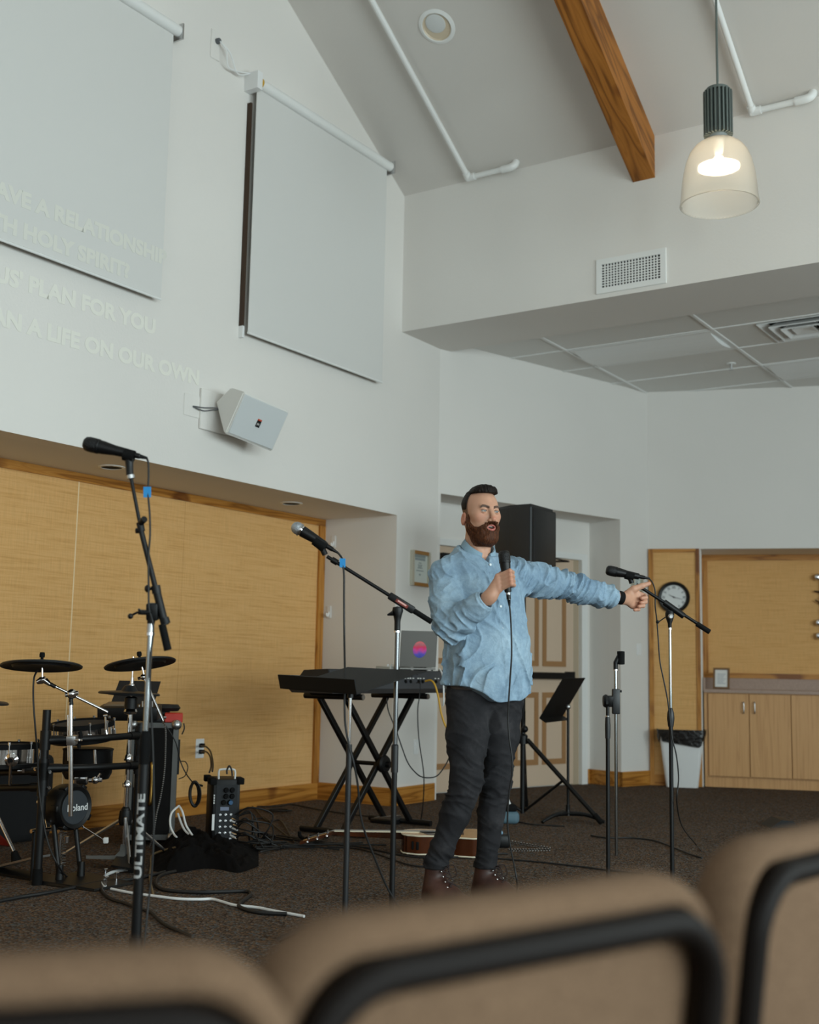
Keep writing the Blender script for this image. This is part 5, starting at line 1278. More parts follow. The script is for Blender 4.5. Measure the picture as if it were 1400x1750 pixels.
sp_ = [Fk2.p(.055 + .012 * math.cos(k * .9), -.13 + .012 * math.sin(k * .9), .05 + k * .0019) for k in range(90)]
MB().tube(sp_, .0022, 5).build('spring', M['steel'], pdl)
MB().tube([Fk2.p(-.05, -.13, .235), Fk2.p(-.05, -.19, .36)], .004, 8).lathe(Fk2.p(-.05, -.18, .36), NA, [(0, -.02), (.02, -.02), (.024, .01), (0, .016)], 14).build('beater', M['chrome'], pdl)
# slim chrome rod with a pale felt tip lying between pads
ph = thing('felt_rod', P_(157, 1418, 6.15), 'slim chrome arm with a pale square tip between kick pad and hi-hat stand', 'arm')
MB().cyl(P_(143, 1414, 6.0), P_(176, 1435, 6.1), .0038, None, 8).build('rod', M['chrome'], ph)
MB().rbox(Frame(P_(181, 1436, 6.1), RT, -FW), -.012, .012, -.01, .01, -.014, .014, .004).build('felt_tip', M['paper'], ph)
MB().tube([P_(143, 1414, 6.0), P_(135, 1408, 6.0), Vector((kc.x, kc.y, kc.z - .10))], .005, 8).build('joint', M['chrome'], ph)

# hi-hat stand with two dark cymbals
YH = 6.45
hx = Vector((at_y(219, 1300, YH).x, YH, 0)); zh = lambda py, px=219: at_y(px, py, YH).z
hh_ = thing('hi_hat_stand', hx, 'chrome hi-hat stand with a pedal at the right of the drum kit', 'stand')
MB().cyl(hx + ZZ * .10, hx + ZZ * zh(1215), .0125, None, 14).build('outer_tube', M['chrome'], hh_)
MB().cyl(hx + ZZ * zh(1220), hx + ZZ * zh(1122), .0052, None, 10).build('pull_rod', M['chrome'], hh_)
MB().lathe(hx, ZZ, [(0, zh(1173)), (.016, zh(1173)), (.016, zh(1170)), (.010, zh(1168)), (.010, zh(1158)), (0, zh(1157))], 16).build('clutch', M['chrome'], hh_)
MB().lathe(hx, ZZ, [(0, zh(1212)), (.034, zh(1211)), (.034, zh(1193)), (.02, zh(1190)), (0, zh(1190))], 20).build('cup', M['black'], hh_)
MB().lathe(hx, ZZ, [(0, zh(1222)), (.03, zh(1220)), (.036, zh(1216)), (.03, zh(1212)), (0, zh(1211))], 20).build('seat_ring', M['chrome'], hh_)
for py in (1300, 1345, 1390): MB().lathe(hx, ZZ, [(0, zh(py)), (.022, zh(py)), (.024, zh(py) + .02), (.015, zh(py) + .035), (0, zh(py) + .035)], 16).build('collar', M['chrome'] if py != 1390 else M['black'], hh_)
MB().lathe(hx, ZZ, [(0, zh(1412)), (.03, zh(1410)), (.036, zh(1400)), (.03, zh(1385)), (0, zh(1384))], 18).build('leg_hub', M['black'], hh_)
for a, L in ((170, .36), (290, .30), (50, .30)):
    d = Vector((math.cos(math.radians(a)), math.sin(math.radians(a)), 0))
    l = MB().tube([hx + d * .02 + ZZ * zh(1400), hx + d * L + ZZ * .02], .009, 8).build('leg', M['steel'], hh_)
    MB().tube([hx + d * (L - .03) + ZZ * .03, hx + d * (L + .01) + ZZ * .016], .014, 8).build('rubber_foot', M['black_matte'], l)
MB().hexa([P_(147, 1467.5, 6.33), P_(212, 1469, 6.3), P_(212, 1469, 6.36), P_(147, 1467.5, 6.39), P_(147, 1462, 6.33), P_(212, 1462, 6.3), P_(212, 1462, 6.36), P_(147, 1462, 6.39)]).prism(Frame(P_(214, 1469, 6.32), RT, UP), [(-.075, 0), (0, 0), (0, .078), (-.022, .078), (-.028, .045)], -.004, .004).build('heel_plate', plain('cast_grey', rgb(128, 128, 124), .45, .5), hh_)
MB().rbox(Frame(P_(215, 1440, 6.34), RT, -FW), -.008, .006, -.01, .01, -.06, .13, .003).build('pedal_strut', M['steel'], hh_)
MB().hexa([P_(190, 1482, 6.15), P_(232, 1489, 6.1), P_(226, 1466, 6.4), P_(205, 1464, 6.42), P_(190, 1478, 6.15), P_(232, 1485, 6.1), P_(226, 1455, 6.4), P_(205, 1453, 6.42)]).build('footboard', M['black'], hh_)
cymbal(P_(221, 1184.5, YH), .162, RT, math.radians(-2.0), 'dark hi-hat cymbal pad on the chrome stand', nut=False, dome=.035)
MB().tube([P_(231, 1318, 6.5), P_(231.5, 1345, 6.5)], .013, 8).build('strut_plate', plain('cast_grey', rgb(128, 128, 124), .45, .5), hh_)

# stool leg at the left edge
Ps = at_z(28, 1478)
t = thing('drum_stool', Vector((Ps.x - .35, Ps.y + .15, 0)), 'drum stool leg with a rubber foot, reddish inside, cut by the left edge', 'stool')
l = MB().tube([P_(-14, 1375, Ps.y + .1), P_(24, 1455, Ps.y)], .010, 10).build('leg', M['chrome'], t)
MB().tube([P_(24, 1455, Ps.y), Ps + ZZ * .015], [.016, .028], 12).build('rubber_foot', M['black_matte'], l)
MB().hexa([P_(-30, 1400, Ps.y + .1), P_(18, 1446, Ps.y + .02), P_(18, 1448, Ps.y + .06), P_(-30, 1440, Ps.y + .14), P_(-30, 1398, Ps.y + .1), P_(18, 1443, Ps.y + .02), P_(18, 1444, Ps.y + .06), P_(-30, 1398, Ps.y + .14)]).build('red_flap', plain('red_vinyl', rgb(120, 28, 20), .4), t)
MB().lathe(P_(-45, 1300, Ps.y + .2), ZZ, [(0, -.04), (.16, -.04), (.17, 0), (.15, .05), (0, .06)], 28).build('seat', M['black_matte'], t)
MB().cyl(P_(-45, 1300, Ps.y + .2), Vector((P_(-45, 1300, Ps.y + .2).x, Ps.y + .2, .08)), .016, None, 12).build('post', M['chrome'], t)
# black cloth covered heap behind the rack
Pq_ = at_z(30, 1445); F = Frame(Pq_, DA, NA)
t = tag(MB().rbox(F, -.55, .30, -.45, -.05, 0, .50, .05, 3).build('amplifier', plain('amp_cloth', rgb(18, 18, 20), .9)), 'dark boxy amplifier in the shadow behind the drum rack', 'amplifier')

# sound module on a small stand with a tablet screen behind
Ym = 6.75
mt = thing('drum_module', P_(205, 1222, Ym), 'dark drum sound module behind the hi-hat cymbals', 'drum module')
F = Frame(P_(212, 1222, Ym), RT, -FW)
MB().rbox(F, -.13, .20, -.06, .08, -.02, .055, .008).build('case', M['black'], mt)
for k in range(7): MB().cyl(F.p(.06 + .018 * k, .05, .055), F.p(.06 + .018 * k, .05, .085 - .01 * (k % 3)), .005, None, 8).build('fader', M['steel'], mt)
MB().rbox(F, -.10, .01, -.05, .05, .055, .067, .004).build('pale_strip', plain('module_tan', rgb(140, 120, 95), .6), mt)
MB().box(F, -.24, -.05, .0, .015, -.035, -.022).build('shelf', plain('shelf_grey', rgb(112, 106, 98), .6), mt)
F = Frame(P_(231, 1187, 7.0), RT, -FW)
t = thing('music_tablet', F.p(0, 0, -.08), 'dark rectangular board leaning behind the hi-hat', 'board')
MB().hexa([P_(187, 1208, 6.98), P_(262, 1208, 6.98), P_(262, 1208, 7.0), P_(187, 1208, 7.0), P_(204, 1163, 7.05), P_(275, 1164.5, 7.05), P_(275, 1164.5, 7.07), P_(204, 1163, 7.07)]).build('panel', plain('board_black', rgb(22, 19, 18), .5), t)
MB().tube([P_(225, 1208, 7.03), P_(225, 1240, 7.2)], .012, 8).build('support', M['black'], t)

# rack case with silver edging
Yc_ = 7.15; zc1 = P_(280, 1235, Yc_).z
A_ = P_(306, 1236, Yc_); B_ = P_(222, 1238, Yc_ - .05)
F = Frame(Vector((B_.x, B_.y, 0)), Vector((A_.x - B_.x, A_.y - B_.y, 0)).normalized()); wc_ = (Vector((A_.x - B_.x, A_.y - B_.y, 0))).length
F.y = -Vector((-F.x.y, F.x.x, 0)); F.y = F.y if F.y.y < 0 else -F.y
zb0 = .03
t = thing('rack_case', F.p(wc_ / 2, -.25, 0), 'black rack case with silver edges beside the drum kit', 'case')
MB().box(F, .004, wc_ - .004, -.45, -.004, zb0, zc1 - .004).build('shell', plain('case_black', rgb(14, 12, 11), .75, 0, .2), t)
e = .030
t_al = plain('case_aluminium', rgb(96, 96, 94), .45, .4)
for bx_ in ((0, wc_, -.45, .0, zc1 - e, zc1), (0, wc_, -.02, .002, zb0, zb0 + e)):
    MB().box(F, *bx_).build('edge_rail', t_al, t)
for bx_ in ((wc_ - e, wc_, -.45, .001, zb0 + e, zc1 - e), (0, e, -.03, .001, zb0 + e, zc1 - e)):
    MB().box(F, *bx_).build('edge_post', t_al, t)
for a, z in ((wc_ - .015, zc1 - .012), (wc_ - .015, zb0 + .015), (.015, zc1 - .012)): MB().ball(F.p(a, -.012, z), .032, 14).build('ball_corner', M['steel'], t)
MB().tube(catmull([F.p(wc_ * .48, .0, zc1 - .24), F.p(wc_ * .49, .02, zc1 - .24), F.p(wc_ * .50, .02, zc1 - .36), F.p(wc_ * .49, .02, zc1 - .46), F.p(wc_ * .47, .0, zc1 - .46)], 6), .010, 10).build('handle', M['brass'], t)
MB().box(F, wc_ - .002, wc_ + .012, -.08, -.03, zc1 - .30, zc1 - .10).build('latch', M['black'], t)
for a, b in ((.04, -.05), (wc_ - .04, -.05), (.04, -.4), (wc_ - .04, -.4)): MB().cyl(F.p(a, b, 0), F.p(a, b, zb0 + .01), .02, None, 12).build('foot', M['black_matte'], t)
rbx = thing('red_box', F.p(wc_ - .06, -.1, zc1), 'small red effects box on top of the rack case', 'box')
MB().rbox(F, wc_ - .085, wc_ + .02, -.17, -.02, zc1 + .001, zc1 + .055, .004, 1).build('case', plain('red_enamel', rgb(196, 44, 26), .4), rbx)
MB().cyl(F.p(wc_ - .09, -.02, zc1 + .03), F.p(wc_ - .075, -.02, zc1 + .03), .008, None, 8).build('jack', M['steel'], rbx)
blk = thing('cable_loop', F.p(wc_ - .12, -.25, zc1 + .06), 'coil of black cable lying behind the red box', 'cable')
MB().lathe(F.p(wc_ - .10, -.24, zc1 + .08), ZZ, [(.05, -.02), (.09, -.02), (.105, 0), (.09, .02), (.05, .02), (.04, 0), (.05, -.02)], 28).build('coil', M['cord'], blk)
MB().rbox(F, wc_ - .22, wc_ - .06, -.40, -.20, zc1 + .001, zc1 + .06, .006).build('black_box', M['black'], blk)
t = thing('power_supply', F.p(wc_ - .16, -.05, zc1), 'black cable box left of the red box', 'power supply')
MB().rbox(F, wc_ - .20, wc_ - .095, -.15, -.02, zc1 + .001, zc1 + .045, .006).build('case', M['black'], t)
# beaded black and white lead down the case, plain leads
t_ = NT('twisted_lead').set(None, .5); v = t_.coords(); wv = t_.n('ShaderNodeTexWave', bands_direction='Z'); wv.inputs['Scale'].default_value = 28; t_.l(v, wv.inputs[0]); t_.l(t_.ramp(wv.outputs[1], [(.55, rgb(14, 14, 14)), (.75, rgb(150, 145, 140))]), t_.b.inputs['Base Color']); M['twist'] = t_.m
cable([P_(278, 1233, 7.08), P_(283, 1245, 7.02), P_(283, 1280, 7.02), P_(281, 1320, 7.02), P_(275, 1360, 7.02), P_(268, 1390, 7.0), P_(262, 1425, 6.95), at_z(256, 1448, .01)], .0045, 'speckled black and white lead hanging down the rack case', M['twist'])
cable([P_(283, 1240, 7.05), P_(300, 1268, 7.06), P_(308, 1300, 7.1), P_(318, 1322, 7.1), P_(330, 1338, 7.05)], .0035, 'thin black lead from the rack case across to the hanging coil')
cable([P_(314, 1236, 7.2), P_(315, 1245, 7.2), P_(311, 1255, 7.2)], .004, 'short black lead at the corner of the rack case')
cable([P_(309, 1301, 7.25), P_(317, 1302, 7.3), P_(321, 1312, 7.3), P_(316, 1326, 7.3), P_(306, 1331, 7.2)], .003, 'thin loop of lead at the right side of the rack case')
for k, pts in enumerate(([(306, 1377), (293, 1390), (291, 1410), (297, 1425), (302, 1431)], [(306, 1377), (312, 1388), (318, 1410), (327, 1425), (334, 1435)], [(304, 1390), (312, 1412), (321, 1424), (340, 1434)])):
    cable([P_(a, b, 6.98 - .03 * i) for i, (a, b) in enumerate(pts)], .006, ['white cable looping beside the rack case', 'white cable falling from the rack case to the mixer', 'pale cable curving at the foot of the rack case'][k], M['white'])

# stage mixer standing on end
Pm_ = at_z(384, 1449); ang = math.radians(-72)
F = Frame(Vector((Pm_.x, Pm_.y, 0)), Vector((math.cos(math.radians(18)), math.sin(math.radians(18)), 0)).normalized()); F.y = Vector((F.x.y, -F.x.x, 0))
ztm = P_(384, 1332, Pm_.y).z
mx = thing('stage_mixer', F.p(0, -.12, 0), 'black powered stage mixer standing on end with many leads', 'mixer')
W2 = .078
M['mixer'] = plain('mixer_black', rgb(9, 9, 10), .5, 0, .3)
M['mixpanel'] = plain('mixer_panel', rgb(24, 26, 29), .5, 0, .3)
MB().rbox(F, -W2, W2, -.24, 0, .0, ztm, .006).build('case', M['mixer'], mx)
MB().box(F, -W2 + .018, W2 - .016, 0, .004, .02, ztm - .03).build('front_panel', M['mixpanel'], mx)
for a in (-W2 - .022, W2 - .018):
    MB().rbox(F, a, a + .04, -.10, .012, ztm - .03, ztm + .008, .006).build('corner_guard', M['black_matte'], mx)
MB().rbox(F, -W2 - .022, -W2 + .018, -.25, -.20, ztm - .03, ztm + .008, .006).build('corner_guard', M['black_matte'], mx)
MB().tube(catmull([F.p(-.045, -.03, ztm), F.p(-.045, -.03, ztm + .045), F.p(-.03, -.03, ztm + .055), F.p(.035, -.03, ztm + .055), F.p(.05, -.03, ztm + .04), F.p(.05, -.03, ztm)], 5), .006, 8).build('handle', M['white_metal'], mx)
for r_ in range(3):
    for c_ in range(2): MB().lathe(F.p(-.005 + .036 * c_ - (.012 if r_ == 2 else 0), .004, ztm - .06 - .035 * r_), F.y, [(0.012, 0), (.0155, .003), (.012, .018), (0, .018)], 14).build('knob', M['black_matte'], mx)
MB().box(F, -.035, .015, .004, .007, ztm - .175, ztm - .155).build('display', plain('mixer_display', rgb(120, 128, 150), .3), mx)
MB().lathe(F.p(.022, .004, ztm - .13), F.y, [(.012, 0), (.016, .002), (.012, .02), (0, .02)], 14).build('blue_knob', plain('blue_knob', rgb(30, 80, 120), .4), mx)
for r_ in range(7):
    for c_ in range(3):
        MB().lathe(F.p(-.034 + .031 * c_, .004, ztm - .20 - .034 * r_), F.y, [(.007, 0), (.008, .003), (.005, .004), (.004, .001), (0, .001)], 10).build('socket', M['steel'], mx)
MB().box(F, -W2 - .001, -W2 + .013, -.004, .0012, .10, .19).build('white_label', M['white'], mx)
for k in range(4): MB().box(F, -W2 + .003, -W2 + .010, .0, .0013, ztm - .095 - .014 * k, ztm - .085 - .014 * k).build('white_print', M['paper'], mx)
for k, (a, z) in enumerate(((.056, .165), (.055, .15), (.066, .13), (.06, .11), (.058, .085), (.05, .07), (.06, .06))):
    MB().cyl(F.p(a - .02, .004, z), F.p(a + .004, .035, z - .008), .006, .005, 8).build('plug', M['white'] if k % 2 else M['chrome'], mx)
# leads: plugs in the outlet, coil, tangle
for dz_, pts, lb in ((.022, [(345, 1275), (352, 1276), (360, 1285), (364, 1305), (363, 1318)], 'upper'), (-.022, [(345, 1285), (353, 1285), (359, 1293), (361, 1308), (358, 1320)], 'lower')):
    yy = FO.o.y
    c_ = cable([FO.p(.0, .01, dz_)] + [P_(a, b, yy - .1 + (7.02 - yy + .1) * i / (len(pts) - 1)) for i, (a, b) in enumerate(pts)], .0055, 'black power lead from the %s socket of the wall outlet to the mixer' % lb)
    MB().rbox(Frame(FO.p(0, .02, dz_), DA, NA), -.016, .016, -.012, .02, -.014, .014, .004).build('power_plug', M['black_matte'], c_)
cable([P_(388, 1323, 6.95), P_(388, 1316, 6.95), P_(392, 1309, 6.95), P_(396, 1316, 6.95), P_(397, 1326, 6.95)], .005, 'short black lead arching over the top of the mixer')
ck = thing('cable_coil', P_(334, 1358, 7.0), 'small hanging coil of black cable at the left side of the mixer', 'cable')
random.seed(11)
for k in range(6):
    w_, h_, ox = .022 + .005 * (k % 3), .062 + .006 * ((k * 2) % 3), (k - 3) * .004
    cc_ = P_(333 + ox * 100, 1357, 6.98 - .008 * k)
    MB().tube([cc_ + RT * (w_ * math.cos(a)) + UP * (h_ * math.sin(a)) for a in [2 * PI * j / 26 for j in range(26)]], .0042, 6, closed=True).build('turn', M['cord'], ck)
MB().tube([P_(334, 1340, 6.94), P_(346, 1343, 6.98)], .006, 8).build('tie', M['black_matte'], ck)
# tangle of leads from the mixer to the right, spreading on the carpet
random.seed(5)
ends_ = [(560, 1440), (520, 1436), (600, 1446), (470, 1432), (640, 1450), (500, 1444), (430, 1452), (580, 1452), (455, 1446), (540, 1448), (660, 1444), (440, 1436), (620, 1440), (480, 1450)]
for k in range(14):
    s = F.p(.05 + .01 * (k % 2), .03, .19 - .012 * k)
    ru = random.uniform
    a = F.p(.09 + ru(0, .05), .05 + ru(0, .07), .20 - .013 * k + ru(-.02, .05))
    b = F.p(.14 + ru(0, .12), .02 + ru(0, .12), max(.012, .15 - .012 * k + ru(-.06, .05)))
    c = F.p(.20 + ru(0, .16), ru(-.10, .18), ru(.008, .05))
    d = at_z(435 + 4 * (k % 5), 1424 + 2.4 * k, .008 + .006 * (k % 4))
    e_ = at_z(ends_[k][0], ends_[k][1], .006 + .004 * (k % 3))
    md = d.lerp(e_, .5) + Vector((0, random.uniform(-.05, .05), .004))
    cable([s, a, b, c, d, md, e_], .0046, 'black lead in the tangle spreading from the mixer', None, 'tangled leads at the mixer', n=6)
for k, pts in enumerate(([(409, 1393), (430, 1378), (455, 1402), (480, 1403), (500, 1436)], [(440, 1378), (476, 1378), (500, 1375), (560, 1386), (640, 1396), (700, 1400)], [(425, 1402), (452, 1398), (470, 1412), (505, 1440)])):
    cable([at_z(a, b, .008) for a, b in pts], .0048, ['black lead wandering from the mixer to the guitar headstock', 'long black lead along the foot of the recess wall', 'short black lead between mixer and guitar headstock'][k])
cl = thing('cable_coil', at_z(476, 1384), 'flat coil of black cable on the carpet by the baseboard', 'cable')
for k in range(4):
    c0 = at_z(476, 1384, .008 + .006 * k); MB().tube([c0 + Vector(((.10 - .008 * k) * math.cos(a), (.075 - .006 * k) * math.sin(a), 0)) for a in [2 * PI * j / 28 for j in range(28)]], .0048, 6, closed=True).build('turn', M['cord'], cl)
for k, pts in enumerate(([(430, 1441), (500, 1443), (580, 1441), (690, 1462), (760, 1466), (830, 1460), (868, 1459)], [(560, 1447), (620, 1452), (700, 1478), (745, 1480)], [(850, 1467), (920, 1473), (1000, 1482), (1045, 1488), (1100, 1493)], [(880, 1403), (905, 1408), (930, 1410), (965, 1412)], [(1010, 1428), (1040, 1432), (1080, 1432), (1120, 1437), (1155, 1450), (1180, 1460), (1200, 1466)])):
    cable([at_z(a, b, .007) for a, b in pts], .0048, ['long black lead passing in front of the guitar', 'black lead on the carpet running to the man\'s left boot as seen', 'black lead on the carpet between the boots and the folded stand', 'black lead from the speaker stand to the music stand base', 'black lead on the carpet under the right-hand stands'][k])
# floor cords in front
cable([at_z(a, b, .007) for a, b in ((236, 1487), (210, 1487), (188, 1492), (175, 1502), (174, 1511), (179, 1517))], .0075, 'white cord end curving on the carpet by the lettered stand', M['white'])
cable([at_z(a, b, .007) for a, b in ((190, 1519), (225, 1526), (262, 1531), (304, 1536), (340, 1537), (362, 1536.5), (380, 1541), (402, 1547), (440, 1551), (470, 1557), (520, 1566))], .0062, 'long white cord lying across the carpet in front', M['white'])
cable([at_z(a, b, .008) for a, b in ((-20, 1544), (30, 1534), (80, 1526), (130, 1516), (172, 1508), (215, 1504), (250, 1498), (282, 1490))], .0085, 'thick black cable running from the left edge to the black cloth')
cable([at_z(a, b, .009) for a, b in ((300, 1489), (275, 1496), (266, 1509), (276, 1519), (300, 1523), (345, 1525), (385, 1524), (420, 1523), (429, 1528), (420, 1536), (409, 1545), (412, 1551), (440, 1559), (490, 1562))], .0085, 'thick black cable making an S on the carpet')
cable([at_z(a, b, .008) for a, b in ((172, 1512), (177, 1526), (192, 1537), (212, 1543), (240, 1553), (258, 1559), (272, 1572), (290, 1584), (330, 1600))], .007, 'black cable wandering behind the foreground chairs')
cable([P_(300, 1448, 6.6), at_z(262, 1460, .02), at_z(258, 1480, .008), at_z(256, 1500, .008), at_z(262, 1530, .008)], .0055, 'tan-grey lead dropping beside the lettered stand', plain('tan_lead', rgb(120, 100, 70), .5))
# crumpled black cloth
def cloth_heap():
    bm = bmesh.new(); n1, n2 = 64, 34; vs = []
    for i in range(n1 + 1):
        row = []
        for j in range(n2 + 1):
            a, b = i / n1, j / n2
            p = at_z(262 + 180 * a, 1489 - 10 * max(0, a - .8) * 5 * (1 - b) - (46 - 12 * max(0, a - .6)) * b + 4 * math.sin(a * 9 + b * 3), 0)
            e = min(1, 5 * min(a, (1 - a) * .8)) * min(1, 5 * min(b, 1 - b)); e = e ** .8
            h = .05 + .09 * max(0, 1 - abs(a - .38) * 2.2) * (.4 + .6 * b)
            w = mnoise.noise(Vector((a * 7, b * 5, 2))) * .5 + mnoise.noise(Vector((a * 15 + b * 8, b * 9, 5))) * .35
            rg = 1 - abs(mnoise.noise(Vector((a * 9 - b * 3, b * 6 + a * 2, 9))))
            rg2 = 1 - abs(mnoise.noise(Vector((a * 22 + b * 10, b * 12 - a * 8, 3))))
            z = e * (h * (.75 + .6 * w) + .05 * (rg - .6) + .025 * (rg2 - .6))
            q = p + Vector((0, 0, max(.002, z))); row.append(bm.verts.new(q))
        vs.append(row)
    for i in range(n1):
        for j in range(n2):
            f = bm.faces.new([vs[i][j], vs[i + 1][j], vs[i + 1][j + 1], vs[i][j + 1]]); f.smooth = True
    m = MB(); m.bm.free(); m.bm = bm; return m
M['blackcloth'] = plain('black_cloth', rgb(15, 13, 13), .95, 0, .1, bump=.3, bscale=250)
tag(cloth_heap().build('black_cloth', M['blackcloth'], None, False), 'crumpled black cloth on the carpet in front of the mixer', 'cloth')
# floor items right of the man's boots
P = at_z(866, 1407); F = Frame(P, Vector((1, 0, 0)))
t = thing('accessory_pouch', P, 'small blue-grey pouch with a white loop behind the man\'s legs', 'pouch')
MB().rbox(F, -.09, .085, -.08, .06, 0, .085, .03, 3).build('bag', plain('pouch_blue_grey', rgb(84, 110, 122), .7), t)
MB().rbox(F, -.09, .07, -.07, .05, .08, .13, .02, 2).build('dark_flap', M['black_matte'], t)
MB().tube(catmull([F.p(-.09, .0, .1), F.p(-.05, .0, .18), F.p(-.01, .0, .19), F.p(.02, .0, .13)], 6), .009, 8).build('loop', M['white'], t)
P = at_z(856, 1447); F = Frame(P, Vector((1, 0, 0)))
t = thing('effects_pedal', P, 'small black effects pedal beside the right boot', 'pedal')
MB().rbox(F, -.07, .05, -.06, .06, 0, .075, .015, 2).build('case', M['black'], t)
MB().cyl(F.p(-.02, -.02, .07), F.p(-.02, -.02, .09), .012, None, 10).build('foot_switch', M['chrome'], t)
MB().rbox(F, -.05, .01, -.04, .03, .075, .092, .005).build('blue_plate', plain('pale_blue', rgb(120, 160, 185), .5), t)
cc2 = []
for i in range(120):
    f = i / 119; a, b = (866 + 75 * min(1, f * 2), 1437 + 13 * min(1, f * 2)) if f < .5 else (941 - 72 * (f - .5) * 2, 1450 + 1 * (f - .5) * 2 - 3 * math.sin(PI * (f - .5) * 2) * 0 + 2)
    q = at_z(a, b, .012); cc2.append(q + Vector((0, .009 * math.sin(i * 1.6), .007 * math.cos(i * 1.6))))
tag(MB().tube(cc2, .0032, 5).build('coiled_lead', M['twist']), 'curly speckled lead looping right from the black effects pedal', 'cable')
# small dark object at far right beyond the chairs
P = at_z(1333, 1412); F = Frame(P, Vector((1, 0, 0)))
t = thing('floor_box', P, 'small dark wedge on the carpet at the right, behind the right-hand chair', 'wedge')
MB().prism(Frame(P, Vector((1, 0, 0)), ZZ), [(-.10, 0), (.10, 0), (.06, .05), (-.02, .055)], -.12, .12).build('wedge', M['mixer'], t)

# ------------------------------------------------------------------ foreground chairs
t_ = NT('oatmeal_upholstery').set(None, .95, 0, .1); v = t_.coords()
f_ = t_.noise(v, 420, 2); g_ = t_.noise(v, 6, 2)
mx_ = t_.n('ShaderNodeMix', data_type='RGBA', blend_type='MULTIPLY'); mx_.inputs[0].default_value = .6
t_.l(t_.ramp(f_, [(.3, rgb(84, 65, 50)), (.7, rgb(132, 106, 84))]), mx_.inputs[6]); t_.l(t_.ramp(g_, [(.3, (.8, .8, .8, 1)), (.7, (1, 1, 1, 1))]), mx_.inputs[7])
t_.l(mx_.outputs[2], t_.b.inputs['Base Color']); t_.bump(f_, .4, .001); M['chairfab'] = t_.m
M['chairfr'] = plain('chair_frame_brown', rgb(18, 12, 9), .6, 0, .15)
def rrect(w, h, r, n=8, bot_r=.03):
    pts = []
    for cx, cz, a0, rr in ((w - r, h - r, 0, r), (-(w - r), h - r, 90, r), (-(w - bot_r), bot_r, 180, bot_r), (w - bot_r, bot_r, 270, bot_r)):
        for k in range(n + 1): a = math.radians(a0 + 90 * k / n); pts.append((cx + rr * math.cos(a), cz + rr * math.sin(a)))
    return pts
def make_chair():
    W = .252; zb = .44; Ht = .385
    root = thing('stacking_chair', Vector((0, 0, 0)), 'x', 'chair', 'foreground stacking chairs')
    back = Frame(Vector((0, -.02, zb)), Vector((1, 0, 0))); tl = math.radians(7)
    back.y = Vector((0, math.cos(tl), math.sin(tl))); back.z = Vector((0, -math.sin(tl), math.cos(tl)))    # y towards the sitter, z up the back
    # front pad: fat rounded cushion wrapping over the top of the frame
    bm = MB(); rings = []
    prof = [(-.014, -.012), (-.016, -.003), (-.008, .005), (.008, .010), (.032, .008), (.052, -.010), (.060, -.045), (.062, -.09)]   # (depth, offset outwards)
    for d, o in prof:
        rings.append([back.p(x, d, z) for x, z in rrect(W + o, Ht + o, max(.075 + o, .01), 8, .03)])
    loft(bm, rings, False, True)
    inner = [back.p(x, -.020, z) for x, z in rrect(W - .030, Ht - .03, .05, 8, .03)]
    lo = [bm.bm.verts.new(p) for p in inner]; n = len(lo)
    bm.build('back_cushion', M['chairfab'], root)
    # recessed rear panel
    b2 = MB(); r0 = [back.p(x, -.006, z) for x, z in rrect(W - .032, Ht - .032, .05, 8, .03)]; r1 = [back.p(x, .03, z) for x, z in rrect(W - .032, Ht - .032, .05, 8, .03)]
    r2 = [back.p(x, -.010, z) for x, z in rrect(W - .048, Ht - .048, .04, 8, .03)]
    loft(b2, [r1, r0, r2], True, True).build('rear_panel', M['chairfab'], root)
    # tubular frame round the rear of the back, running down to the rear legs
    fr = [back.p(-(W - .018), -.026, -.02)] + [back.p(x, -.026, z) for x, z in [p for p in rrect(W - .018, Ht - .024, .075, 8, .03)][:18][::-1] if z > .1] + [back.p(W - .018, -.026, -.02)]
    MB().tube(fr, .0145, 12).build('back_frame', M['chairfr'], root)
    for s in (-1, 1):
        x = s * (W - .018)
        top_ = back.p(x, -.022, -.02)
        l = MB().tube([top_, Vector((x, -.06, .40)), Vector((x + s * .005, -.12, .015))], .0115, 10).build('leg', M['chairfr'], root)
        MB().cyl(Vector((x + s * .005, -.12, 0)), Vector((x + s * .005, -.118, .03)), .014, None, 10).build('foot_cap', M['black_matte'], l)
        l = MB().tube([Vector((x, -.05, .42)), Vector((x, .36, .43)), Vector((x, .40, .40)), Vector((x + s * .005, .43, .015))], .0115, 10).build('leg', M['chairfr'], root)
        MB().cyl(Vector((x + s * .005, .43, 0)), Vector((x + s * .005, .43, .03)), .014, None, 10).build('foot_cap', M['black_matte'], l)
    MB().rbox(Frame(Vector((0, .2, .47)), Vector((1, 0, 0)), Vector((0, 1, 0))), -.235, .235, -.20, .23, -.035, .04, .03, 4).build('seat', M['chairfab'], root)
    return root
def copy_tree(o, parent=None):
    c = o.copy(); COL.objects.link(c)
    if parent is not None: c.parent = parent
    for ch in o.children: copy_tree(ch, c)
    return c
chair0 = make_chair()
CH = [(-.335, .835, 72, 'foreground chair back cut by the lower left corner'),
      (.062, 1.10, 51, 'foreground chair back in the middle of the bottom edge'),
      (.505, 1.66, 42, 'foreground chair back cut by the lower right edge')]
for i, (x, y, a, lb) in enumerate(CH):
    o = chair0 if i == 0 else copy_tree(chair0)
    o.location = (x, y, (.0, .002, -.004)[i]); o.rotation_euler = (0, 0, math.radians(90 - a)); o['label'] = lb

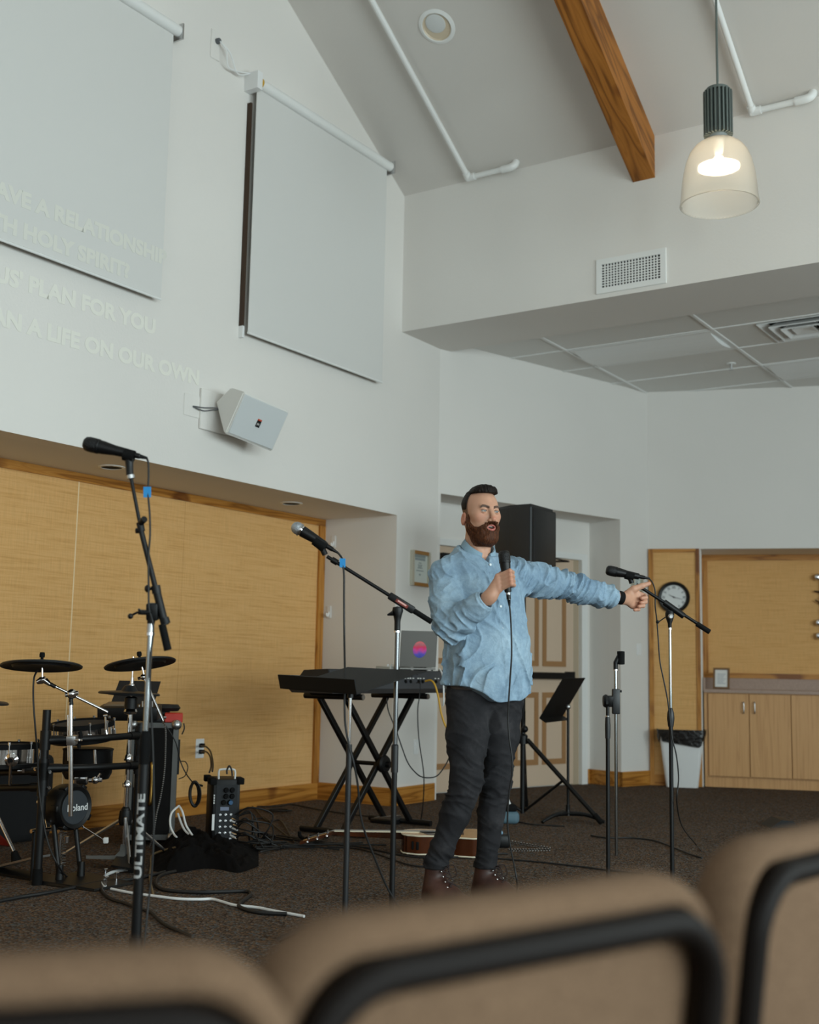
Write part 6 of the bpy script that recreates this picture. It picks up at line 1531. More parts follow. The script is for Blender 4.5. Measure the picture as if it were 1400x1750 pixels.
# ------------------------------------------------------------------ the man: distance fields meshed into smooth surfaces
f32 = np.float32
def V3(*a): return np.array(a, f32)
def npv(v): return np.array((v[0], v[1], v[2]), f32)
def grid(lo, hi, h):
    lo = np.array(lo, f32); n = np.ceil((np.array(hi, f32) - lo) / h).astype(int) + 1
    ax = [lo[i] + h * np.arange(n[i], dtype=f32) for i in range(3)]
    G = np.meshgrid(*ax, indexing='ij'); return np.stack([g for g in G], -1).astype(f32), lo, h
def smin(a, b, k):
    q = np.clip(.5 + .5 * (b - a) / k, 0, 1); return b + (a - b) * q - k * q * (1 - q)
def smax(a, b, k): return -smin(-a, -b, k)
def cone(P, a, b, ra, rb):
    a, b = npv(a), npv(b); ba = b - a; L = float(ba @ ba)
    t = np.clip(((P - a) @ ba) / L, 0, 1)
    q = P - a - t[..., None] * ba
    return np.sqrt((q * q).sum(-1)) - (ra + (rb - ra) * t)
def ball_(P, c, r): q = P - npv(c); return np.sqrt((q * q).sum(-1)) - r
def ell(P, c, r, R=None):
    q = P - npv(c)
    if R is not None: q = q @ np.array(R, f32)
    r = np.array(r, f32); k0 = np.sqrt(((q / r) ** 2).sum(-1)); k1 = np.sqrt(((q / (r * r)) ** 2).sum(-1)) + 1e-9
    return k0 * (k0 - 1) / k1
def chain(P, pts, k):
    d = None
    for (a, ra), (b, rb) in zip(pts, pts[1:]):
        e = cone(P, a, b, ra, rb); d = e if d is None else smin(d, e, k)
    return d
_rs = np.random.RandomState(4); _perm = _rs.permutation(4096).astype(np.int64)
_val = _rs.uniform(-1, 1, 4096).astype(f32)
def vnoise(Q):
    i = np.floor(Q).astype(np.int64); f = (Q - i).astype(f32); f = f * f * f * (f * (f * 6 - 15) + 10)
    def h(a, b, c): return _val[_perm[(_perm[(_perm[a & 4095] + b) & 4095] + c) & 4095]]
    x, y, z = i[..., 0], i[..., 1], i[..., 2]; u, v, w = f[..., 0], f[..., 1], f[..., 2]
    L = lambda a, b, t: a + (b - a) * t
    return L(L(L(h(x, y, z), h(x + 1, y, z), u), L(h(x, y + 1, z), h(x + 1, y + 1, z), u), v),
             L(L(h(x, y, z + 1), h(x + 1, y, z + 1), u), L(h(x, y + 1, z + 1), h(x + 1, y + 1, z + 1), u), v), w)
def surf(d, lo, h):
    ins = d < 0; nx, ny, nz = d.shape
    c = np.zeros((nx - 1, ny - 1, nz - 1), np.int8)
    off = [(a, b, e) for a in (0, 1) for b in (0, 1) for e in (0, 1)]
    for a, b, e in off: c += ins[a:nx - 1 + a, b:ny - 1 + b, e:nz - 1 + e]
    I, J, K = np.nonzero((c > 0) & (c < 8)); idx = -np.ones(c.shape, np.int64); idx[I, J, K] = np.arange(len(I))
    s = np.zeros((len(I), 3), np.float64); n = np.zeros(len(I))
    for p in off:
        for ax in range(3):
            if p[ax]: continue
            q = list(p); q[ax] = 1
            d0 = d[I + p[0], J + p[1], K + p[2]]; d1 = d[I + q[0], J + q[1], K + q[2]]
            m = (d0 < 0) != (d1 < 0); t = np.where(m, d0 / np.where(m, d0 - d1, 1), 0)
            for x in range(3): s[:, x] += m * (p[x] + (t if x == ax else 0))
            n += m
    v = s / n[:, None] + np.stack([I, J, K], 1); v = v * h + np.array(lo, np.float64)
    F = []
    for ax in range(3):
        sl0 = [slice(None)] * 3; sl1 = [slice(None)] * 3; sl0[ax] = slice(0, -1); sl1[ax] = slice(1, None)
        A, B = ins[tuple(sl0)], ins[tuple(sl1)]; cr = A != B
        o1, o2 = [x for x in range(3) if x != ax]
        ii = np.stack(np.nonzero(cr), 1)
        ok = (ii[:, o1] > 0) & (ii[:, o2] > 0) & (ii[:, o1] < d.shape[o1] - 1) & (ii[:, o2] < d.shape[o2] - 1); ii = ii[ok]
        e1 = np.zeros(3, int); e1[o1] = 1; e2 = np.zeros(3, int); e2[o2] = 1
        g = lambda q: idx[q[:, 0], q[:, 1], q[:, 2]]
        quad = np.stack([g(ii - e1 - e2), g(ii - e2), g(ii), g(ii - e1)], 1)
        flip = A[ii[:, 0], ii[:, 1], ii[:, 2]]
        if ax == 1: flip = ~flip
        quad[~flip] = quad[~flip][:, ::-1]; F.append(quad)
    F = np.concatenate(F); return v, F[(F >= 0).all(1)]
def np_mesh(name, parts, mats, parent, colors=None):
    """parts: list of (verts, quads, material index)"""
    org = np.array(worg(parent)); nv = 0; VV, FF, MI = [], [], []
    for v, f, mi in parts: VV.append(v - org); FF.append(f + nv); MI.append(np.full(len(f), mi)); nv += len(v)
    V, F, MI = np.concatenate(VV), np.concatenate(FF), np.concatenate(MI)
    me = bpy.data.meshes.new(name); me.vertices.add(len(V)); me.vertices.foreach_set('co', V.astype(f32).ravel())
    me.loops.add(F.size); me.loops.foreach_set('vertex_index', F.astype(np.int32).ravel())
    me.polygons.add(len(F)); me.polygons.foreach_set('loop_start', np.arange(0, F.size, 4, dtype=np.int32))
    me.polygons.foreach_set('loop_total', np.full(len(F), 4, np.int32))
    me.polygons.foreach_set('material_index', MI.astype(np.int32)); me.polygons.foreach_set('use_smooth', np.ones(len(F), bool))
    me.update(calc_edges=True); me.validate()
    if colors is not None:
        ca = me.color_attributes.new('tone', 'FLOAT_COLOR', 'POINT'); ca.data.foreach_set('color', np.concatenate(colors).astype(f32).ravel())
    for m_ in mats: me.materials.append(m_)
    o = bpy.data.objects.new(name, me); COL.objects.link(o); o.parent = parent; return o

FR = Vector((.5, -.866, 0)); LF = Vector((.866, .5, 0))             # the way the chest faces, and his left
def J(px, py, y): return at_y(px, py, y)
man = thing('person', Vector((J(790, 1535, 5.45).x, 5.45, 0)), 'bearded man in a light denim shirt speaking into a microphone with one arm stretched out', 'person')
# joints
SHR, ELR, WRR = J(757, 986, 5.37), J(770, 1074, 5.24), J(836, 1021, 5.13)
SHL, ELL, WRL = J(880, 984, 5.54), J(968, 1000, 5.68), J(1062, 1022, 5.81)
HPR, KNR, ANR = J(799, 1210, 5.40), J(797, 1335, 5.335), J(745, 1482, 5.40)
HPL, KNL, ANL = J(858, 1208, 5.49), J(846, 1335, 5.46), J(830, 1482, 5.53)
PEL = J(830, 1195, 5.45); CHE = J(822, 1010, 5.45); NKB = J(815, 948, 5.465)

# --- head (local: x his left, y where he looks, z up; origin between the eyes' level and the ears)
HF = Vector((math.sin(math.radians(26)), -math.cos(math.radians(26)), 0)); HL = Vector((-HF.y, HF.x, 0))
HC = J(822.5, 877, 5.435)
HM = np.stack([npv(HL), npv(HF), V3(0, 0, 1)], 1)                    # columns: local axes
def head_sdf(P, beardless=True):
    x = P[..., 0]; ax = np.abs(x); S = P.copy(); S[..., 0] = ax
    d = ell(P, (0, -.014, .030), (.0755, .097, .084))
    d = smin(d, ell(P, (0, .030, -.025), (.064, .062, .090)), .03)
    d = smin(d, ell(P, (0, .040, -.078), (.050, .050, .042)), .03)
    d = smin(d, ball_(P, (0, .071, -.101), .021), .025)
    d = smin(d, ball_(S, (.046, .050, -.020), .023), .022)
    d = smin(d, ball_(S, (.052, .005, -.070), .020), .03)
    d = smin(d, cone(S, (.006, .0865, .016), (.040, .074, .019), .009, .008), .014)
    d = smax(d, -ball_(S, (.032, .102, .000), .0215), .010)
    d = smin(d, cone(P, (0, .086, .014), (0, .112, -.036), .0080, .0112), .009)
    d = smin(d, ball_(P, (0, .1145, -.0400), .0112), .006)
    d = smin(d, ell(S, (.0130, .1035, -.0450), (.0080, .0105, .0080)), .006)
    d = smax(d, -ell(S, (.0064, .1085, -.0530), (.0038, .006, .0038)), .003)
    # lids over the eyeballs
    lid = np.abs(ball_(S, (.0315, .0765, .0005), .0142)) - .0012
    up = np.maximum(lid, -(P[..., 2] - .0020 - (P[..., 1] - .09) * .1)); lo = np.maximum(lid, (P[..., 2] + .0042))
    fr = (.076 - P[..., 1])
    d = smin(d, np.maximum(np.minimum(up, lo), fr), .004)
    # lips and the open mouth
    d = smin(d, ell(P, (0, .0865, -.072), (.024, .014, .018)), .012)
    d = smin(d, cone(S, (0, .0985, -.0668), (.020, .088, -.070), .0048, .003), .004)
    d = smin(d, cone(S, (0, .0965, -.0850), (.018, .087, -.081), .0066, .004), .004)
    d = smax(d, -ell(P, (0, .096, -.0755), (.0165, .022, .0058)), .003)
    # ears
    a = .22; Rm = [[1, 0, 0], [0, math.cos(a), math.sin(a)], [0, -math.sin(a), math.cos(a)]]
    e = ell(S, (.0805, -.020, -.030), (.0085, .0185, .0300), Rm)
    e = smax(e, -ell(S, (.0900, -.016, -.028), (.0075, .0105, .0195), Rm), .004)
    e = smin(e, ell(S, (.0790, -.005, -.036), (.005, .005, .008)), .004)
    d = smin(d, e, .008)
    # neck
    d = smin(d, cone(P, (0, -.022, -.06), (0, -.040, -.235), .056, .066), .03)
    d = smin(d, cone(S, (.050, -.02, -.06), (.012, .018, -.2), .013, .012), .02)
    d = smin(d, ball_(P, (0, .020, -.150), .012), .02)
    return d
def to_world(v): return v @ HM.T.astype(np.float64) + np.array(HC)
P, lo, h = grid((-.105, -.135, -.235), (.105, .135, .130), .0021)
dh = head_sdf(P); hv, hf = surf(dh, lo, h)
SKIN = np.array(rgb(196, 148, 122)[:3]); LIPS = np.array(rgb(178, 98, 90)[:3]); DARK = np.array(rgb(42, 27, 20)[:3]); RED = np.array(rgb(196, 122, 98)[:3])
def sstep(a, b, x): t = np.clip((x - a) / (b - a), 0, 1); return t * t * (3 - 2 * t)
def blend(c, t, col): return c * (1 - t[:, None]) + col * t[:, None]
x, y, z = hv.T; axx = np.abs(x)
col = np.tile(SKIN, (len(hv), 1)) * (1 + .05 * vnoise((hv * 60).astype(f32)))[:, None]
col = blend(col, .30 * sstep(.03, .012, np.hypot(axx - .045, (z + .028) * .9)) * (y > .03), RED)
col = blend(col, .6 * sstep(.016, .006, np.hypot(x, z + .036)) * (y > .095), RED)
col = blend(col, .6 * ((axx > .0735) & (z < .0) & (z > -.07) & (y < .004) & (y > -.044)), RED)
lipm = (sstep(.0235, .0195, axx) * sstep(-.0930, -.0900, z) * sstep(-.0618, -.0648, z)) * (y > .083)
col = blend(col, lipm * .9, LIPS)
mouth = sstep(.0155, .013, axx) * sstep(.0062, .0040, np.abs(z + .0755)) * (y < .0925) * (y > .06)
col = blend(col, mouth, np.array(rgb(50, 18, 16)[:3]))
# eyebrows: dark hair growing on the ridge
zb_ = .0160 + .006 * np.sin(np.clip((axx - .012) / .04, 0, 1) * 2.4) - np.clip(axx - .040, 0, 1) * .45
brow = sstep(.0074, .0046, np.abs(z - zb_)) * sstep(.008, .013, axx) * sstep(.053, .046, axx) * (y > .04)
col = blend(col, brow * (.85 + .15 * vnoise((hv * 500).astype(f32))), DARK)
# close-cropped sides and nape
fade = sstep(-.046, .012, z) * sstep(.012, -.002, y) * (axx > .035)
fade = np.maximum(fade, sstep(-.075, .01, z) * sstep(-.045, -.07, y))
fade = fade * np.where((axx > .0735) & (z < .0) & (y < .004) & (y > -.044), 0, 1)
col = blend(col, fade * (.80 + .10 * vnoise((hv * 700).astype(f32))), DARK)
lash = sstep(.0030, .0012, np.abs(z - .0028)) * ((np.abs(axx - .0315) < .0135) & (y > .082))
col = blend(col, lash * .8, DARK)
head_cols = np.concatenate([col, np.ones((len(col), 1))], 1)
parts = [(to_world(hv), hf, 0)]; cols = [head_cols]
def add_np_ball(c, r, col, seg=18, squash=None):
    n = seg // 2; vs = []; fs = []
    for i in range(n + 1):
        for k in range(seg):
            a, b = PI * i / n, 2 * PI * k / seg; vs.append((math.sin(a) * math.cos(b), math.sin(a) * math.sin(b), math.cos(a)))
    for i in range(n):
        for k in range(seg): fs.append((i * seg + k, (i + 1) * seg + k, (i + 1) * seg + (k + 1) % seg, i * seg + (k + 1) % seg))
    v = np.array(vs) * (r if squash is None else np.array(squash)) + np.array(c)
    return v, np.array(fs)
# --- hands
def hand_field(P, W, mcps, fingers, thumb, k=.008):
    d = None
    for m_ in mcps:
        e = cone(P, W, m_, .021, .0125); d = e if d is None else smin(d, e, .014)
    for a, b in zip(mcps, mcps[1:]): d = smin(d, cone(P, a, b, .012, .0115), .010)
    for m_, f in zip(mcps, fingers):
        e = chain(P, [(m_, .0112)] + [(q, r) for q, r in f], .004); d = smin(d, e, k * .55)
    t = chain(P, [(q, r) for q, r in thumb], .006); d = smin(d, t, .010)
    return d
def lerpv(a, b, t): return Vector(a).lerp(Vector(b), t)
# right hand closed round the microphone
MA, MBt = J(861, 941, 5.125), J(871, 1036, 5.115)                    # microphone axis (tip, end of plug)
md = (MBt - MA).normalized(); vw = (EYEP - MA).normalized(); sd = md.cross(vw).normalized()
if sd.dot(RT) < 0: sd = -sd                                          # to the right of the picture
vw = sd.cross(md) if sd.cross(md).dot(EYEP - MA) > 0 else -sd.cross(md)
def on_mic(s, ang, r): return MA + md * s + (sd * math.cos(ang) + vw * math.sin(ang)) * r
mcR, fgR = [], []
for i, s in enumerate((.098, .117, .136, .153)):
    a0 = math.radians(150); rr = .034
    m_ = on_mic(s + .012, math.radians(168), .036)
    L = (1, 1.05, 1.0, .85)[i]
    p1 = on_mic(s - .004, math.radians(62), .0355); p2 = on_mic(s - .002, math.radians(-28), .031); p3 = on_mic(s + .003, math.radians(-100), .0285)
    mcR.append(m_); fgR.append([(p1, .0103), (p2, .0093), (p3, .0082)])
thR = [(lerpv(WRR, mcR[0], .42), .018), (on_mic(.105, math.radians(215), .034), .0135), (on_mic(.085, math.radians(255), .031), .011), (on_mic(.072, math.radians(290), .029), .0095)]
allp = [q for f in fgR for q, _ in f] + mcR + [WRR, ELR] + [q for q, _ in thR]
lo_ = np.min([npv(q) for q in mcR + [WRR] + [q for f in fgR for q, _ in f] + [q for q, _ in thR]], 0) - .035; hi_ = np.max([npv(q) for q in mcR + [WRR] + [q for f in fgR for q, _ in f] + [q for q, _ in thR]], 0) + .035
P, lo, h = grid(lo_, hi_, .0018)
fa = (ELR - WRR).normalized()
d = smin(hand_field(P, WRR, mcR, fgR, thR), cone(P, WRR - fa * .01, WRR + fa * .10, .0265, .033), .02)
v_, f_ = surf(d, lo, h)
def hand_col(v, knuck):
    c = np.tile(SKIN * .98, (len(v), 1)) * (1 + .05 * vnoise((v * 90).astype(f32)))[:, None]
    for q in knuck: c = blend(c, .45 * np.exp(-((v - np.array(q)) ** 2).sum(1) / .013 ** 2), RED)
    return np.concatenate([c, np.ones((len(c), 1))], 1)
parts.append((v_, f_, 0)); cols.append(hand_col(v_, mcR + [f[0][0] for f in fgR]))
# left hand, palm to the camera, thumb up, fingers curled
yl = 5.86
mcL = [J(1089, 1013, yl + .015), J(1090.5, 1021, yl + .016), J(1088, 1029, yl + .014), J(1083, 1036, yl + .008)]
tipc = [[(1102.5, 1018, .016), (1104, 1021.5, -.010), (1097, 1022.5, -.022)], [(1103, 1025.5, .014), (1103.5, 1029, -.012), (1096, 1030, -.024)], [(1099, 1032.5, .010), (1099.5, 1035.5, -.014), (1092, 1036.5, -.024)], [(1091.5, 1039, .004), (1091.5, 1041.5, -.014), (1085, 1042.5, -.020)]]
fgL = [[(J(a, b, yl + c), r) for (a, b, c), r in zip(f, (.0108, .0100, .0086))] for f in tipc]
fgL[3] = [(q, r * .88) for q, r in fgL[3]]
thL = [(J(1072, 1016, yl - .01), .021), (J(1083, 1007, yl - .014), .0170), (J(1097, 1001.5, yl - .008), .0135), (J(1109, 997.5, yl), .0108)]
al = mcL + [q for f in fgL for q, _ in f] + [q for q, _ in thL] + [WRL]
P, lo, h = grid(np.min([npv(q) for q in al], 0) - .04, np.max([npv(q) for q in al], 0) + .035, .0018)
fl = (ELL - WRL).normalized()
d = hand_field(P, WRL, mcL, fgL, thL)
d = smin(d, cone(P, J(1072, 1022, yl - .004), J(1080, 1034, yl), .018, .014), .014)
d = smin(d, cone(P, WRL - fl * .0, WRL + fl * .10, .0265, .034), .02)
v_, f_ = surf(d, lo, h); parts.append((v_, f_, 0)); cols.append(hand_col(v_, [f[2][0] for f in fgL] + [thL[3][0]]))
# hidden trunk and limbs under the clothes
h0 = .014; lo_ = np.min([npv(q) for q in (SHR, SHL, ANR, ANL, WRL, WRR, ELR)], 0) - .14; hi_ = np.max([npv(q) for q in (SHR, SHL, ANR, ANL, WRL, NKB)], 0) + .12
P, lo, h = grid(lo_, hi_, h0)
d = smin(cone(P, PEL, CHE, .095, .105), cone(P, CHE, NKB, .10, .05), .06)
for a, b, ra, rb in ((SHR, ELR, .045, .036), (ELR, WRR, .036, .025), (SHL, ELL, .045, .036), (ELL, WRL, .036, .025), (HPR, KNR, .065, .05), (KNR, ANR, .048, .036), (HPL, KNL, .065, .05), (KNL, ANL, .048, .036), (SHR, SHL, .05, .05)):
    d = smin(d, cone(P, a, b, ra, rb), .03)
v_, f_ = surf(d, lo, h); parts.append((v_, f_, 0)); cols.append(np.tile(np.append(SKIN, 1), (len(v_), 1)))
t_ = NT('skin').set(None, .48, 0, .4); at = t_.n('ShaderNodeVertexColor', layer_name='tone'); t_.l(at.outputs[0], t_.b.inputs['Base Color'])
t_.b.inputs['Subsurface Weight'].default_value = .12; t_.b.inputs['Subsurface Radius'].default_value = (.012, .005, .003); t_.b.inputs['Subsurface Scale'].default_value = 1.0
v = t_.coords(); t_.bump(t_.noise(v, 700, 2), .12, .0006); M['skin'] = t_.m
body = np_mesh('body', parts, [M['skin']], man, cols)
# eyes
M['eyewhite'] = plain('eye_white', rgb(176, 170, 164), .4); M['iris'] = plain('iris_grey_blue', rgb(58, 64, 64), .3); M['pupil'] = plain('pupil', rgb(8, 8, 8), .1)
def hw_(p): return Vector(to_world(np.array([p]))[0])
for s in (-1, 1):
    c = hw_((s * .0315, .0765, .0005)); g = (HF + HL * .10 + ZZ * .02).normalized()
    e_ = MB().ball(c, .0130, 20).build('eye', M['eyewhite'], body)
    MB().lathe(c, g, [(.0062, .01145), (.0060, .0122), (.0030, .0130), (0, .0132)], 18).build('iris', M['iris'], e_)
    MB().lathe(c, g, [(.0028, .0130), (.0024, .01338), (0, .0134)], 12).build('pupil', M['pupil'], e_)
# upper teeth seen through the parted lips
tq = MB()
for k in range(-3, 4):
    a = k * .0052; tq.ball(hw_((a, .0875 - abs(k) * .0012, -.0712)), .0030, 8)
tq.build('teeth', plain('teeth', rgb(212, 206, 196), .25), body)

# --- hair and beard
P, lo, h = grid((-.10, -.125, -.08), (.10, .125, .150), .0022)
base = head_sdf(P); x, y, z = P[..., 0], P[..., 1], P[..., 2]
top = ell(P, (0, -.008, .044), (.0745, .0995, .081))
top = smin(top, ell(P, (0, .040, .097), (.050, .030, .019)), .022)
top = smin(top, ell(P, (.004, .018, .106), (.050, .052, .018)), .025)
st = vnoise(np.stack([x * 190 + y * 25, y * 26 + z * 40, z * 60 + x * 30], -1)) * .0022 + vnoise(np.stack([x * 60, y * 12, z * 20], -1)) * .002
line = (y - .083 - .10 * np.clip(z - .075, -.1, .1) + .9 * np.clip(np.abs(x) - .046, 0, 1))       # front hairline
side = np.where(y > .006, .083 + .03 * np.clip(y, 0, .1), .083 - .073 * sstep(.006, -.008, y)) - z                               # lower edge of the longer hair
d = np.maximum(np.maximum(top + st, -(base + .0015)), np.maximum(smax(line * .8, side * .8, .010), line * .5))
shell = base - .0050 * sstep(.004, .05, z) + st * .5
d = smin(top + st, shell, .006); d = smax(d, smax(line * .8, side * .7, .006), .004); d = np.maximum(d, -(base + .004))
v_, f_ = surf(d, lo, h); hair_v = to_world(v_)
def hairmat(name, c0, c1, c2, scale, stretch):
    t = NT(name).set(None, .6, 0, .18); v = t.coords((1, 1, 1)); mp = t.n('ShaderNodeMapping'); mp.inputs['Scale'].default_value = stretch; t.l(v, mp.inputs[0])
    f = t.noise(mp.outputs[0], scale, 3, .7); t.l(t.ramp(f, [(.3, c0), (.55, c1), (.75, c2)]), t.b.inputs['Base Color']); t.bump(f, .7, .002); return t.m
M['hair'] = hairmat('dark_brown_hair', rgb(14, 9, 7), rgb(26, 17, 13), rgb(46, 31, 23), 160, (1, 1, .5))
M['beard'] = hairmat('auburn_beard', rgb(44, 24, 15), rgb(82, 46, 26), rgb(120, 70, 38), 240, (1, 1, .35))
np_mesh('hair', [(hair_v, f_, 0)], [M['hair']], man)
P, lo, h = grid((-.095, -.045, -.175), (.095, .130, .0), .0021)
base = head_sdf(P); x, y, z = P[..., 0], P[..., 1], P[..., 2]; axp = np.abs(x)
bd = base - .0085
bd = smin(bd, ell(P, (0, .058, -.118), (.052, .046, .036)), .018)
bd = smin(bd, ell(P, (0, .070, -.128), (.038, .034, .028)), .015)
bd = smin(bd, cone(np.stack([axp, y, z], -1), (.004, .1010, -.0590), (.027, .086, -.070), .0062, .006), .006)   # moustache
bd = bd + vnoise(np.stack([x * 230, y * 200, z * 60], -1)) * .0020 + vnoise(np.stack([x * 70, y * 70, z * 30], -1)) * .0020
# cheek line from the sideburn to the moustache corner; keep the lips free
cheek = z - np.interp(np.clip(y, -.02, .11), [-.02, .004, .02, .045, .07, .085, .11], [.012, .004, -.046, -.070, -.074, -.066, -.0505]).astype(f32)
cheek = np.where(axp < .030, np.minimum(cheek, z + .0540), cheek)
back = -(y - .007 + .12 * np.clip(-.04 - z, 0, .2) - .25 * np.clip(-.085 - z, 0, .1))
lips = -np.sqrt((x / .0245) ** 2 + ((z + .0773) / .0145) ** 2 + 0 * y) + 1; lips = np.where(y > .07, lips * .014, -1)
ear = -(np.sqrt(((axp - .082) / .016) ** 2 + ((y + .020) / .022) ** 2 + ((z + .030) / .034) ** 2) - 1) * .015
under = -(z + .158)
d = smax(bd, cheek, .005); d = smax(d, back, .006); d = smax(d, lips, .004); d = np.maximum(d, ear); d = np.maximum(d, -(base + .004)); d = np.maximum(d, under)
neckcut = .02 - y - .55 * (z + .155); d = smax(d, np.where(z < -.095, neckcut, -1), .008)
v_, f_ = surf(d, lo, h)
np_mesh('beard', [(to_world(v_), f_, 0)], [M['beard']], man)

# --- shirt
FRn, LFn = npv(FR), npv(LF)
def rows(*r): return [np.array(c, f32) for c in zip(*r)]
# torso sections: z, centre px, half width (his left-right), half depth, forward shift
def sect(py, cx, W_, D_, fs=0.0):
    p = J(cx, py, 5.45); return (p.z, p.x + FR.x * fs, 5.45 + FR.y * fs, W_, D_)
TS = [sect(1222, 835, .198, .150), sect(1180, 834.5, .203, .150), sect(1130, 833, .200, .145, .005), sect(1080, 829, .190, .138, .006), sect(1030, 824, .188, .134, .004), sect(995, 820, .190, .128, 0), sect(970, 817, .172, .112, -.012), sect(955, 815, .125, .092, -.018), sect(943, 814.5, .085, .074, -.016), sect(930, 814.5, .068, .066, -.01)]
tz, tcx, tcy, tW, tD = rows(*TS[::-1][::-1])
order = np.argsort(tz); tz, tcx, tcy, tW, tD = [a[order] for a in (tz, tcx, tcy, tW, tD)]
def torso_local(P):
    z = P[..., 2]; cx = np.interp(z, tz, tcx).astype(f32); cy = np.interp(z, tz, tcy).astype(f32)
    dx = P[..., 0] - cx; dy = P[..., 1] - cy
    return dx * LFn[0] + dy * LFn[1], dx * FRn[0] + dy * FRn[1], z
def torso_sdf(P):
    l, f, z = torso_local(P); W_ = np.interp(z, tz, tW).astype(f32); D_ = np.interp(z, tz, tD).astype(f32)
    k = (np.abs(l / W_) ** 2.3 + np.abs(f / D_) ** 2.3) ** (1 / 2.3)
    return (k - 1) * np.minimum(W_, D_) * .92
SLR = [(SHR + LF * .015 + ZZ * .0, .072), (lerpv(SHR, ELR, .5) - LF * .004, .0700), (ELR, .0640), (lerpv(ELR, WRR, .35), .0600), (lerpv(ELR, WRR, .72), .0500), (lerpv(ELR, WRR, .93), .0430)]
SLL = [(SHL - LF * .02 + ZZ * .0, .080), (J(925, 993, 5.61), .0660), (J(960, 999, 5.67), .0600), (J(987, 1006, 5.71), .0595), (J(1012, 1013, 5.75), .0540), (J(1036, 1018.5, 5.785), .0475), (J(1050, 1022, 5.80), .0455)]
al = [q for q, _ in SLR + SLL]
lo_ = np.min([npv(q) for q in al], 0) - .09; hi_ = np.max([npv(q) for q in al], 0) + .09
lo_[2] = J(835, 1212, 5.3).z - .02; hi_[2] = J(815, 925, 5.45).z; lo_[1] = min(lo_[1], 5.24); hi_[1] += .0
P, lo, h = grid(lo_, hi_, .0042)
d = torso_sdf(P)
dR = chain(P, SLR, .02); dL = chain(P, SLL, .02)
dj = smin(d, dL, .05); dj = smin(dj, dR, .016)
# shoulder caps
dj = smin(dj, cone(P, SHR + ZZ * .012 + LF * .01, NKB - ZZ * .02 - FR * .01, .058, .06), .04)
dj = smin(dj, cone(P, SHL + ZZ * .004 - LF * .02, NKB - ZZ * .02 - FR * .01, .060, .06), .04)
nearm = np.abs(dj) < .035; Q = P[nearm]; dq = dj[nearm]
l, f, z = torso_local(Q); aL, aR = dL[nearm], dR[nearm]; dT = d[nearm]
def ridge(n):
    r = 1 - np.abs(n) * 2.4; return np.where(r > 0, np.abs(r) ** 1.4, r * .45)
wob = vnoise(Q * 7) * .35
# drape folds on the trunk: long, running down and across from the shoulders
w1 = ridge(vnoise(np.stack([l * 15 + z * 5 + wob * 2, f * 9, z * 2.6 + l * 3], -1)))
w2 = ridge(vnoise(np.stack([l * 26 - z * 12 + wob * 3, f * 16 + 7, z * 6 + 3], -1)))
trunk = w1 * .0125 + w2 * .0060
lowf = np.exp(-((z - 1.0) / .10) ** 2); trunk = trunk * (.75 + .5 * lowf)
# sleeve folds: rings that spiral round the arm, strongest at the elbow
def limb(Q, pts):
    a, b = npv(pts[0][0]), npv(pts[-1][0]); u = b - a; L = np.sqrt((u * u).sum()); u /= L; return (Q - a) @ u, L
e1 = np.exp(-(((Q - npv(ELR)) ** 2).sum(-1)) / .085 ** 2); e2 = np.exp(-(((Q - npv(ELL)) ** 2).sum(-1)) / .12 ** 2)
n1 = ridge(vnoise(np.stack([Q[:, 0] * 20 + Q[:, 2] * 16, Q[:, 1] * 12, Q[:, 2] * 20 - Q[:, 0] * 16], -1) + wob[:, None]))
foreR = ridge(vnoise(np.stack([(Q @ npv((WRR - ELR).normalized())) * 30 + Q[:, 2] * 8 + wob * 2, Q[:, 1] * 9, (Q @ npv(UP)) * 9], -1)))
ul = npv((WRL - SHL).normalized()); tl_ = (Q - npv(SHL)) @ ul
armL = ridge(vnoise(np.stack([tl_ * 26 - Q[:, 2] * 16 + wob * 2, Q[:, 1] * 6, Q[:, 2] * 6 + tl_ * 7], -1)))
armL2 = ridge(vnoise(np.stack([tl_ * 52 - Q[:, 2] * 20 + wob * 3, Q[:, 1] * 9 + 4, Q[:, 2] * 9], -1)))
wl = sstep(.02, -.01, aL - dT); wr = sstep(.008, -.010, aR - dT)
disp = trunk * (1 - wl) * (1 - wr) + wl * (armL * .0130 + armL2 * .0065 + .002 * e2) + wr * (foreR * .0120 * (.5 + e1) + n1 * .009 * (.4 + e1))
# placket, side of the button band, pocket
fr_ = (f > .02) & (wl < .3) & (wr < .3)
disp += np.where(fr_, .0026 * sstep(.0205, .0165, np.abs(l + .000)), 0)
dj[nearm] = dq - disp
# cuffs
for W_, E_, s in ((WRR, ELR, 1), (WRL, ELL, 1)):
    pass
cR = (ELR - WRR).normalized(); cL = (ELL - WRL).normalized()
cuffR = cone(P, WRR + cR * .018, WRR + cR * .075, .0440, .0475); cuffR = np.maximum(cuffR, -((P - npv(WRR + cR * .018)) @ npv(cR))); cuffR = np.maximum(cuffR, ((P - npv(WRR + cR * .078)) @ npv(cR)))
CLp = J(1052, 1022.5, 5.80)
cuffL = cone(P, CLp, CLp + cL * .06, .0430, .0465); cuffL = np.maximum(cuffL, -((P - npv(CLp)) @ npv(cL))); cuffL = np.maximum(cuffL, ((P - npv(CLp + cL * .062)) @ npv(cL)))
dj = np.where(((P - npv(WRR + cR * .03)) @ npv(cR) < 0) & (dR < .06) & (dR < d), np.maximum(dj, -((P - npv(WRR + cR * .03)) @ npv(cR))), dj)
dj = np.where(((P - npv(CLp + cL * .01)) @ npv(cL) < 0) & (dL < .06), np.maximum(dj, -((P - npv(CLp + cL * .01)) @ npv(cL))), dj)
dj = smin(dj, cuffR, .004); dj = smin(dj, cuffL, .004)
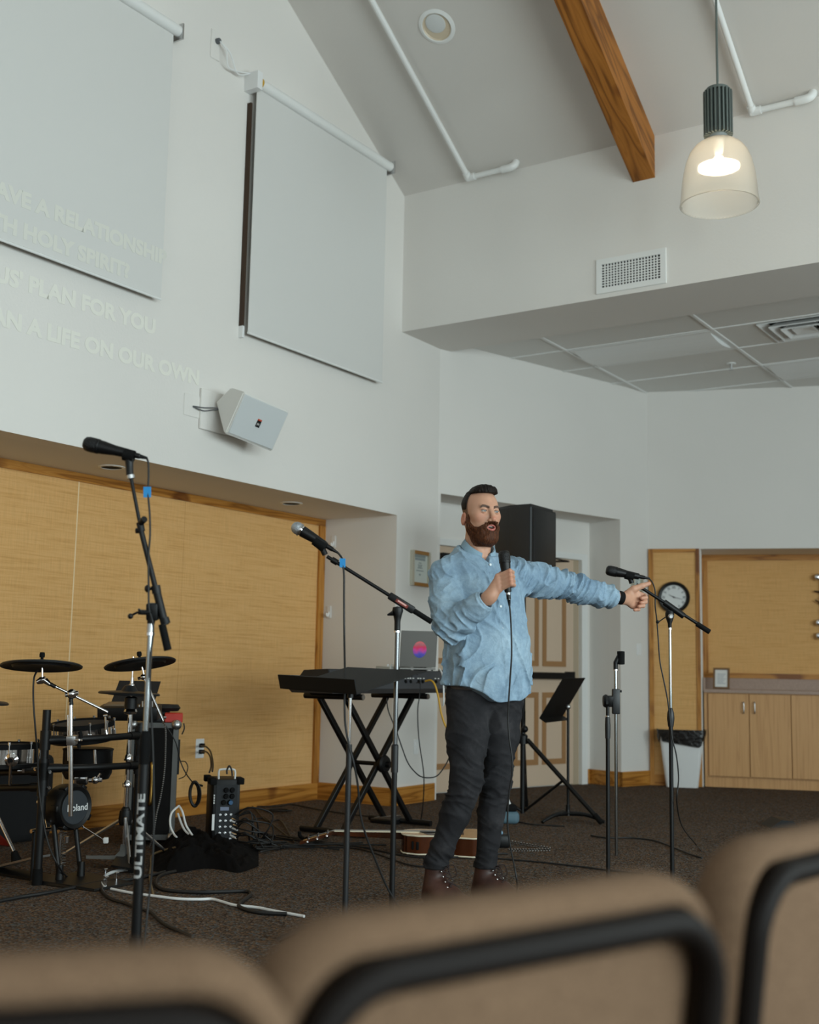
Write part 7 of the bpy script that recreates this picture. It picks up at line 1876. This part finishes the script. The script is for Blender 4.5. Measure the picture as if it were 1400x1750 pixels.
dj = np.maximum(dj, -(cone(P, WRR - cR * .05, WRR + cR * .03, .037, .037))); dj = np.maximum(dj, -(cone(P, CLp - cL * .05, CLp + cL * .012, .037, .037)))
ncu = V3(0, 0, 1) * math.cos(math.radians(24)) + FRn * math.sin(math.radians(24)); ncc = npv(NKB + ZZ * .022 + FR * .012)
dj = np.maximum(dj, (P - ncc) @ ncu + .004)
l, f, z = torso_local(P); zv = J(832, 962, 5.35).z
dj = np.maximum(dj, np.where(f > .02, .030 * 0 + (z - zv) * .62 - np.abs(l), -1) * .8)
# curved shirt-tail hem: lower at the front, higher over the hips
l, f, z = torso_local(P); zf, zs = J(865, 1199, 5.32).z, J(762, 1170, 5.40).z
th = np.abs(l) / .2; hem = zf + (zs - zf) * sstep(.25, 1.0, th) + .004 * np.sin(l * 40)
dj = np.maximum(dj, hem - z)
v_, f_ = surf(dj, lo, h)
t_ = NT('light_denim').set(None, .85, 0, .2); v = t_.coords()
n1_ = t_.noise(v, 5, 3, .6); n2_ = t_.noise(v, 520, 2, .6); n3_ = t_.noise(v, 60, 3, .6)
m1_ = t_.n('ShaderNodeMix', data_type='RGBA', blend_type='MULTIPLY'); m1_.inputs[0].default_value = 1
m2_ = t_.n('ShaderNodeMix', data_type='RGBA', blend_type='MULTIPLY'); m2_.inputs[0].default_value = .8
t_.l(t_.ramp(n1_, [(.3, rgb(130, 154, 174)), (.5, rgb(150, 174, 192)), (.72, rgb(172, 194, 208))]), m1_.inputs[6])
t_.l(t_.ramp(n2_, [(.3, (.80, .82, .84, 1)), (.7, (1, 1, 1, 1))]), m1_.inputs[7])
t_.l(m1_.outputs[2], m2_.inputs[6]); t_.l(t_.ramp(n3_, [(.35, (.80, .83, .86, 1)), (.65, (1, 1, 1, 1))]), m2_.inputs[7])
t_.l(m2_.outputs[2], t_.b.inputs['Base Color']); b1_ = t_.bump(n3_, .35, .003); n4_ = t_.noise(v, 17, 3, .5, 1.2); t_.bump(n4_, .55, .012, b1_); M['denim'] = t_.m
M['denim_in'] = plain('denim_collar', rgb(134, 160, 176), .85, var=.08, scale=200)
shirt = np_mesh('shirt', [(v_, f_, 0)], [M['denim']], man)
# seams: placket edge lines and buttons
def front_pt(zv, lat, off=.004):
    cx, cy, W_, D_ = [float(np.interp(zv, tz, a)) for a in (tcx, tcy, tW, tD)]
    ff = D_ * (1 - min(abs(lat / W_), .99) ** 2.3) ** (1 / 2.3)
    return Vector((cx, cy, zv)) + LF * lat + FR * (ff + off)
M['button'] = plain('pearl_button', rgb(205, 212, 214), .3)
z0_, z1_ = J(868, 1190, 5.32).z, J(832, 955, 5.35).z
for k in range(7):
    zv = z1_ - .025 - k * .094
    if zv < z0_: break
    MB().lathe(front_pt(zv, .0, .0075), FR, [(0, -.004), (.0062, -.004), (.0062, .0008), (.005, .0016), (0, .001)], 14).build('button', M['button'], shirt)
# collar: stand and folded leaf in one strip
CT = math.radians(26); cu = (ZZ * math.cos(CT) + FR * math.sin(CT)).normalized(); cf = (FR * math.cos(CT) - ZZ * math.sin(CT)).normalized()
CC = NKB + ZZ * .022 + FR * .012
bm = MB(); NA_ = 64; ringsC = []
for i in range(NA_ + 1):
    s = -1 + 2 * i / NA_; th = math.radians(180) + s * math.radians(163); dirv = LF * math.sin(th) + cf * math.cos(th)
    fro = max(0, abs(s) - .55) / .45
    rx = .0665 + .002 * fro; zt_2 = .030 - .022 * fro
    p0 = CC + dirv * (rx - .002) - cu * .012; p1 = CC + dirv * (rx + .000) + cu * zt_2; p2 = CC + dirv * (rx + .006) + cu * (zt_2 + .002)
    drop = .030 + .040 * fro ** 1.5; outw = .016 + .012 * fro
    lat = -.010 * fro * (1 if s > 0 else -1) * (1 if fro > .6 else 0)
    p3 = CC + dirv * (rx + outw * .8) + cu * (zt_2 - drop * .5); p4 = CC + dirv * (rx + outw) + cu * (zt_2 - drop) + LF * (0.010 * fro ** 2 * (1 if math.sin(th) > 0 else -1))
    q4 = p4 - dirv * .003; q3 = p3 - dirv * .004
    ringsC.append([p0, p1, p2, p3, p4, q4, q3])
vs = [[bm.bm.verts.new(p) for p in r] for r in ringsC]
for A, B in zip(vs, vs[1:]):
    for k in range(len(A) - 1): bm.face([A[k], A[k + 1], B[k + 1], B[k]], True)
for A in (vs[0], vs[-1]): bm.face(A)
col_ = bm.build('collar', M['denim_in'], man)
for r_ in (ringsC[3], ringsC[-4]): MB().lathe(r_[4].lerp(r_[3], .25) + (r_[4] - CC).normalized() * .002, (r_[4] - CC).normalized(), [(0, -.003), (.0055, -.003), (.0055, .001), (0, .0015)], 12).build('button', M['button'], col_)
# undershirt hem showing under the shirt
P, lo, h = grid((tcx[0] - .26, 5.20, zf - .06), (tcx[0] + .26, 5.70, zs + .04), .006)
l, f, z = torso_local(P); d = (np.sqrt((l / .188) ** 2 + (f / .138) ** 2) - 1) * .138
d = np.maximum(d, (zs - .022) - z); d = np.maximum(d, z - (zs + .03))
v_, f_ = surf(d, lo, h); np_mesh('undershirt', [(v_, f_, 0)], [plain('undershirt_taupe', rgb(72, 62, 56), .9)], man)

# --- trousers
lo_ = np.min([npv(q) for q in (HPR, HPL, KNR, ANR, ANL)], 0) - .13; hi_ = np.max([npv(q) for q in (HPR, HPL, KNL, ANL)], 0) + .13; lo_[2] = ANR.z - .03; hi_[2] = J(830, 1165, 5.45).z
P, lo, h = grid(lo_, hi_, .0048)
LR = [(HPR + ZZ * .02, .096), (lerpv(HPR, KNR, .4) + FR * .005, .0880), (KNR, .0660), (lerpv(KNR, ANR, .38), .0590), (ANR, .0480), (ANR - ZZ * .05, .046)]
LL = [(HPL + ZZ * .02, .096), (lerpv(HPL, KNL, .4) + FR * .005, .0830), (KNL, .0640), (lerpv(KNL, ANL, .38), .0560), (ANL, .0440), (ANL - ZZ * .05, .043)]
dr_, dl_ = chain(P, LR, .03), chain(P, LL, .03)
d = smin(dr_, dl_, .012)
d = smin(d, ell(P, PEL + ZZ * .05, (.17, .13, .12), None), .05)
seat_ = np.abs(P[..., 2] - PEL.z)
nearm = np.abs(d) < .03; Q = P[nearm]
def legfold(Q, K, A, amp):
    u = npv((A - K).normalized()); t = (Q - npv(K)) @ u
    s_ = Q @ npv(LF) ; g = Q @ npv(FR)
    wobq = vnoise(Q * 9) * .6
    r1 = ridge(vnoise(np.stack([t * 22 + g * 10 + wobq, s_ * 7, g * 5], -1))); r2 = ridge(vnoise(np.stack([t * 40 - s_ * 14 + wobq * 2, s_ * 9, g * 9 + 5], -1)))
    kn = np.exp(-(t / .13) ** 2); an = np.exp(-((t - (A - K).length) / .12) ** 2)
    return (r1 * .0062 + r2 * .0040) * (.45 + 1.0 * kn + .9 * an)
onr = dr_[nearm] < dl_[nearm]
disp = np.where(onr, legfold(Q, KNR, ANR, 1), legfold(Q, KNL, ANL, 1))
d[nearm] -= disp
cutz = np.where(dr_ < dl_, ANR.z - .004, ANL.z - .002)
d = np.maximum(d, cutz - P[..., 2])
v_, f_ = surf(d, lo, h)
t_ = NT('charcoal_jeans').set(None, .9, 0, .15); v = t_.coords()
n1_ = t_.noise(v, 7, 4, .65); n2_ = t_.noise(v, 480, 2)
m1_ = t_.n('ShaderNodeMix', data_type='RGBA', blend_type='MULTIPLY'); m1_.inputs[0].default_value = .8
t_.l(t_.ramp(n1_, [(.3, rgb(34, 34, 36)), (.55, rgb(48, 47, 49)), (.75, rgb(68, 66, 67))]), m1_.inputs[6]); t_.l(t_.ramp(n2_, [(.3, (.7, .7, .72, 1)), (.7, (1, 1, 1, 1))]), m1_.inputs[7])
t_.l(m1_.outputs[2], t_.b.inputs['Base Color']); t_.bump(n2_, .25, .001); M['jeans'] = t_.m
np_mesh('trousers', [(v_, f_, 0)], [M['jeans']], man)

# --- boots
t_ = NT('brown_leather').set(None, .45, 0, .4); v = t_.coords(); n1_ = t_.noise(v, 12, 3); t_.l(t_.ramp(n1_, [(.3, rgb(52, 31, 25)), (.6, rgb(76, 47, 38)), (.8, rgb(92, 60, 48))]), t_.b.inputs['Base Color']); t_.bump(t_.noise(v, 180, 2), .2, .001); M['leather'] = t_.m
M['eyelet'] = plain('eyelet_metal', (.75, .74, .72, 1), .2, 1.0); M['lace'] = plain('boot_lace', rgb(40, 24, 20), .8); M['sole'] = plain('boot_sole', rgb(30, 22, 18), .8)
for AN, fd in ((ANR, Vector((.72, -.69, 0)).normalized()), (ANL, Vector((.80, -.60, 0)).normalized())):
    A = Vector((AN.x, AN.y, 0)); sdv = Vector((-fd.y, fd.x, 0))
    P, lo, h = grid(npv(A) + V3(-.33, -.33, -.005), npv(A) + V3(.33, .33, AN.z + .06), .0045)
    d = cone(P, A + ZZ * (AN.z + .02), A + ZZ * .09 - fd * .004, .0475, .047)
    d = smin(d, cone(P, A - fd * .028 + ZZ * .05, A + fd * .03 + ZZ * .055, .042, .048), .03)
    d = smin(d, cone(P, A + fd * .05 + ZZ * .065, A + fd * .165 + ZZ * .042, .046, .041), .04)
    d = smin(d, cone(P, A + fd * .0 + ZZ * .10, A + fd * .09 + ZZ * .075, .045, .036), .03)
    d = smax(d, .022 - P[..., 2], .006); d = smax(d, P[..., 2] - (AN.z + .035), .003)
    v_, f_ = surf(d, lo, h)
    bt = np_mesh('boot', [(v_, f_, 0)], [M['leather']], man)
    P2, lo, h = grid(npv(A) + V3(-.33, -.33, -.006), npv(A) + V3(.33, .33, .04), .005)
    d = cone(P2 * V3(1, 1, 0), A - fd * .030, A + fd * .05, .046, .047); d = smin(d, cone(P2 * V3(1, 1, 0), A + fd * .05, A + fd * .17, .050, .046), .02)
    d = smax(d, np.abs(P2[..., 2] - .0125) - .0125, .004)
    v_, f_ = surf(d, lo, h); np_mesh('sole', [(v_, f_, 0)], [M['sole']], bt)
    for s in (-1, 1):
        for k in range(6):
            f = k / 5; base_ = A + fd * (.044 + .062 * f ** 1.3) + ZZ * (AN.z + .010 - (AN.z - .075) * f)
            q = base_ + sdv * s * (.020 + .004 * f); n_ = (fd * .8 + sdv * s * .5 + ZZ * .4 * f).normalized()
            MB().ball(q + n_ * .002, .0048, 8).build('eyelet', M['eyelet'], bt)
    for k in range(5):
        f = k / 5; g_ = (k + 1) / 5
        b0 = A + fd * (.052 + .066 * f ** 1.3) + ZZ * (AN.z + .012 - (AN.z - .08) * f); b1 = A + fd * (.052 + .066 * g_ ** 1.3) + ZZ * (AN.z + .012 - (AN.z - .08) * g_)
        MB().tube([b0 + sdv * .02, b0.lerp(b1, .5) + fd * .006, b1 - sdv * .022], .0026, 6).tube([b0 - sdv * .02, b0.lerp(b1, .5) + fd * .008, b1 + sdv * .022], .0026, 6).build('lace', M['lace'], bt)
    b0 = A + fd * .056 + ZZ * (AN.z + .01)
    MB().tube(catmull([b0, b0 + fd * .03 + sdv * .02 + ZZ * .006, b0 + fd * .04 + sdv * .03 - ZZ * .03, b0 + fd * .03 + sdv * .02 - ZZ * .045], 5), .0024, 6).tube(catmull([b0, b0 + fd * .035 - sdv * .02, b0 + fd * .05 - sdv * .025 - ZZ * .03], 5), .0024, 6).build('lace', M['lace'], bt)
# --- wristband, ring
wb = WRL + fl * .010
MB().lathe(wb, fl, [(.0295, -.014), (.0325, -.014), (.0335, .0), (.0325, .014), (.0295, .014), (.0295, -.014)], 32).build('wristband', M['black_matte'], man)
rq, rp = fgL[2][0][0], mcL[2]
MB().lathe(rq.lerp(rp, .35), (rp - rq).normalized(), [(.0112, -.003), (.0124, -.003), (.0124, .003), (.0112, .003), (.0112, -.003)], 22).build('ring', M['chrome'], man)

# --- the microphone in his hand and its lead
microphone(MA, MBt, 'black microphone held up in the man\'s fist', 'black', xlr=True, rscale=.98)
mic_ = [o for o in COL.objects if o.get('label') == "black microphone held up in the man's fist"][0]
MB().cyl(MA + md * .183, MA + md * .212, .0098, .0088, 14).build('plug_shell', M['steel'], mic_)
cp = [(871, 1036, 5.115), (872.5, 1050, 5.11), (874, 1080, 5.10), (874.5, 1120, 5.10), (872, 1160, 5.11), (869.5, 1200, 5.12), (868.5, 1230, 5.13), (871, 1265, 5.13), (875, 1292, 5.13), (876, 1318, 5.13), (871, 1350, 5.14), (868, 1385, 5.15), (868, 1415, 5.16), (873, 1450, 5.17), (880, 1485, 5.18), (884, 1512, 5.19)]
pts = [J(*q) for q in cp] + [at_z(884, 1556, .006), at_z(930, 1575, .006)]
cable(pts, .0036, 'black cable hanging from the held microphone down past the trousers')
